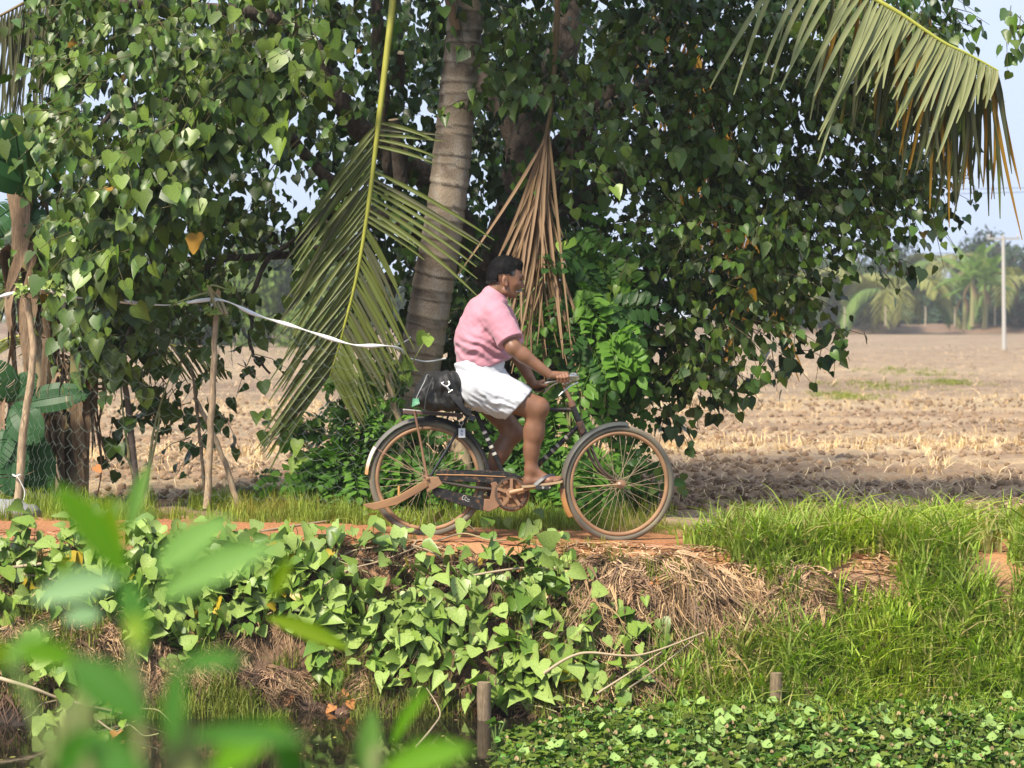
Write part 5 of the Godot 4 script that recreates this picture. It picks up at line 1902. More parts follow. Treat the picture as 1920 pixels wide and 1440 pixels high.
	put("chainring", cr.mesh(), mat(Color.WHITE, 0.75), t)
	var disc := MB.new()
	disc.lathe(bb + Vector3(0, 0, 0.028), Vector3.BACK, [Vector2(0, 0.0), Vector2(0, 0.108), Vector2(0.03, 0.112), Vector2(0.032, 0.106), Vector2(0.02, 0.1), Vector2(0.02, 0)], 40, Color(0.26, 0.135, 0.06))
	put("case_disc", disc.mesh(), mat(Color.WHITE, 0.85), t)
	var ped := [[[958.5, 923, 0.088], [1013, 911, 0.098], 0.15, [1018, 913]], [[958.5, 923, -0.07], [905, 935, -0.085], -0.14, [903, 937]]]
	for r in ped:
		var a := bk(r[0][0], r[0][1], r[0][2])
		var e := bk(r[1][0], r[1][1], r[1][2])
		var cm := MB.new()
		cm.tube(PackedVector3Array([a - (e - a) * 0.06, a, a.lerp(e, 0.5), e, e + (e - a) * 0.05]), PackedFloat32Array([0.010, 0.015, 0.010, 0.011, 0.007]), 10, Color(0.40, 0.24, 0.13))
		put("crank", cm.mesh(), mat(Color.WHITE, 0.55), t)
		var pm := MB.new()
		var c := bk(r[3][0], r[3][1], r[2])
		for zz: float in [-0.036, 0.036]:
			pm.box(Transform3D(Basis(), c + Vector3(0, 0, zz)), Vector3(0.085, 0.022, 0.014), Color(0.03, 0.03, 0.03))
		pm.bar(c + Vector3(0, 0, -0.05), c + Vector3(0, 0, 0.05), 0.008, 8, Color(0.3, 0.28, 0.26))
		pm.bar(c + Vector3(0.04, 0, -0.05), c + Vector3(0.04, 0, 0.05), 0.005, 6, Color(0.3, 0.28, 0.26))
		put("pedal", pm.mesh(), M.plain, t)
	# rear stand folded back, mud coated
	var ks := plate([bk(801, 903, 0.09), bk(790, 904, 0.09), bk(745, 930, 0.09), bk(705, 942, 0.09), bk(690, 944, 0.09), bk(681, 946, 0.09), bk(688, 952, 0.09), bk(702, 957, 0.09), bk(745, 946, 0.09), bk(785, 924, 0.09), bk(803, 912, 0.09)], 0.072, 0.09, func(p: Vector2) -> Color: return Color(0.32, 0.18, 0.085).lerp(brown, clampf(0.3 + 1.2 * nz(p.x * 3.0, p.y * 6.0), 0, 1)))
	put("stand_leg", ks, mat(Color.WHITE, 0.9), t)
	var ks2 := MB.new()
	ks2.tube(PackedVector3Array([bk(801, 905, -0.08), bk(745, 936, -0.085), bk(690, 950, -0.085)]), PackedFloat32Array([0.009, 0.010, 0.009]), 6, rust)
	ks2.bar(bk(748, 928, 0.08), bk(748, 911, 0.08), 0.008, 6, Color(0.5, 0.27, 0.08))
	ks2.bar(bk(696, 948, -0.09), bk(696, 948, 0.09), 0.009, 6, rust)
	put("stand_leg", ks2.mesh(), mat(Color.WHITE, 0.9), t)
	# lock clamped under the carrier and the tool tin
	var lk := MB.new()
	lk.box(Transform3D(Basis(Vector3.BACK, -0.3), bk(884, 783, 0.03)), Vector3(0.05, 0.03, 0.02), Color(0.12, 0.12, 0.12))
	put("saddle_clamp", lk.mesh(), metal(0.4), t)


func metal(r: float) -> StandardMaterial3D:
	var m := mat(Color.WHITE, r)
	m.metallic = 0.9
	return m


# ---------------------------------------------------------------- the rider: distance fields meshed by surface nets
class Field:
	var o: Vector3
	var h: float
	var nx: int
	var ny: int
	var nz: int
	var f := PackedFloat32Array()

	func _init(lo: Vector3, hi: Vector3, cell: float) -> void:
		o = lo
		h = cell
		nx = int((hi.x - lo.x) / cell) + 2
		ny = int((hi.y - lo.y) / cell) + 2
		nz = int((hi.z - lo.z) / cell) + 2
		f.resize(nx * ny * nz)
		f.fill(0.2)

	func span(a: Vector3, b: Vector3, m: float) -> Array:
		var lo := (a.min(b) - Vector3.ONE * m - o) / h
		var hi := (a.max(b) + Vector3.ONE * m - o) / h
		return [maxi(0, int(lo.x)), maxi(0, int(lo.y)), maxi(0, int(lo.z)), mini(nx - 1, int(hi.x) + 1), mini(ny - 1, int(hi.y) + 1), mini(nz - 1, int(hi.z) + 1)]

	# a tapered capsule; sq squashes it along an axis of the world (its reach along z divided by sq.z ...)
	func cone(a: Vector3, b: Vector3, ra: float, rb: float, k: float, sq := Vector3.ONE, cut := false) -> void:
		var grow := maxf(ra, rb) * maxf(1.0 / sq.x, maxf(1.0 / sq.y, 1.0 / sq.z)) + k + h * 2.0
		var s := span(a, b, grow)
		var ab := (b - a) * sq
		var l2 := maxf(ab.length_squared(), 1e-9)
		for z in range(s[2], s[5] + 1):
			for y in range(s[1], s[4] + 1):
				var i: int = (z * ny + y) * nx + s[0]
				var p := Vector3(o.x + s[0] * h, o.y + y * h, o.z + z * h)
				for x in range(s[0], s[3] + 1):
					var q := (p - a) * sq
					var t := clampf(q.dot(ab) / l2, 0.0, 1.0)
					var d := (q - ab * t).length() - (ra + (rb - ra) * t)
					var g := f[i]
					if cut:
						d = -d
						var m := maxf(k - absf(d - g), 0.0) / k
						f[i] = maxf(d, g) + m * m * k * 0.25
					elif d < g + k:
						var m := maxf(k - absf(d - g), 0.0) / k
						f[i] = minf(d, g) - m * m * k * 0.25
					i += 1
					p.x += h

	func ball(c: Vector3, r: Vector3, k: float, b := Basis(), cut := false) -> void:
		var big := maxf(r.x, maxf(r.y, r.z))
		var small := minf(r.x, minf(r.y, r.z))
		var s := span(c, c, big + k + h * 2.0)
		var inv := b.inverse()
		for z in range(s[2], s[5] + 1):
			for y in range(s[1], s[4] + 1):
				var i: int = (z * ny + y) * nx + s[0]
				for x in range(s[0], s[3] + 1):
					var q := inv * (Vector3(o.x + x * h, o.y + y * h, o.z + z * h) - c)
					var e := q / r
					var l := e.length()
					var g2 := (e / r).length()
					var d := l * (l - 1.0) / g2 if g2 > 1e-6 else -small
					var g := f[i]
					if cut:
						d = -d
						var m := maxf(k - absf(d - g), 0.0) / k
						f[i] = maxf(d, g) + m * m * k * 0.25
					elif d < g + k:
						var m := maxf(k - absf(d - g), 0.0) / k
						f[i] = minf(d, g) - m * m * k * 0.25
					i += 1

	func alter(c: Callable) -> void:       # c(point, distance) -> distance, near the surface only
		var i := 0
		for z in nz:
			for y in ny:
				for x in nx:
					var g := f[i]
					if g < 0.05:
						f[i] = c.call(Vector3(o.x + x * h, o.y + y * h, o.z + z * h), g)
					i += 1

	func value(p: Vector3) -> float:
		var q := (p - o) / h
		var x := clampi(int(q.x), 0, nx - 2)
		var y := clampi(int(q.y), 0, ny - 2)
		var z := clampi(int(q.z), 0, nz - 2)
		var u := q - Vector3(x, y, z)
		var i := (z * ny + y) * nx + x
		var yy := nx
		var zz := nx * ny
		return lerpf(lerpf(lerpf(f[i], f[i + 1], u.x), lerpf(f[i + yy], f[i + yy + 1], u.x), u.y), lerpf(lerpf(f[i + zz], f[i + zz + 1], u.x), lerpf(f[i + zz + yy], f[i + zz + yy + 1], u.x), u.y), u.z)

	func into(b: MB, col: Callable) -> void:
		var yy := nx
		var zz := nx * ny
		var id := {}
		var off := [0, 1, yy, yy + 1, zz, zz + 1, zz + yy, zz + yy + 1]
		var edges := [[0, 1], [2, 3], [4, 5], [6, 7], [0, 2], [1, 3], [4, 6], [5, 7], [0, 4], [1, 5], [2, 6], [3, 7]]
		var lim := h * 5.0
		for z in nz - 1:
			for y in ny - 1:
				var i := (z * ny + y) * nx - 1
				for x in nx - 1:
					i += 1
					if absf(f[i]) > lim:
						continue
					var neg := 0
					for k in 8:
						if f[i + off[k]] < 0.0:
							neg += 1
					if neg == 0 or neg == 8:
						continue
					var sum := Vector3.ZERO
					var cnt := 0
					for e in edges:
						var a := f[i + off[e[0]]]
						var c := f[i + off[e[1]]]
						if (a < 0.0) != (c < 0.0):
							var t := a / (a - c)
							var pa := Vector3(e[0] & 1, (e[0] >> 1) & 1, e[0] >> 2)
							var pc := Vector3(e[1] & 1, (e[1] >> 1) & 1, e[1] >> 2)
							sum += pa.lerp(pc, t)
							cnt += 1
					var p := o + (Vector3(x, y, z) + sum / cnt) * h
					var g := Vector3(value(p + Vector3(h, 0, 0)) - value(p - Vector3(h, 0, 0)), value(p + Vector3(0, h, 0)) - value(p - Vector3(0, h, 0)), value(p + Vector3(0, 0, h)) - value(p - Vector3(0, 0, h))).normalized()
					id[i] = b.vert(p, g, col.call(p, g))
		for i: int in id:
			var a := f[i] < 0.0
			for ax in 3:
				var st: int = [1, yy, zz][ax]
				if a == (f[i + st] < 0.0):
					continue
				var s1: int = [yy, zz, 1][ax]
				var s2: int = [zz, 1, yy][ax]
				if id.has(i - s1) and id.has(i - s2) and id.has(i - s1 - s2):
					b.quad(id[i], id[i - s1], id[i - s1 - s2], id[i - s2])


func finger(fl: Field, root: Vector3, pts: Array, r: float) -> void:
	var p := root
	for k in pts.size():
		var q: Vector3 = pts[k]
		fl.cone(p, q, r * (1.0 - 0.08 * k), r * (1.0 - 0.08 * (k + 1)), 0.003)
		p = q


func rider() -> void:
	var t := thing("person", "person in pink short sleeved shirt and folded white waist cloth riding the bicycle", "person", at(888, 755, 13.0))
	var org := t.position
	var S := func(px: float, py: float, d: float) -> Vector3: return at(px, py, d) - org
	var skin := Color(0.205, 0.098, 0.054)
	var skin_col := func(p: Vector3, g: Vector3) -> Color:
		var k := 1.0 + 0.22 * nz(p.x * 14.0 + p.z * 8.0, p.y * 14.0)
		return Color(skin.r * k, skin.g * k, skin.b * k)
	var b := MB.new()
	# ---- body: trunk, arms and legs in one field
	var f := Field.new(S.call(835, 935, 13.0) - Vector3(0, 0, 0.34), S.call(1075, 535, 13.0) + Vector3(0, 0, 0.34), 0.0095)
	var pel: Vector3 = S.call(888, 712, 13.0)
	var nearhip: Vector3 = S.call(895, 730, 12.90)
	var farhip: Vector3 = S.call(895, 730, 13.10)
	var nk: Vector3 = S.call(1008, 765, 12.87)
	var na: Vector3 = S.call(996, 880, 12.885)
	var fk: Vector3 = S.call(962, 808, 13.13)
	var fa: Vector3 = S.call(915, 893, 13.115)
	f.cone(pel, S.call(905, 620, 13.0), 0.112, 0.11, 0.04)
	f.cone(S.call(905, 620, 13.0), S.call(922, 572, 13.0), 0.12, 0.07, 0.04)
	f.cone(S.call(922, 575, 13.0), S.call(930, 552, 13.0), 0.062, 0.058, 0.03)
	var ns: Vector3 = S.call(931, 590, 12.83)
	var fs: Vector3 = S.call(938, 590, 13.17)
	f.cone(ns, fs, 0.055, 0.055, 0.04)
	# legs
	f.cone(nearhip, nk, 0.092, 0.064, 0.03)
	f.cone(S.call(960, 748, 12.88), S.call(1000, 762, 12.87), 0.078, 0.064, 0.03)
	f.ball(S.call(1015, 764, 12.865), Vector3(0.046, 0.05, 0.05), 0.03)
	f.cone(nk + Vector3(-0.012, -0.03, 0), S.call(1003, 815, 12.875), 0.058, 0.058, 0.03)
	f.cone(S.call(999, 806, 12.877), S.call(996, 848, 12.88), 0.055, 0.041, 0.03)
	f.cone(S.call(997, 840, 12.88), na, 0.046, 0.037, 0.03)
	f.cone(farhip, fk, 0.09, 0.06, 0.03)
	f.ball(S.call(968, 812, 13.125), Vector3(0.046, 0.048, 0.05), 0.03)
	f.cone(fk + Vector3(-0.01, -0.02, 0), S.call(935, 850, 13.12), 0.06, 0.056, 0.03)
	f.cone(S.call(940, 845, 13.12), fa, 0.054, 0.036, 0.03)
	# feet
	for e in [[na, S.call(991, 903, 12.885), S.call(1030, 901, 12.875), S.call(1050, 897, 12.872), 12.875, 1.0], [fa, S.call(905, 912, 13.115), S.call(942, 922, 13.12), S.call(958, 925, 13.12), 13.12, -1.0]]:
		f.cone(e[0], e[1], 0.036, 0.031, 0.02)
		f.cone(e[0], e[2], 0.032, 0.024, 0.02)
		f.cone(e[1], e[2], 0.026, 0.026, 0.02, Vector3(1, 1, 0.8))
		f.cone(e[2], e[3], 0.027, 0.016, 0.015, Vector3(1, 1, 0.62))
	# arms
	var ne: Vector3 = S.call(962, 652, 12.74)
	var nw: Vector3 = S.call(1032, 704, 12.735)
	var fe: Vector3 = S.call(968, 664, 13.25)
	var fw: Vector3 = S.call(1000, 720, 13.255)
	f.cone(ns, ne, 0.056, 0.046, 0.03)
	f.cone(ne, ne.lerp(nw, 0.3), 0.044, 0.043, 0.02)
	f.cone(ne.lerp(nw, 0.25), nw, 0.043, 0.027, 0.02)
	f.cone(fs, fe, 0.056, 0.044, 0.03)
	f.cone(fe, fw, 0.044, 0.028, 0.02)
	f.into(b, skin_col)
	# toes
	var toes := Field.new(S.call(1030, 912, 12.875) - Vector3(0, 0, 0.07), S.call(1066, 885, 12.875) + Vector3(0, 0, 0.07), 0.0035)
	for k in 5:
		var z := 0.034 - k * 0.017
		var a: Vector3 = S.call(1040, 901, 12.873) + Vector3(0, 0, -z)
		toes.cone(a, a + Vector3([0.046, 0.044, 0.038, 0.032, 0.024][k], 0.006, 0), 0.011, [0.0105, 0.0085, 0.008, 0.0075, 0.007][k], 0.002)
	toes.into(b, skin_col)
	# ---- hands: palm, four fingers curled round the grip, thumb underneath
	for e in [[nw, S.call(1052, 704, 12.745), S.call(1062, 706, 12.745), S.call(1030, 710, 12.73), 12.745, 1.0], [fw, S.call(1010, 722, 13.262), S.call(1022, 719, 13.265), S.call(1002, 729, 13.27), 13.265, -1.0]]:
		var wr: Vector3 = e[0]
		var kn: Vector3 = e[1]
		var axis: Vector3 = (e[2] - e[3]).normalized()           # along the grip, forward
		var down := Vector3(0.05, -1, 0).normalized()
		var side := Vector3(0, 0, e[5])
		var fl := Field.new(wr.min(kn) - Vector3(0.075, 0.075, 0.075), wr.max(kn) + Vector3(0.085, 0.06, 0.075), 0.0042)
		# back of the hand lies on top of the grip
		fl.cone(wr, wr.lerp(kn, 0.55), 0.027, 0.026, 0.012)
		for k in 4:
			var u := k * 0.021 - 0.030
			var knuckle := kn + axis * (0.034 - k * 0.0195) + Vector3(0, 0.008, 0) + side * (0.012 - 0.002 * k)
			fl.cone(wr.lerp(kn, 0.3) + axis * (0.004 - k * 0.006), knuckle, 0.016, 0.0118, 0.010)
			var l: float = [0.9, 1.0, 0.95, 0.8][k]
			finger(fl, knuckle, [knuckle + (side * 0.026 + down * 0.022 + axis * 0.006) * l, knuckle + (side * 0.018 + down * 0.046 + axis * 0.007) * l, knuckle + (side * -0.004 + down * 0.052 + axis * 0.006) * l], 0.0102)
			u = 0.0
		var th := wr.lerp(kn, 0.35) - side * 0.012
		fl.cone(th, th + axis * 0.03 + down * 0.016 - side * 0.014, 0.017, 0.0125, 0.008)
		finger(fl, th + axis * 0.03 + down * 0.016 - side * 0.014, [th + axis * 0.055 + down * 0.03 - side * 0.010, th + axis * 0.074 + down * 0.038 + side * 0.002], 0.0118)
		fl.into(b, skin_col)
	# ---- head, in profile, tilted a little down
	var hf := Field.new(S.call(906, 572, 13.0) - Vector3(0, 0, 0.11), S.call(992, 472, 13.0) + Vector3(0, 0, 0.11), 0.0042)
	var H := func(px: float, py: float, z := 0.0) -> Vector3: return at(px, py, 13.0) - org + Vector3(0, 0, z)
	var tilt := Basis(Vector3.BACK, -0.12)
	hf.cone(H.call(924, 562), H.call(934, 540), 0.060, 0.058, 0.02)
	hf.ball(H.call(947, 510), Vector3(0.102, 0.094, 0.076), 0.015, tilt)
	hf.ball(H.call(961, 528), Vector3(0.060, 0.082, 0.062), 0.02, tilt)
	hf.cone(H.call(948, 546, 0.035), H.call(962, 552, 0.014), 0.026, 0.024, 0.02)
	hf.cone(H.call(948, 546, -0.035), H.call(962, 552, -0.014), 0.026, 0.024, 0.02)
	hf.ball(H.call(963.5, 552), Vector3(0.020, 0.020, 0.026), 0.012)
	hf.cone(H.call(975, 520, 0.030), H.call(979, 519, 0.008), 0.010, 0.010, 0.010)           # brow ridges
	hf.cone(H.call(975, 520, -0.030), H.call(979, 519, -0.008), 0.010, 0.010, 0.010)
	hf.ball(H.call(976, 525.5, 0.030), Vector3(0.012, 0.009, 0.014), 0.006, Basis(), true)   # eye hollows
	hf.ball(H.call(976, 525.5, -0.030), Vector3(0.012, 0.009, 0.014), 0.006, Basis(), true)
	hf.ball(H.call(972.5, 525.8, 0.029), Vector3(0.0125, 0.0115, 0.012), 0.003)                # eyeballs under their lids
	hf.ball(H.call(972.5, 525.8, -0.029), Vector3(0.0125, 0.0115, 0.012), 0.003)
	hf.cone(H.call(976.5, 524), H.call(980.5, 536.5), 0.008, 0.0115, 0.008)                  # nose
	hf.ball(H.call(977, 538.5, 0.010), Vector3(0.010, 0.008, 0.008), 0.005)
	hf.ball(H.call(977, 538.5, -0.010), Vector3(0.010, 0.008, 0.008), 0.005)
	hf.cone(H.call(966, 532, 0.040), H.call(971, 534, 0.028), 0.016, 0.014, 0.015)           # cheeks
	hf.cone(H.call(966, 532, -0.040), H.call(971, 534, -0.028), 0.016, 0.014, 0.015)
	hf.cone(H.call(973.5, 545.2, 0.016), H.call(973.5, 545.2, -0.016), 0.0085, 0.0085, 0.006)    # lips
	hf.cone(H.call(972, 548.2, 0.014), H.call(972, 548.2, -0.014), 0.0085, 0.0085, 0.005)
	for z: float in [1.0, -1.0]:                                                             # ears
		var eb := Basis(Vector3.UP, z * 0.35) * Basis(Vector3.BACK, 0.1)
		hf.ball(H.call(946.5, 528.5, 0.074 * z), Vector3(0.019, 0.032, 0.010), 0.004, eb)
		hf.ball(H.call(949, 527.5, 0.083 * z), Vector3(0.009, 0.017, 0.007), 0.004, eb, true)
		hf.ball(H.call(950, 535, 0.074 * z), Vector3(0.008, 0.010, 0.008), 0.004)
	var lip_y: float = H.call(973, 547).y
	hf.into(b, func(p: Vector3, g: Vector3) -> Color:
		var k := 1.0 + 0.15 * nz(p.x * 3.0 + p.z, p.y * 3.0)
		var c := Color(skin.r * k, skin.g * k, skin.b * k)
		var brow: float = exp(-(pow((p.y - H.call(977, 519.2).y) / 0.0055, 2.0))) * smoothstep(H.call(969, 0).x, H.call(975, 0).x, p.x) * smoothstep(0.004, 0.012, absf(p.z)) * (1.0 - smoothstep(0.045, 0.055, absf(p.z)))
		c = c.lerp(Color(0.03, 0.022, 0.02), 0.85 * brow)
		var eye: float = exp(-(pow((p.y - H.call(977, 525.8).y) / 0.004, 2.0))) * smoothstep(H.call(971, 0).x, H.call(974, 0).x, p.x) * smoothstep(0.015, 0.02, absf(p.z)) * (1.0 - smoothstep(0.038, 0.044, absf(p.z)))
		c = c.lerp(Color(0.05, 0.03, 0.025), 0.8 * eye)
		var lip: float = exp(-pow((p.y - lip_y) / 0.006, 2.0)) * smoothstep(H.call(969, 0).x, H.call(972, 0).x, p.x) * (1.0 - smoothstep(0.018, 0.026, absf(p.z)))
		return c.lerp(Color(0.16, 0.06, 0.045), 0.6 * lip))
	var sm := mat(Color.WHITE, 0.48)
	sm.subsurf_scatter_enabled = true
	sm.subsurf_scatter_strength = 0.12
	put("body", b.mesh(), sm, t)
	# ---- hair: the scalp grown by a centimetre, cut along the hairline, rough with strands
	var hr := Field.new(S.call(906, 548, 13.0) - Vector3(0, 0, 0.11), S.call(992, 470, 13.0) + Vector3(0, 0, 0.11), 0.0045)
	hr.ball(H.call(947, 509.5), Vector3(0.1055, 0.099, 0.080), 0.01, tilt)
	hr.ball(H.call(928, 525), Vector3(0.052, 0.058, 0.07), 0.03)
	hr.ball(H.call(970, 495), Vector3(0.034, 0.028, 0.05), 0.02)
	var h0: Vector3 = H.call(981, 504)
	hr.alter(func(p: Vector3, g: float) -> float:
		var q := Vector2(p.x - h0.x, p.y - h0.y) * 313.0       # pixels from the forelock, y up
		# forehead line, temple, in front of and below the ear, nape
		var az := absf(p.z) / 0.08
		var line := -q.y - 1.0 + 4.0 * az * az
		line = maxf(line, 0.0) if q.x > -16.0 else -1.0
		var face := minf(q.x + 16.0 - 3.0 * (1.0 - az), -q.y - 0.5 + 5.0 * (az - 0.8))
		var sideburn := minf(q.x + 31.0, -q.y - 13.0)
		var nape := minf(-q.y - 25.0 + 0.0 * q.x, 100.0)
		var ear := minf(11.0 - absf(q.x + 36.0), -q.y - 10.0)
		var cutd := maxf(maxf(face, sideburn), maxf(nape, ear)) / 313.0
		return maxf(g + 0.0016 * nz(p.x * 40.0 + p.z * 20.0, p.y * 40.0), cutd))
	var hb := MB.new()
	hr.into(hb, func(p: Vector3, g: Vector3) -> Color:
		var q := Vector2(p.x - h0.x, p.y - h0.y) * 313.0
		var grey := smoothstep(-24.0, -14.0, q.x) * smoothstep(-2.0, -9.0, q.y) + 0.5 * smoothstep(-20.0, -30.0, q.y)
		var k := 1.0 + 0.5 * nz(p.x * 20.0, p.y * 20.0)
		return Color(0.006 * k, 0.006 * k, 0.0065 * k).lerp(Color(0.22, 0.22, 0.22), clampf(grey * 0.6, 0, 1)))
	rng.seed = 613
	var many := hb.v.size()
	for k in 1500:
		var i := rng.randi() % many
		var q := hb.v[i]
		var nn := hb.n[i]
		var d := (nn * 0.03 + Vector3(-0.35, -0.6, 0) - nn * nn.dot(Vector3(-0.35, -0.6, 0)) + rv() * 0.3).normalized()
		var cc := hb.c[i] * rf(0.6, 2.2)
		hb.ribbon(PackedVector3Array([q - nn * 0.002, q + d * 0.010, q + d * 0.019 - nn * 0.002]), PackedFloat32Array([0.0016, 0.0013, 0.0004]), nn, 0.2, cc, cc)
	var hm := mat(Color.WHITE, 0.7)
	hm.metallic_specular = 0.25
	put("hair", hb.mesh(), hm, t)
	# moustache: grey bristles
	rng.seed = 611
	var mo := MB.new()
	for k in 200:
		var z := rf(-0.034, 0.034)
		var p: Vector3 = H.call(977.5 - 9000.0 * z * z, 541.5 + 3000.0 * z * z, z) + Vector3(rf(-0.003, 0.001), rf(-0.003, 0.003), 0)
		var d := Vector3(0.35, -1.0, signf(z) * 0.7 + rf(-0.3, 0.3)).normalized()
		mo.bar(p, p + d * rf(0.010, 0.016) + Vector3(0.002, 0, 0), 0.0013, 4, Color(0.27, 0.26, 0.25) * rf(0.5, 1.2), 0.0006)
	put("moustache", mo.mesh(), M.plain, t)
	# ---- shirt
	var sh := Field.new(S.call(838, 722, 13.0) - Vector3(0, 0, 0.36), S.call(995, 520, 13.0) + Vector3(0, 0, 0.36), 0.0078)
	var sq := Vector3(1, 1, 0.80)
	sh.cone(S.call(904, 682, 13.0), S.call(903, 638, 13.0), 0.152, 0.152, 0.05, sq)
	sh.cone(S.call(903, 640, 13.0), S.call(911, 596, 13.0), 0.152, 0.130, 0.05, sq)
	sh.cone(S.call(911, 598, 13.0), S.call(924, 566, 13.0), 0.130, 0.078, 0.05, sq)
	sh.ball(S.call(932, 680, 13.0), Vector3(0.096, 0.11, 0.14), 0.05)
	sh.cone(S.call(926, 590, 12.86), S.call(930, 590, 13.14), 0.078, 0.078, 0.05)
	sh.cone(S.call(920, 556, 13.0), S.call(936, 556, 13.0), 0.058, 0.058, 0.03)
	var body_only := sh.f.duplicate()
	var ncut: Vector3 = S.call(953, 643, 12.76)
	var ndir := (ne - ns).normalized()
	var fcut: Vector3 = S.call(958, 648, 13.23)
	var fdir := (fe - fs).normalized()
	var hem0: Vector3 = S.call(905, 687, 13.0)
	var hemn := Vector3(0.27, -0.963, 0).normalized()
	var neck0: Vector3 = S.call(931, 549, 13.0)
	var neckn := Vector3(0.55, 0.83, 0).normalized()
	# sleeves, cut square at their cuffs, then joined to the trunk
	var sl := Field.new(sh.o, sh.o + Vector3(sh.nx - 1.5, sh.ny - 1.5, sh.nz - 1.5) * sh.h, sh.h)
	sl.cone(ns + Vector3(0, 0.0, 0), ne, 0.082, 0.079, 0.01)
	sl.cone(fs, fe, 0.080, 0.075, 0.01)
	var fold := func(p: Vector3) -> float:
		return 0.010 * nz(p.x * 4.0 + p.z * 2.0, p.y * 7.0 + p.x * 5.0) + 0.0045 * nz(p.x * 7.0 + 3.0, p.y * 15.0 - p.x * 8.0)
	for i in sh.f.size():
		var a := sh.f[i]
		var c := sl.f[i] if i < sl.f.size() else 0.2
		if a > 0.06 and c > 0.06:
			continue
		var x := i % sh.nx
		var y := (i / sh.nx) % sh.ny
		var z := i / (sh.nx * sh.ny)
		var p := sh.o + Vector3(x, y, z) * sh.h
		var w: float = fold.call(p)
		a += w - 0.010 * exp(-pow((p - ns - Vector3(-0.045, -0.1, 0.02)).length() / 0.06, 2.0)) * sin((p.x + p.y * 0.6) * 130.0) * 0.5
		c += w * 0.8
		# drag folds from the armpit across the back and above the hem
		a += 0.009 * sin((p.y * 1.0 + p.x * 0.55) * 95.0 + 4.0 * nz(p.x * 4.0, p.y * 4.0)) * exp(-pow((p.y - S.call(0, 655, 13.0).y) / 0.07, 2.0)) * smoothstep(0.0, 0.1, p.z)
		a = maxf(a, maxf((p - hem0).dot(hemn) + 0.010 * sin(p.x * 30.0 + p.z * 9.0), (p - neck0).dot(neckn)))
		c = maxf(c, (p - ncut).dot(ndir) if p.z > 0.0 else (p - fcut).dot(fdir))
		var m := maxf(0.022 - absf(a - c), 0.0) / 0.022
		sh.f[i] = minf(a, c) - m * m * 0.022 * 0.25
	var sb := MB.new()
	sh.into(sb, func(p: Vector3, g: Vector3) -> Color:
		var k := 1.0 + 0.10 * nz(p.x * 9.0, p.y * 9.0)
		return Color(0.47 * k, 0.215 * k, 0.27 * k))
	var shm := relief(mat(Color.WHITE, 0.85), M.lump, 0.06)
	shm.uv1_triplanar = true
	shm.uv1_scale = Vector3(9, 9, 9)
	shm.rim_enabled = true
	shm.rim = 0.35
	var shirt := put("shirt", sb.mesh(), shm, t)
	# collar: a folded band standing round the neck
	var co := MB.new()
	var n := 30
	for lay in 2:
		var fst := co.v.size()
		for i in n + 1:
			var a := lerpf(-2.75, 2.75, float(i) / n)                  # 0 is the nape
			var u := Vector3(-cos(a), 0, sin(a))
			var c0: Vector3 = S.call(931, 551, 13.0)
			var along := Vector3(0.83, -0.55, 0)
			var ring := along * (-u.x * -1.0) * 0.068 + Vector3(0, 0, u.z) * 0.072
			var top := c0 + ring + neckn * 0.016
			var low := c0 + ring * 1.22 - neckn * (0.030 + 0.018 * absf(a) / 2.75) + along * 0.012 * absf(a) / 2.75
			var nn := (ring.normalized() + neckn * 0.3).normalized()
			var e := 0.0 if lay == 0 else -0.004
			for q: Vector3 in [top + nn * e, top.lerp(low, 0.5) + nn * (e + 0.004), low + nn * e]:
				co.vert(q, nn, Color(0.49, 0.23, 0.285))
		for i in n:
			for j in 2:
				co.quad(fst + i * 3 + j, fst + i * 3 + 3 + j, fst + i * 3 + 4 + j, fst + i * 3 + j + 1)
	put("collar", co.mesh(), shm, shirt)
	# ---- waist cloth, folded up to the knee
	var dh := Field.new(S.call(838, 800, 13.0) - Vector3(0, 0, 0.3), S.call(1005, 655, 13.0) + Vector3(0, 0, 0.3), 0.0078)
	dh.cone(S.call(899, 680, 13.0), S.call(902, 714, 13.0), 0.145, 0.152, 0.05, Vector3(1, 1, 0.8))
	dh.cone(S.call(898, 726, 12.92), S.call(970, 752, 12.885), 0.136, 0.108, 0.05)
	dh.cone(S.call(905, 740, 12.95), S.call(955, 768, 12.9), 0.09, 0.06, 0.05)
	dh.cone(S.call(900, 726, 13.08), S.call(960, 760, 13.1), 0.12, 0.085, 0.06)
	dh.cone(S.call(935, 735, 13.0), S.call(962, 748, 13.0), 0.10, 0.08, 0.06)
	var k0: Vector3 = S.call(971, 759, 13.0)
	var kn2 := Vector3(0.74, -0.67, 0).normalized()
	var w0: Vector3 = S.call(905, 676, 13.0)
	dh.alter(func(p: Vector3, g: float) -> float:
		# creases run from the waist knot down and forward along the thigh
		var along := (p - w0).dot(Vector3(0.78, -0.62, 0))
		var across := (p - w0).dot(Vector3(0.62, 0.78, 0)) + p.z * 0.25
		var s := 0.010 * nz(along * 2.5, across * 14.0) + 0.005 * sin(across * 120.0 + 9.0 * nz(along * 3.0, across * 4.0)) * smoothstep(0.02, 0.15, along) + 0.003 * nz(along * 7.0 + 7.0, across * 22.0)
		s += 0.008 * sin((p.y + 0.3 * p.x) * 85.0) * exp(-pow((p.y - S.call(0, 690, 13.0).y) / 0.045, 2.0)) * smoothstep(0.05, -0.1, p.x)
		var d := g + s
		d = maxf(d, (p - k0).dot(kn2) + 0.008 * nz(p.z * 3.0, 1.0) + (0.055 if p.z < -0.03 else 0.0) * smoothstep(-0.03, -0.08, p.z))
		return maxf(d, -(p - w0).dot(hemn) - 0.03 + 0.03 * smoothstep(-0.06, 0.0, p.x - w0.x)))
	var db := MB.new()
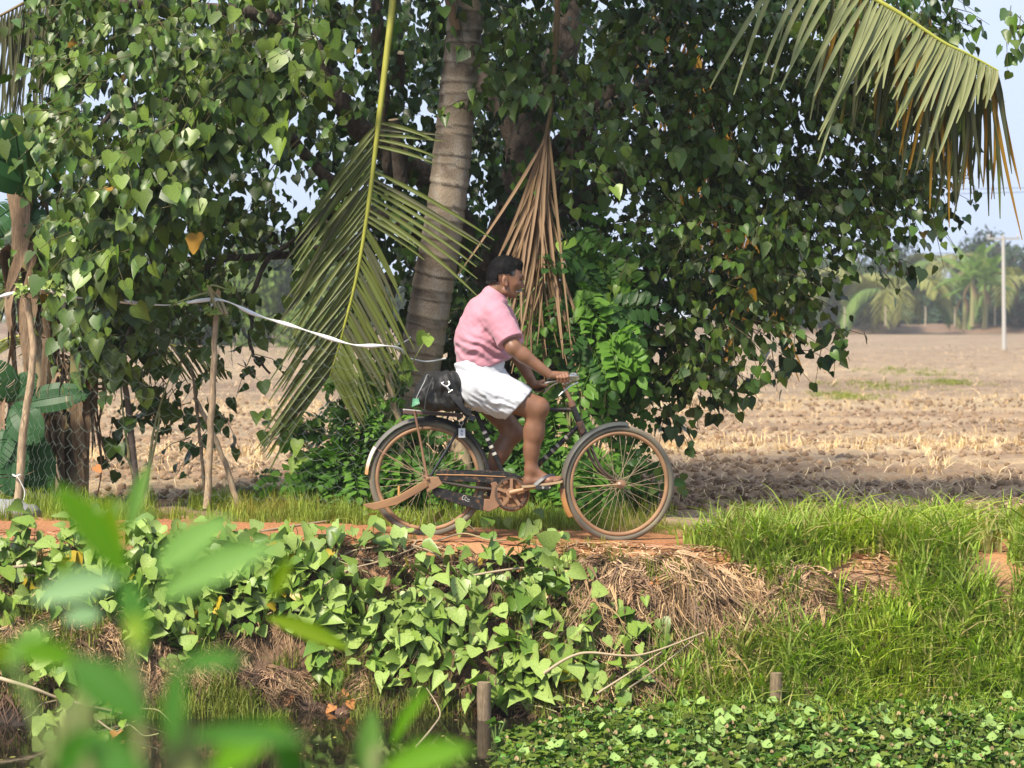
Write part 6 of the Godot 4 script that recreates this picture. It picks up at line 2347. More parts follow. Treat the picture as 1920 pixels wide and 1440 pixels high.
	dh.into(db, func(p: Vector3, g: Vector3) -> Color: return Color(0.57, 0.585, 0.63))
	var dm := relief(mat(Color.WHITE, 0.9), M.lump, 0.1)
	dm.uv1_triplanar = true
	dm.uv1_scale = Vector3(8, 8, 8)
	dm.rim_enabled = true
	dm.rim = 0.3
	put("waist_cloth", db.mesh(), dm, t)
	# ---- slippers
	for e in [[[[978, 912], [1000, 910], [1030, 906], [1055, 902]], 12.875], [[[892, 926], [912, 927], [938, 933], [960, 934]], 13.12]]:
		var so := MB.new()
		var pts := []
		for q in e[0]:
			pts.append(S.call(q[0], q[1], e[1]))
		var cv := curve(pts, 16)
		for lay in 2:
			var fst := so.v.size()
			for i in 16:
				var u := i / 15.0
				var w := 0.034 + 0.012 * smoothstep(0.3, 0.8, u)
				w *= sqrt(clampf(minf(u, 1.0 - u) * 9.0, 0.02, 1.0))
				var y := 0.007 if lay else -0.007
				for s: float in [-1.0, 0.0, 1.0]:
					so.vert(cv[i] + Vector3(0, y, s * w), Vector3(0, 1.0 if lay else -1.0, 0), Color(0.33, 0.235, 0.14) if lay == 0 else Color(0.12, 0.10, 0.10))
			for i in 15:
				for j in 2:
					so.quad(fst + i * 3 + j, fst + i * 3 + j + 1, fst + i * 3 + j + 4, fst + i * 3 + j + 3)
		for s in [0, 2]:
			var fst := so.v.size()
			for i in 16:
				var q := so.v[i * 3 + s]
				so.vert(q, Vector3(0, 0, s - 1.0), Color(0.40, 0.28, 0.16))
				so.vert(q + Vector3(0, 0.014, 0), Vector3(0, 0, s - 1.0), Color(0.40, 0.28, 0.16))
			for i in 15:
				so.quad(fst + i * 2, fst + i * 2 + 1, fst + i * 2 + 3, fst + i * 2 + 2)
		var sp := put("slipper", so.mesh(), M.plain, t)
		var toe := cv[13] + Vector3(-0.012, 0.030, 0.008)
		for s: float in [-1.0, 1.0]:
			var st := MB.new()
			st.ribbon(curve([cv[6] + Vector3(-0.01, 0.004, s * 0.042), cv[8] + Vector3(0, 0.038, s * 0.036), cv[10] + Vector3(0.01, 0.052, s * 0.018), toe], 14), taper(0.013, 0.006, 14), Vector3(0, 1, s * 1.2).normalized(), -0.1, Color(0.02, 0.022, 0.035), Color(0.025, 0.028, 0.04))
			put("strap", st.mesh(), mat(Color.WHITE, 0.45), sp)


# ---------------------------------------------------------------- bag on the carrier, tag on the frame
func luggage() -> void:
	var base := at(822, 772, 12.98)
	var t := thing("travel_bag", "soft black travel bag strapped on the rear carrier behind the rider", "bag", base)
	var S := func(px: float, py: float, d: float) -> Vector3: return at(px, py, d) - base
	var f := Field.new(S.call(765, 790, 12.98) - Vector3(0, 0, 0.24), S.call(885, 680, 12.98) + Vector3(0, 0, 0.24), 0.009)
	f.cone(S.call(800, 742, 12.86), S.call(800, 742, 13.10), 0.070, 0.070, 0.03)
	f.cone(S.call(838, 722, 12.86), S.call(838, 722, 13.10), 0.088, 0.088, 0.03)
	f.cone(S.call(806, 754, 12.85), S.call(850, 752, 12.85), 0.055, 0.060, 0.03)
	f.cone(S.call(806, 754, 13.11), S.call(850, 752, 13.11), 0.055, 0.060, 0.03)
	f.cone(S.call(815, 728, 12.98), S.call(842, 735, 12.98), 0.10, 0.10, 0.03)
	f.alter(func(p: Vector3, g: float) -> float:
		return g + 0.020 * nz(p.x * 6.0 + p.z * 3.0, p.y * 6.0) + 0.005 * sin((p.x * 0.9 + p.y * 0.5) * 70.0 + 8.0 * nz(p.x * 3.0, p.y * 3.0)))
	var b := MB.new()
	f.into(b, func(p: Vector3, g: Vector3) -> Color: return Color(0.014, 0.0125, 0.0135))
	var cloth := relief(tri_tex(mat(Color.WHITE, 0.6), M.grain, Vector3(6, 6, 6)), M.lump, 0.25)
	cloth.rim_enabled = true
	cloth.rim = 0.05
	put("body", b.mesh(), cloth, t)
	# grey piping and zip on the left end, seam over the top
	for r in [[[[797, 714, 12.80], [786, 735, 12.80], [776, 758, 12.82]], 0.0035, Color(0.35, 0.36, 0.36)], [[[812, 708, 12.80], [800, 740, 12.775], [796, 768, 12.78]], 0.003, Color(0.05, 0.05, 0.05)], [[[796, 716, 12.84], [800, 705, 12.9], [804, 700, 12.98]], 0.0035, Color(0.2, 0.2, 0.2)]]:
		var q := []
		for e in r[0]:
			q.append(S.call(e[0], e[1], e[2]))
		put("piping", rope(q, r[1], r[1], 6, 14, r[2]), M.plain, t)
	# small green ribbon tucked at the end
	var g := MB.new()
	for k in 5:
		var a := S.call(780, 754, 12.80) as Vector3
		g.ribbon(PackedVector3Array([a, a + Vector3(0.012 - k * 0.006, 0.02, 0.02), a + Vector3(0.02 - 0.01 * k, -0.01 - 0.004 * k, 0.03)]), PackedFloat32Array([0.004, 0.008, 0.004]), Vector3.BACK, 0.2, Color(0.05, 0.2, 0.10), Color(0.12, 0.3, 0.18))
	put("green_ribbon", g.mesh(), M.plain, t)
	# shoulder strap hanging down with its steel clip
	var st := MB.new()
	st.ribbon(curve([S.call(845, 735, 12.77), S.call(852, 746, 12.74), S.call(864, 760, 12.74), S.call(874, 772, 12.76), S.call(884, 776, 12.80)], 16), taper(0.020, 0.018, 16), Vector3(0.4, 0.5, 0.8), 0.15, Color(0.014, 0.014, 0.015), Color(0.017, 0.017, 0.018))
	put("strap", st.mesh(), mat(Color.WHITE, 0.7), t)
	st = MB.new()
	st.ribbon(curve([S.call(858, 744, 12.79), S.call(866, 765, 12.77), S.call(876, 778, 12.8), S.call(880, 764, 12.85)], 14), taper(0.016, 0.014, 14), Vector3(0.3, 0.2, 0.9), 0.1, Color(0.014, 0.014, 0.015), Color(0.017, 0.017, 0.018))
	put("strap", st.mesh(), mat(Color.WHITE, 0.7), t)
	var cl := MB.new()
	var cc := Color(0.72, 0.71, 0.66)
	cl.tube(curve([S.call(832, 716, 12.77), S.call(829, 719, 12.762), S.call(833, 723, 12.757), S.call(838, 726, 12.755), S.call(843, 733, 12.755)], 14), taper(0.006, 0.0065, 14), 8, cc)
	cl.tube(curve([S.call(841, 715, 12.765), S.call(843, 720, 12.757), S.call(838, 725, 12.755)], 10), taper(0.004, 0.0055, 10), 8, cc)
	cl.bar(S.call(841, 736, 12.755), S.call(849, 731, 12.755), 0.0045, 8, cc)
	put("clip", cl.mesh(), metal(0.3), t)
	# white tag on a ring below the seat
	var kb := at(865, 797, 12.93)
	var k := thing("key_tag", "white plastic key tag on a steel ring under the saddle", "key tag", kb)
	var ring := MB.new()
	var rp := PackedVector3Array()
	for i in 25:
		rp.append(Vector3(cos(TAU * i / 24.0) * 0.011, sin(TAU * i / 24.0) * 0.012 + 0.012, 0))
	ring.tube(rp, taper(0.0022, 0.0022, 25), 6, Color(0.6, 0.6, 0.58), false)
	ring.bar(Vector3(0, 0.0, 0), Vector3(0.001, -0.018, 0), 0.002, 6, Color(0.5, 0.5, 0.5))
	put("ring", ring.mesh(), metal(0.3), k)
	var body := MB.new()
	body.box(Transform3D(Basis(), Vector3(0.003, -0.047, 0)), Vector3(0.040, 0.056, 0.006), Color(0.72, 0.73, 0.76))
	var card := put("card", body.mesh(), mat(Color.WHITE, 0.35), k)
	var mk := MB.new()
	for r in [[0.003, -0.036, 0.014, 0.004], [0.003, -0.042, 0.010, 0.003], [-0.002, -0.053, 0.004, 0.006], [0.006, -0.054, 0.006, 0.003], [0.004, -0.060, 0.012, 0.003], [0.003, -0.031, 0.006, 0.003]]:
		mk.box(Transform3D(Basis(), Vector3(r[0], r[1], 0.0034)), Vector3(r[2], r[3], 0.001), Color(0.03, 0.06, 0.25))
	put("print", mk.mesh(), M.plain, card)


# ---------------------------------------------------------------- grass, creepers, canal
func sow(called: String, mesh_list: Array, m: Material, count: int, sd: int, spot: Callable, sc: Vector2, tint: Callable) -> void:
	rng.seed = sd
	var xf := []
	var co := []
	for k in mesh_list.size():
		xf.append([])
		co.append([])
	var left := count
	var tries := 0
	while left > 0 and tries < count * 8:
		tries += 1
		var q = spot.call()
		if q == null:
			continue
		left -= 1
		var p: Vector3 = q
		var k := rng.randi() % mesh_list.size()
		xf[k].append(Transform3D((Basis(Vector3.UP, rf(0, TAU)) * Basis(Vector3(1, 0, 0), rf(-0.25, 0.25))).scaled(Vector3.ONE * rf(sc.x, sc.y)), p))
		co[k].append(tint.call(p))
	for k in mesh_list.size():
		var o := scatter(called, mesh_list[k], m, xf[k], co[k])


func px_of(p: Vector3) -> Vector2:      # where a point falls in the photograph (for masks such as «right of the straw»)
	var d := CAM.z - p.z
	return Vector2(960.0 + p.x * F / d, 590.0 + (CAM.y - p.y) * F / d)


func path_grass() -> void:
	var g := [tuft(14, 0.20, 0.004, 0.05, 0.55, 501), tuft(12, 0.15, 0.0045, 0.06, 0.9, 502), tuft(16, 0.24, 0.0035, 0.05, 0.45, 503)]
	M.g = g
	# behind the path, left of the front wheel
	sow("verge_grass", g, M.grass, 1750, 511, func():
		var x := rf(-3.6, 1.2)
		var z := rf(-2.1, -0.38)
		if z > -0.5 and rf(0, 1) < 0.5:
			return null
		if nz(x * 0.6, z * 0.6) < -0.18:
			return null
		if x > 0.35 and rf(0, 1) > 0.6 - (x - 0.35) * 0.8:
			return null
		return Vector3(x, ground(x, z), z)
		, Vector2(0.3, 0.95), func(p: Vector3) -> Color:
			var t := rf(0.6, 1.4)
			var dry := smoothstep(0.1, 0.5, nz(p.x * 0.7, p.z * 0.7 + 3.0)) * 0.7
			return Color(t * (1.05 + 0.6 * dry), t, t * (1.0 + 0.5 * dry)))
	# sparse low grass at the edges of the path and towards the field on the right
	sow("edge_grass", g, M.dull_grass, 900, 521, func():
		var x := rf(-3.4, 3.4)
		var z := rf(0.30, 0.78) if rf(0, 1) < 0.5 else rf(-0.9, -0.4)
		if nz(x * 0.9, z) < -0.05:
			return null
		return Vector3(x, ground(x, z), z)
		, Vector2(0.15, 0.4), func(_p: Vector3) -> Color: return Color(1.1, 1, 0.9) * rf(0.8, 1.4))


func bank_cover() -> void:
	var tall := [tuft(11, 0.34, 0.0085, 0.07, 0.9, 531), tuft(9, 0.28, 0.0095, 0.08, 1.3, 532), tuft(11, 0.38, 0.008, 0.06, 0.8, 533)]
	# lush grass over the right bank
	sow("bank_grass", tall, M.grass, 2700, 541, func():
		var x := rf(0.95, 3.4)
		var z := rf(-0.75, 1.55)
		var p := Vector3(x, ground(x, z), z)
		var q := px_of(p)
		var border := 1330.0 + 130.0 * smoothstep(1000.0, 1120.0, q.y) - 150.0 * smoothstep(1160.0, 1290.0, q.y) - 60.0 * smoothstep(1250.0, 1300.0, q.y)
		if q.x < border + 60.0 * nz(x, z * 2.0) + rf(-30, 30):
			return null
		if z < 0.1 and rf(0, 1) > smoothstep(1330.0, 1560.0, q.x) * 0.55:
			return null
		if nz(x * 1.6, z * 1.6 + 8.0) < -0.12:
			return null
		if q.x > 1800.0 and z < 0.45 and z > -0.5 and rf(0, 1) < 0.75:
			return null
		return p
		, Vector2(0.35, 1.15), func(p: Vector3) -> Color:
			var t := rf(0.7, 1.5)
			var k := nz(p.x * 0.8, p.z + p.y)
			if rf(0, 1) < 0.16:
				return Color(1.5 * t, 1.0 * t, 2.2 * t)
			return Color(t * (0.95 + 0.35 * maxf(k, 0.0)), t * (1.0 + 0.12 * k), t * (0.9 - 0.3 * k)))
	# low soft weeds at the waterline in the middle and on the right
	var weed := [tuft(18, 0.15, 0.006, 0.07, 0.9, 551, 3), tuft(16, 0.12, 0.007, 0.07, 1.1, 552, 3)]
	sow("waterside_weeds", weed, M.grass, 1800, 561, func():
		var x := rf(0.7, 3.4)
		var z := rf(0.8, 1.75)
		var p := Vector3(x, maxf(ground(x, z), WATER), z)
		var q := px_of(p)
		if q.x < 1215.0 or q.y < 1140.0 or (q.x < 1560.0 and q.y < 1190.0 and rf(0, 1) < 0.7):
			return null
		return p
		, Vector2(0.5, 1.1), func(_p: Vector3) -> Color: return (Color(0.95, 1.05, 0.9) if rf(0, 1) < 0.9 else Color(1.5, 1.0, 1.6)) * rf(0.8, 1.4))
	# thin grass on the left bank face
	sow("bank_grass", [g_at(0), g_at(1)], M.dull_grass, 1150, 571, func():
		var x := rf(-3.2, 1.1)
		var z := rf(0.7, 1.35)
		var p := Vector3(x, ground(x, z), z)
		if nz(x * 0.9 + 2.0, z * 1.2) < -0.08:
			return null
		return p
		, Vector2(0.4, 1.0), func(_p: Vector3) -> Color: return Color(1.0, 1.05, 0.8) * rf(0.6, 1.4))
	# dry straw and root mat hanging over the edge
	rng.seed = 581
	var hang := []
	for k in 3:
		var b := MB.new()
		for i in 16:
			var x := rf(-0.09, 0.09)
			var l := rf(0.06, 0.55) * rf(0.5, 1.0)
			var w := rf(0.03, 0.15)
			var p := [Vector3(x, 0.0, -0.07), Vector3(x + rf(-0.02, 0.02), rf(0.01, 0.05), 0.03), Vector3(x + rf(-0.04, 0.04), -l * 0.4, w * 0.8), Vector3(x + rf(-0.07, 0.07), -l, w + rf(-0.03, 0.05))]
			var tn := rf(0.55, 1.4)
			b.ribbon(curve(p, 8), taper(rf(0.0025, 0.006), 0.0012, 8), Vector3(rf(-0.3, 0.3), 0.5, 1), 0.4, Color(tn, tn * 0.95, tn * 0.88), Color(tn, tn * 0.95, tn * 0.88))
		hang.append(b.mesh())
	sow_hang("dry_straw", hang, M.thatch, 430, 591, func():
		var x := rf(0.28, 1.78)
		var s := rf(0.58, 0.85) if rf(0, 1) < 0.65 else rf(0.8, 1.15)
		var z := s + bank_shift(x)
		var q := px_of(Vector3(x, ground(x, z), z))
		var lo := 1080.0 + 40.0 * nz(x * 2.0, 1.0)
		var hi := 1520.0
		if q.x < lo or q.x > hi or rf(0, 1) < 0.3 - 1.2 * nz(x * 1.4, z * 2.0):
			return null
		return Vector3(x, ground(x, z) + 0.01, z)
		, Vector2(0.6, 1.15))
	sow_hang("dry_straw", hang, M.root, 560, 593, func():
		var x := rf(-3.2, 1.9)
		var s := rf(0.55, 1.3)
		var z := s + bank_shift(x)
		if nz(x * 0.8 + 7.0, z) < -0.25:
			return null
		return Vector3(x, ground(x, z) + 0.01, z)
		, Vector2(0.5, 1.0))
	sow_hang("dry_straw", hang, M.thatch, 420, 595, func():
		var q := Vector2(rf(-20, 800), rf(1170, 1310))
		var p := on_bank(q.x, q.y)
		if nz(p.x * 1.5, p.y * 2.0) < -0.05:
			return null
		return p + Vector3(0, 0.02, 0)
		, Vector2(0.35, 0.8))
	# litter of straw bits over the shoulder of the bank
	var st := MB.new()
	st.ribbon(curve([Vector3(-0.5, 0, 0), Vector3(-0.1, 0.06, 0.08), Vector3(0.5, 0, -0.05)], 5), PackedFloat32Array([0.02, 0.03, 0.03, 0.025, 0.01]), Vector3.UP, 0.4, Color.WHITE, Color(1.1, 1.1, 1.1))
	sow("straw_litter", [st.mesh()], M.thatch, 2600, 597, func():
		var x := rf(-3.3, 2.2)
		var z := rf(0.35, 1.3)
		if nz(x * 0.5, z + 20.0) + (0.25 if x > 0.2 and x < 1.8 else -0.05) < 0.0:
			return null
		return Vector3(x, ground(x, z) + rf(0.005, 0.03), z)
		, Vector2(0.05, 0.2), func(_p: Vector3) -> Color:
			var t := rf(0.5, 1.4)
			return Color(t, t * rf(0.85, 1.0), t * rf(0.75, 1.0)))


func g_at(k: int) -> Mesh:
	return M.g[k]


func sow_hang(called: String, list: Array, m: Material, count: int, sd: int, spot: Callable, sc: Vector2) -> void:
	rng.seed = sd
	var xf := []
	var co := []
	for k in list.size():
		xf.append([])
		co.append([])
	var n := 0
	var tries := 0
	while n < count and tries < count * 10:
		tries += 1
		var q = spot.call()
		if q == null:
			continue
		n += 1
		var k := rng.randi() % list.size()
		xf[k].append(Transform3D((Basis(Vector3.UP, rf(-1.4, 1.4)) * Basis(Vector3.BACK, rf(-1.0, 1.0))).scaled(Vector3(1, 1, 1) * rf(sc.x, sc.y)), q))
		co[k].append(Color(1, rf(0.88, 1.0), rf(0.8, 1.0)) * rf(0.4, 1.25))
	for k in list.size():
		scatter(called, list[k], m, xf[k], co[k])


# heart-leaved creepers: bare runners with leaves standing along them
func creepers() -> void:
	var beds := [
		["creeper", "pale heart leaved creeper sprawling over the bank below the rear wheel", "creeper", 601, [[700, 1010, 800, 1080], [560, 1080, 900, 1200], [700, 1180, 850, 1320], [850, 1040, 1080, 1140], [960, 1150, 1130, 1330], [780, 985, 1010, 1020], [880, 1230, 1200, 1330], [600, 1000, 720, 1060], [950, 1060, 1110, 1170], [1150, 1150, 1260, 1220], [720, 1120, 1000, 1260], [820, 1290, 1000, 1340], [580, 1180, 760, 1290]], 118, 1.0],
		["creeper", "darker heart leaved creeper covering the left part of the bank edge", "creeper", 602, [[0, 990, 400, 1060], [0, 1060, 560, 1130], [250, 1100, 640, 1190], [0, 1130, 120, 1180], [130, 1000, 330, 1040], [380, 1010, 640, 1100], [0, 1020, 640, 1150], [300, 1080, 680, 1200], [60, 1290, 240, 1390], [0, 1220, 120, 1290], [120, 1060, 420, 1170], [230, 1170, 430, 1250]], 105, 0.8],
	]
	for r in beds:
		rng.seed = r[3]
		var base := at(r[4][0][0], r[4][0][1], 12.4)
		base.y = ground(base.x, base.z)
		var t := thing(r[0], r[1], r[2], base)
		var all := []
		var stalks := MB.new()
		for bx in r[4]:
			var area := absf((bx[2] - bx[0]) * (bx[3] - bx[1]))
			var num := int(area / 44000.0 * r[5] * 0.92)
			for k in num:
				var p := on_bank(rf(bx[0], bx[2]), rf(bx[1], bx[3]))
				var lift := rf(0.02, 0.15)
				var q := p + Vector3(rf(-0.04, 0.04), lift, rf(0.02, 0.10))
				var tip := (Vector3(0, -0.5, 0.6) + rv() * 0.9).normalized()
				var face := (Vector3(-0.15, 0.95, 0.5) + rv() * 0.95).normalized()
				var x := leaf_xf(q - base, tip, face, 0.112 * rf(0.5, 1.2), rf(0.85, 1.05))
				stalks.tube(curve([p - base, (p + q) * 0.5 - base + Vector3(rf(-0.02, 0.02), 0.02, 0), q - base], 4), taper(0.0025, 0.0018, 4), 3, Color(0.22, 0.30, 0.09), false)
				var kd := rf(0, 1)
				all.append([lift + p.z * 0.3 + rf(0, 0.1), x, rng.randi() % 6, 3 if kd > 0.988 else 1 if kd < 0.5 * r[6] else 2 if kd > 0.78 else 0])
		all.sort_custom(func(a: Array, b: Array) -> bool: return a[0] > b[0])
		put("leaf_stalk", stalks.mesh(), M.plain, t).set_meta("kind", "stuff")
		var xf := [[], [], [], [], [], []]
		var co := [[], [], [], [], [], []]
		for i in all.size():
			var e: Array = all[i]
			if i < 300:
				put("leaf", heart_meshes[e[2]], M.creeper[e[3]], t).transform = e[1]
			else:
				xf[e[2]].append(e[1])
				var c: Color = [Color(0.25, 0.37, 0.07), Color(0.33, 0.45, 0.12), Color(0.14, 0.25, 0.04), Color(0.5, 0.36, 0.03)][e[3]]
				co[e[2]].append(c * rf(0.75, 1.2))
		for k in 6:
			if xf[k].size():
				scatter("foliage", heart_meshes[k], M.leaf, xf[k], co[k], t)
		# runners
		for k in 16:
			var bx = r[4][rng.randi() % r[4].size()]
			var q := []
			var px := rf(bx[0], bx[2])
			var py := rf(bx[1], bx[3])
			var dx := rf(-60, 60)
			for j in 5:
				var p := on_bank(px + dx * j, py + rf(-12, 12) + 6.0 * j)
				q.append(p + Vector3(0, rf(0.01, 0.07), rf(0.0, 0.05)) - base)
			put("runner", rope(q, 0.006, 0.003, 6, 22, Color(0.33, 0.25, 0.16), Color(0.28, 0.30, 0.12)), M.plain, t)
	# long bare shoots and twigs lying over the bank
	var bare := [
		[[[470, 1000, 0.03], [560, 985, 0.09], [660, 972, 0.12], [780, 965, 0.14], [860, 975, 0.13], [900, 1002, 0.05]], 0.008, "long bare shoot arching in front of the rear wheel"],
		[[[-20, 1070, 0.06], [110, 1055, 0.08], [240, 1062, 0.05], [300, 1050, 0.03]], 0.010, "thick bare runner lying over the creeper at the left border"],
		[[[15, 1075, 0.05], [80, 1082, 0.06], [150, 1105, 0.05]], 0.008, "short bare runner below the thick one at the left border"],
		[[[560, 1140, 0.08], [640, 1075, 0.09], [720, 1050, 0.08], [800, 1018, 0.07]], 0.006, "thin bare shoot rising through the creeper below the rear wheel"],
		[[[880, 1080, 0.10], [980, 1065, 0.09], [1080, 1068, 0.06], [1140, 1062, 0.04]], 0.007, "bare shoot reaching from the creeper onto the dry straw"],
		[[[1020, 1262, 0.12], [1090, 1225, 0.16], [1200, 1228, 0.17], [1320, 1186, 0.20]], 0.009, "forked dry branch sticking out over the water from the creeper"],
		[[[1120, 1300, 0.12], [1180, 1262, 0.15], [1240, 1222, 0.17]], 0.007, "dry side branch below the forked one over the water"],
		[[[1180, 1290, 0.08], [1230, 1255, 0.12], [1300, 1200, 0.18]], 0.006, "thin dry branch right of the hanging leaves over the water"],
		[[[0, 1272, 0.1], [60, 1290, 0.12], [120, 1312, 0.10], [240, 1340, 0.08]], 0.012, "dead branch at the waterline on the left"],
		[[[780, 1400, 0.02], [810, 1365, 0.12], [825, 1335, 0.18], [800, 1290, 0.16]], 0.006, "thin bent twig standing in the water below the creeper"],
	]
	for r in bare:
		var pts := []
		for q in r[0]:
			var p := on_bank(q[0], q[1])
			pts.append(p + (CAM - p).normalized() * q[2] * 1.6)
		tag(put("bare_branch", rope(pts, r[1], r[1] * 0.5, 8, 40, Color(0.40, 0.31, 0.20), Color(0.34, 0.26, 0.16)), M.plain), r[2], "branch")


# the point of the near ground that lies under a pixel of the photograph
func on_bank(px: float, py: float) -> Vector3:
	var d := 10.4
	while d < 14.5:
		var p := at(px, py, d)
		if p.y <= maxf(ground(p.x, p.z), WATER):
			return p
		d += 0.02
	return at(px, py, 11.6)


func canal_things() -> void:
	# floating plants: rosettes of round leaves, some browned
	rng.seed = 701
	var ros := []
	for k in 4:
		var b := MB.new()
		for i in 7:
			var a := TAU * i / 7.0 + rf(-0.3, 0.3)
			var o := Vector3(cos(a), 0, sin(a))
			var l := rf(0.045, 0.085)
			var up := rf(0.02, 0.10)
			var c := o * rf(0.02, 0.06) + Vector3(0, up, 0)
			var r := rf(0.014, 0.030)
			var nn := (Vector3.UP * 0.9 + o * rf(-0.3, 0.9) + rv() * 0.3).normalized()
			var s := nn.cross(o).normalized()
			var f := s.cross(nn)
			var tn := rf(0.45, 1.35)
			var col := Color(0.08 * tn * rf(0.8, 1.7), 0.17 * tn, 0.022 * tn)
			if rf(0, 1) < 0.2:
				col = Color(0.36, 0.255, 0.13) * rf(0.7, 1.2)
				r *= 0.6
			elif rf(0, 1) < 0.25:
				col = Color(0.24, 0.36, 0.10) * rf(0.8, 1.1)
			var ce := b.vert(c - nn * 0.004, nn, col * 1.1)
			var ring := []
			for j in 9:
				var q := TAU * j / 9.0
				var rr := r * (1.0 - 0.25 * cos(q)) * rf(0.75, 1.1)
				ring.append(b.vert(c + s * sin(q) * rr + f * cos(q) * rr * 1.1 + nn * 0.004 * cos(q * 2.0), (nn + (s * sin(q) + f * cos(q)) * -0.3).normalized(), col))
			for j in 9:
				b.tri(ce, ring[j], ring[(j + 1) % 9])
			b.tube(PackedVector3Array([Vector3(0, -0.02, 0), c * 0.6, c]), PackedFloat32Array([0.004, 0.005, 0.003]), 4, Color(0.16, 0.24, 0.07), false)
		ros.append(b.mesh())
	var limit := func(q: Vector2) -> bool:
		var edge := 1300.0
		if q.x < 1500.0:
			edge = 1305.0 + (1500.0 - q.x) * 0.10
		if q.x < 1180.0:
			edge = 1337.0 + (1180.0 - q.x) * 0.33
		return q.x > 940.0 and q.y > edge
	sow("floating_plants", ros, leafy(Color.WHITE, 0.55, Color(0.5, 0.65, 0.25)), 2300, 711, func():
		var x := rf(-0.2, 3.3)
		var z := rf(1.0, 3.2)
		var p := Vector3(x, WATER - 0.005, z)
		if ground(x, z) > WATER + 0.05:
			return null
		var q := px_of(p)
		if not limit.call(q + Vector2(rf(-25, 25), rf(-12, 12) + 6.0)):
			return null
		return p
		, Vector2(0.7, 1.25), func(_p: Vector3) -> Color: return Color(1, 1, 1) * rf(0.75, 1.2))
	# shed bits floating on the open water
	rng.seed = 721
	var bit := MB.new()
	bit.ball(Vector3.ZERO, Vector3(1, 0.15, 0.6), 8, 4, Color.WHITE)
	var bm := bit.mesh()
	var xf := []
	var co := []
	for i in 260:
		var x := rf(-2.7, 1.2)
		var z := rf(1.25, 2.7)
		if px_of(Vector3(x, WATER, z)).x < 900 and rf(0, 1) < 0.6:
			continue
		xf.append(Transform3D(Basis(Vector3.UP, rf(0, TAU)).scaled(Vector3(1, 0.3, 1) * rf(0.003, 0.018)), Vector3(x, WATER + 0.001, z)))
		co.append([Color(0.35, 0.33, 0.06), Color(0.2, 0.25, 0.06), Color(0.3, 0.2, 0.1)][i % 3])
	scatter("floating_debris", bm, M.plain, xf, co)
	# two old stakes at the waterline
	for r in [[908, 1350, 1280, 11.62, 0.038, "old brown wooden stake at the waterline below the creeper"], [1455, 1335, 1262, 11.66, 0.034, "weathered stake standing among the floating plants on the right"]]:
		var top := at(r[0], r[2], r[3])
		var b := MB.new()
		b.tube(curve([Vector3(top.x + 0.01, WATER - 0.4, top.z), Vector3(top.x, WATER + 0.02, top.z), top], 12), taper(r[4], r[4] * 0.95, 12), 12, Color(0.22, 0.16, 0.11), true, Color(0.34, 0.25, 0.15))
		for i in b.v.size():
			b.v[i] += b.n[i] * 0.006 * nz(b.v[i].x * 9.0 + b.v[i].z * 7.0, b.v[i].y * 1.5)
		var o := put("wooden_stake", b.mesh(), tri_tex(mat(Color.WHITE, 0.9), M.grain, Vector3(8, 1.5, 8)))
		tag(o, r[5], "stake")
	# fallen leaves
	rng.seed = 731
	var dl := leafy(L(0.46, 0.19, 0.06), 0.6, Color(0.6, 0.35, 0.1))
	var db := leafy(L(0.24, 0.14, 0.10), 0.6, Color(0.4, 0.25, 0.1))
	var yl := leafy(L(0.62, 0.45, 0.03), 0.5, Color(0.7, 0.6, 0.1))
	var fallen := [
		[175, 1322, 0.10, dl, "orange dead leaf on the dark bank below the left creeper"], [226, 1338, 0.12, dl, "larger orange dead leaf just above the water at lower left"], [222, 1378, 0.10, dl, "brown orange leaf at the very edge of the dark water"],
		[541, 1309, 0.08, dl, "small orange leaf on the brown root mat"], [640, 1332, 0.16, db, "large brown curled leaf above the dark water"], [627, 1328, 0.07, dl, "orange leaf lying on the large brown curled leaf"], [657, 1318, 0.07, dl, "orange leaf beside the right edge of the large brown one"], [650, 1303, 0.06, dl, "little orange leaf uppermost of the cluster on the bank"],
		[886, 1122, 0.07, yl, "yellow leaf standing out in the creeper below the rear wheel"], [22, 1187, 0.06, yl, "yellow leaf in the creeper at the left border"], [1253, 1323, 0.05, yl, "yellow leaf at the waterline below the hanging branch"], [185, 1135, 0.06, dl, "small brown leaf caught in the left creeper"], [895, 1336, 0.06, dl, "orange leaf beside the brown stake"],
		[1225, 1092, 0.08, dl, "orange brown leaf on top of the dry straw"], [1500, 1240, 0.06, db, "pinkish dead leaf on the weeds right of the straw"], [1437, 1235, 0.05, db, "pinkish dead leaf on the weeds below the straw"], [125, 968, 0.08, dl, "orange leaf on the verge beside the plastic sack"], [180, 880, 0.07, dl, "bright orange leaf hanging by the dry banana stem"],
		[1625, 1294, 0.06, yl, "yellow leaf lying on the floating plants"],
	]
	for r in fallen:
		var p := on_bank(r[0], r[1]) if r[1] > 985 else at(r[0], r[1], 13.6)
		var o := put("fallen_leaf", heart_meshes[rng.randi() % 3], r[3])
		o.transform = leaf_xf(p + Vector3(0, 0.02, 0.03), (Vector3(rf(-1, 1), -0.4, rf(-0.2, 0.6))).normalized(), (Vector3(0, 0.6, 0.8) + rv() * 0.4).normalized(), r[2] * 0.9)
		tag(o, r[4], "leaf")


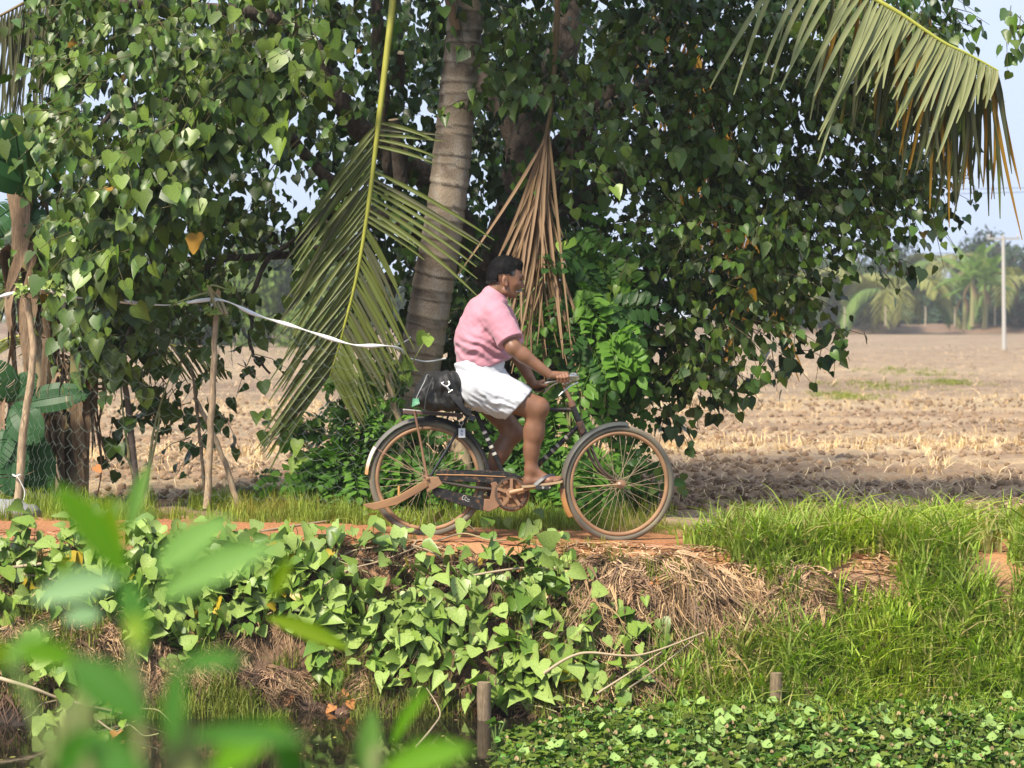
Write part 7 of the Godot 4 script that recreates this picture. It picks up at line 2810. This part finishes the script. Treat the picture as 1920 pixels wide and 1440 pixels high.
# ---------------------------------------------------------------- the plant right in front of the lens
func foreground_plant() -> void:
	rng.seed = 801
	var base := at(250, 1700, 1.62)
	base.y = 0.0
	var t := thing("foreground_shrub", "out of focus leafy shoots close to the camera at the lower left corner", "shrub", base)
	var g := [leafy(L(0.13, 0.30, 0.012), 0.6, Color(0.75, 0.95, 0.1)), leafy(L(0.045, 0.15, 0.012), 0.6, Color(0.5, 0.75, 0.15)), leafy(L(0.16, 0.31, 0.07), 0.55, Color(0.6, 0.8, 0.3)), leafy(L(0.20, 0.34, 0.15), 0.45, Color(0.5, 0.7, 0.4)), leafy(L(0.24, 0.36, 0.02), 0.45, Color(0.9, 1.0, 0.1))]
	# base px, py, tip px, py, distance, width px, material, droop
	var leaves := [
		[238, 1085, 103, 908, 1.62, 66, 0, 0.05], [232, 1060, 205, 925, 1.75, 44, 4, 0.0], [292, 1075, 425, 968, 1.9, 70, 2, 0.1], [295, 1125, 520, 1015, 1.62, 74, 2, 0.08], [225, 1085, 62, 1120, 1.8, 62, 3, 0.1], [236, 1080, 268, 1215, 1.55, 52, 1, 0.1], [250, 1150, 262, 1218, 1.5, 34, 4, 0.0],
		[128, 1235, 272, 1345, 1.5, 84, 1, 0.15], [150, 1240, 30, 1215, 1.6, 52, 0, 0.1], [338, 1240, 322, 1405, 1.5, 46, 1, 0.05], [335, 1248, 450, 1232, 1.5, 44, 1, 0.15], [20, 1240, -60, 1195, 1.6, 50, 4, 0.1], [110, 1460, 165, 1368, 1.45, 60, 1, 0.1], [160, 1375, 262, 1460, 1.45, 70, 1, 0.2],
		[352, 1385, 565, 1372, 1.45, 48, 1, 0.2], [395, 1455, 525, 1352, 1.5, 76, 0, 0.1], [560, 1460, 520, 1395, 1.6, 60, 1, 0.1], [690, 1460, 700, 1328, 2.2, 46, 2, 0.0], [715, 1450, 878, 1398, 1.7, 62, 0, 0.1], [735, 1400, 800, 1290, 2.6, 26, 0, 0.1], [655, 1218, 500, 1158, 3.4, 34, 4, 0.0], [510, 1120, 545, 1040, 2.4, 30, 4, 0.0], [130, 1090, 128, 1045, 2.0, 40, 4, 0.0],
		[245, 1000, 283, 868, 2.6, 34, 2, 0.0], [200, 990, 225, 940, 2.2, 40, 3, 0.0], [190, 1150, 120, 1160, 2.0, 40, 3, 0.1], [10, 1250, 85, 1175, 1.7, 46, 2, 0.1],
	]
	var shape := [Vector2(0, 0), Vector2(0.10, 0.04), Vector2(0.30, 0.18), Vector2(0.44, 0.36), Vector2(0.5, 0.52), Vector2(0.42, 0.72), Vector2(0.22, 0.90), Vector2(0.06, 0.985), Vector2(0, 1.0)]
	for r in leaves:
		var a := at(r[0], r[1], r[4])
		var z := at(r[2], r[3], r[4] - 0.02)
		var l := a.distance_to(z)
		var w: float = r[5] * r[4] / F
		var lf := put("leaf", leaf_outline(shape, 0.25, r[7], 0.004, rng.randi() % 999), g[r[6]], t)
		lf.transform = leaf_xf(a - base, z - a, Vector3(rf(-0.3, 0.2), 0.5, 0.8), l, w / l * 1.05)
	for s in [[[235, 1090], [250, 1200], [245, 1330], [265, 1500], 1.58], [[335, 1240], [338, 1330], [330, 1420], [320, 1520], 1.52], [[140, 1238], [150, 1330], [160, 1420], [170, 1520], 1.5], [[700, 1440], [705, 1480], [700, 1520], [690, 1560], 1.8], [[400, 1440], [385, 1480], [370, 1520], [350, 1560], 1.5], [[20, 1240], [60, 1330], [100, 1430], [140, 1530], 1.6]]:
		var q := []
		for k in 4:
			q.append(at(s[k][0], s[k][1], s[4]) - base)
		q.append(Vector3(q[3].x * 0.6, 0.0, q[3].z * 0.5))
		put("stem", rope(q, 0.003, 0.006, 7, 24, Color(0.14, 0.24, 0.05), Color(0.2, 0.2, 0.08)), M.plain, t)
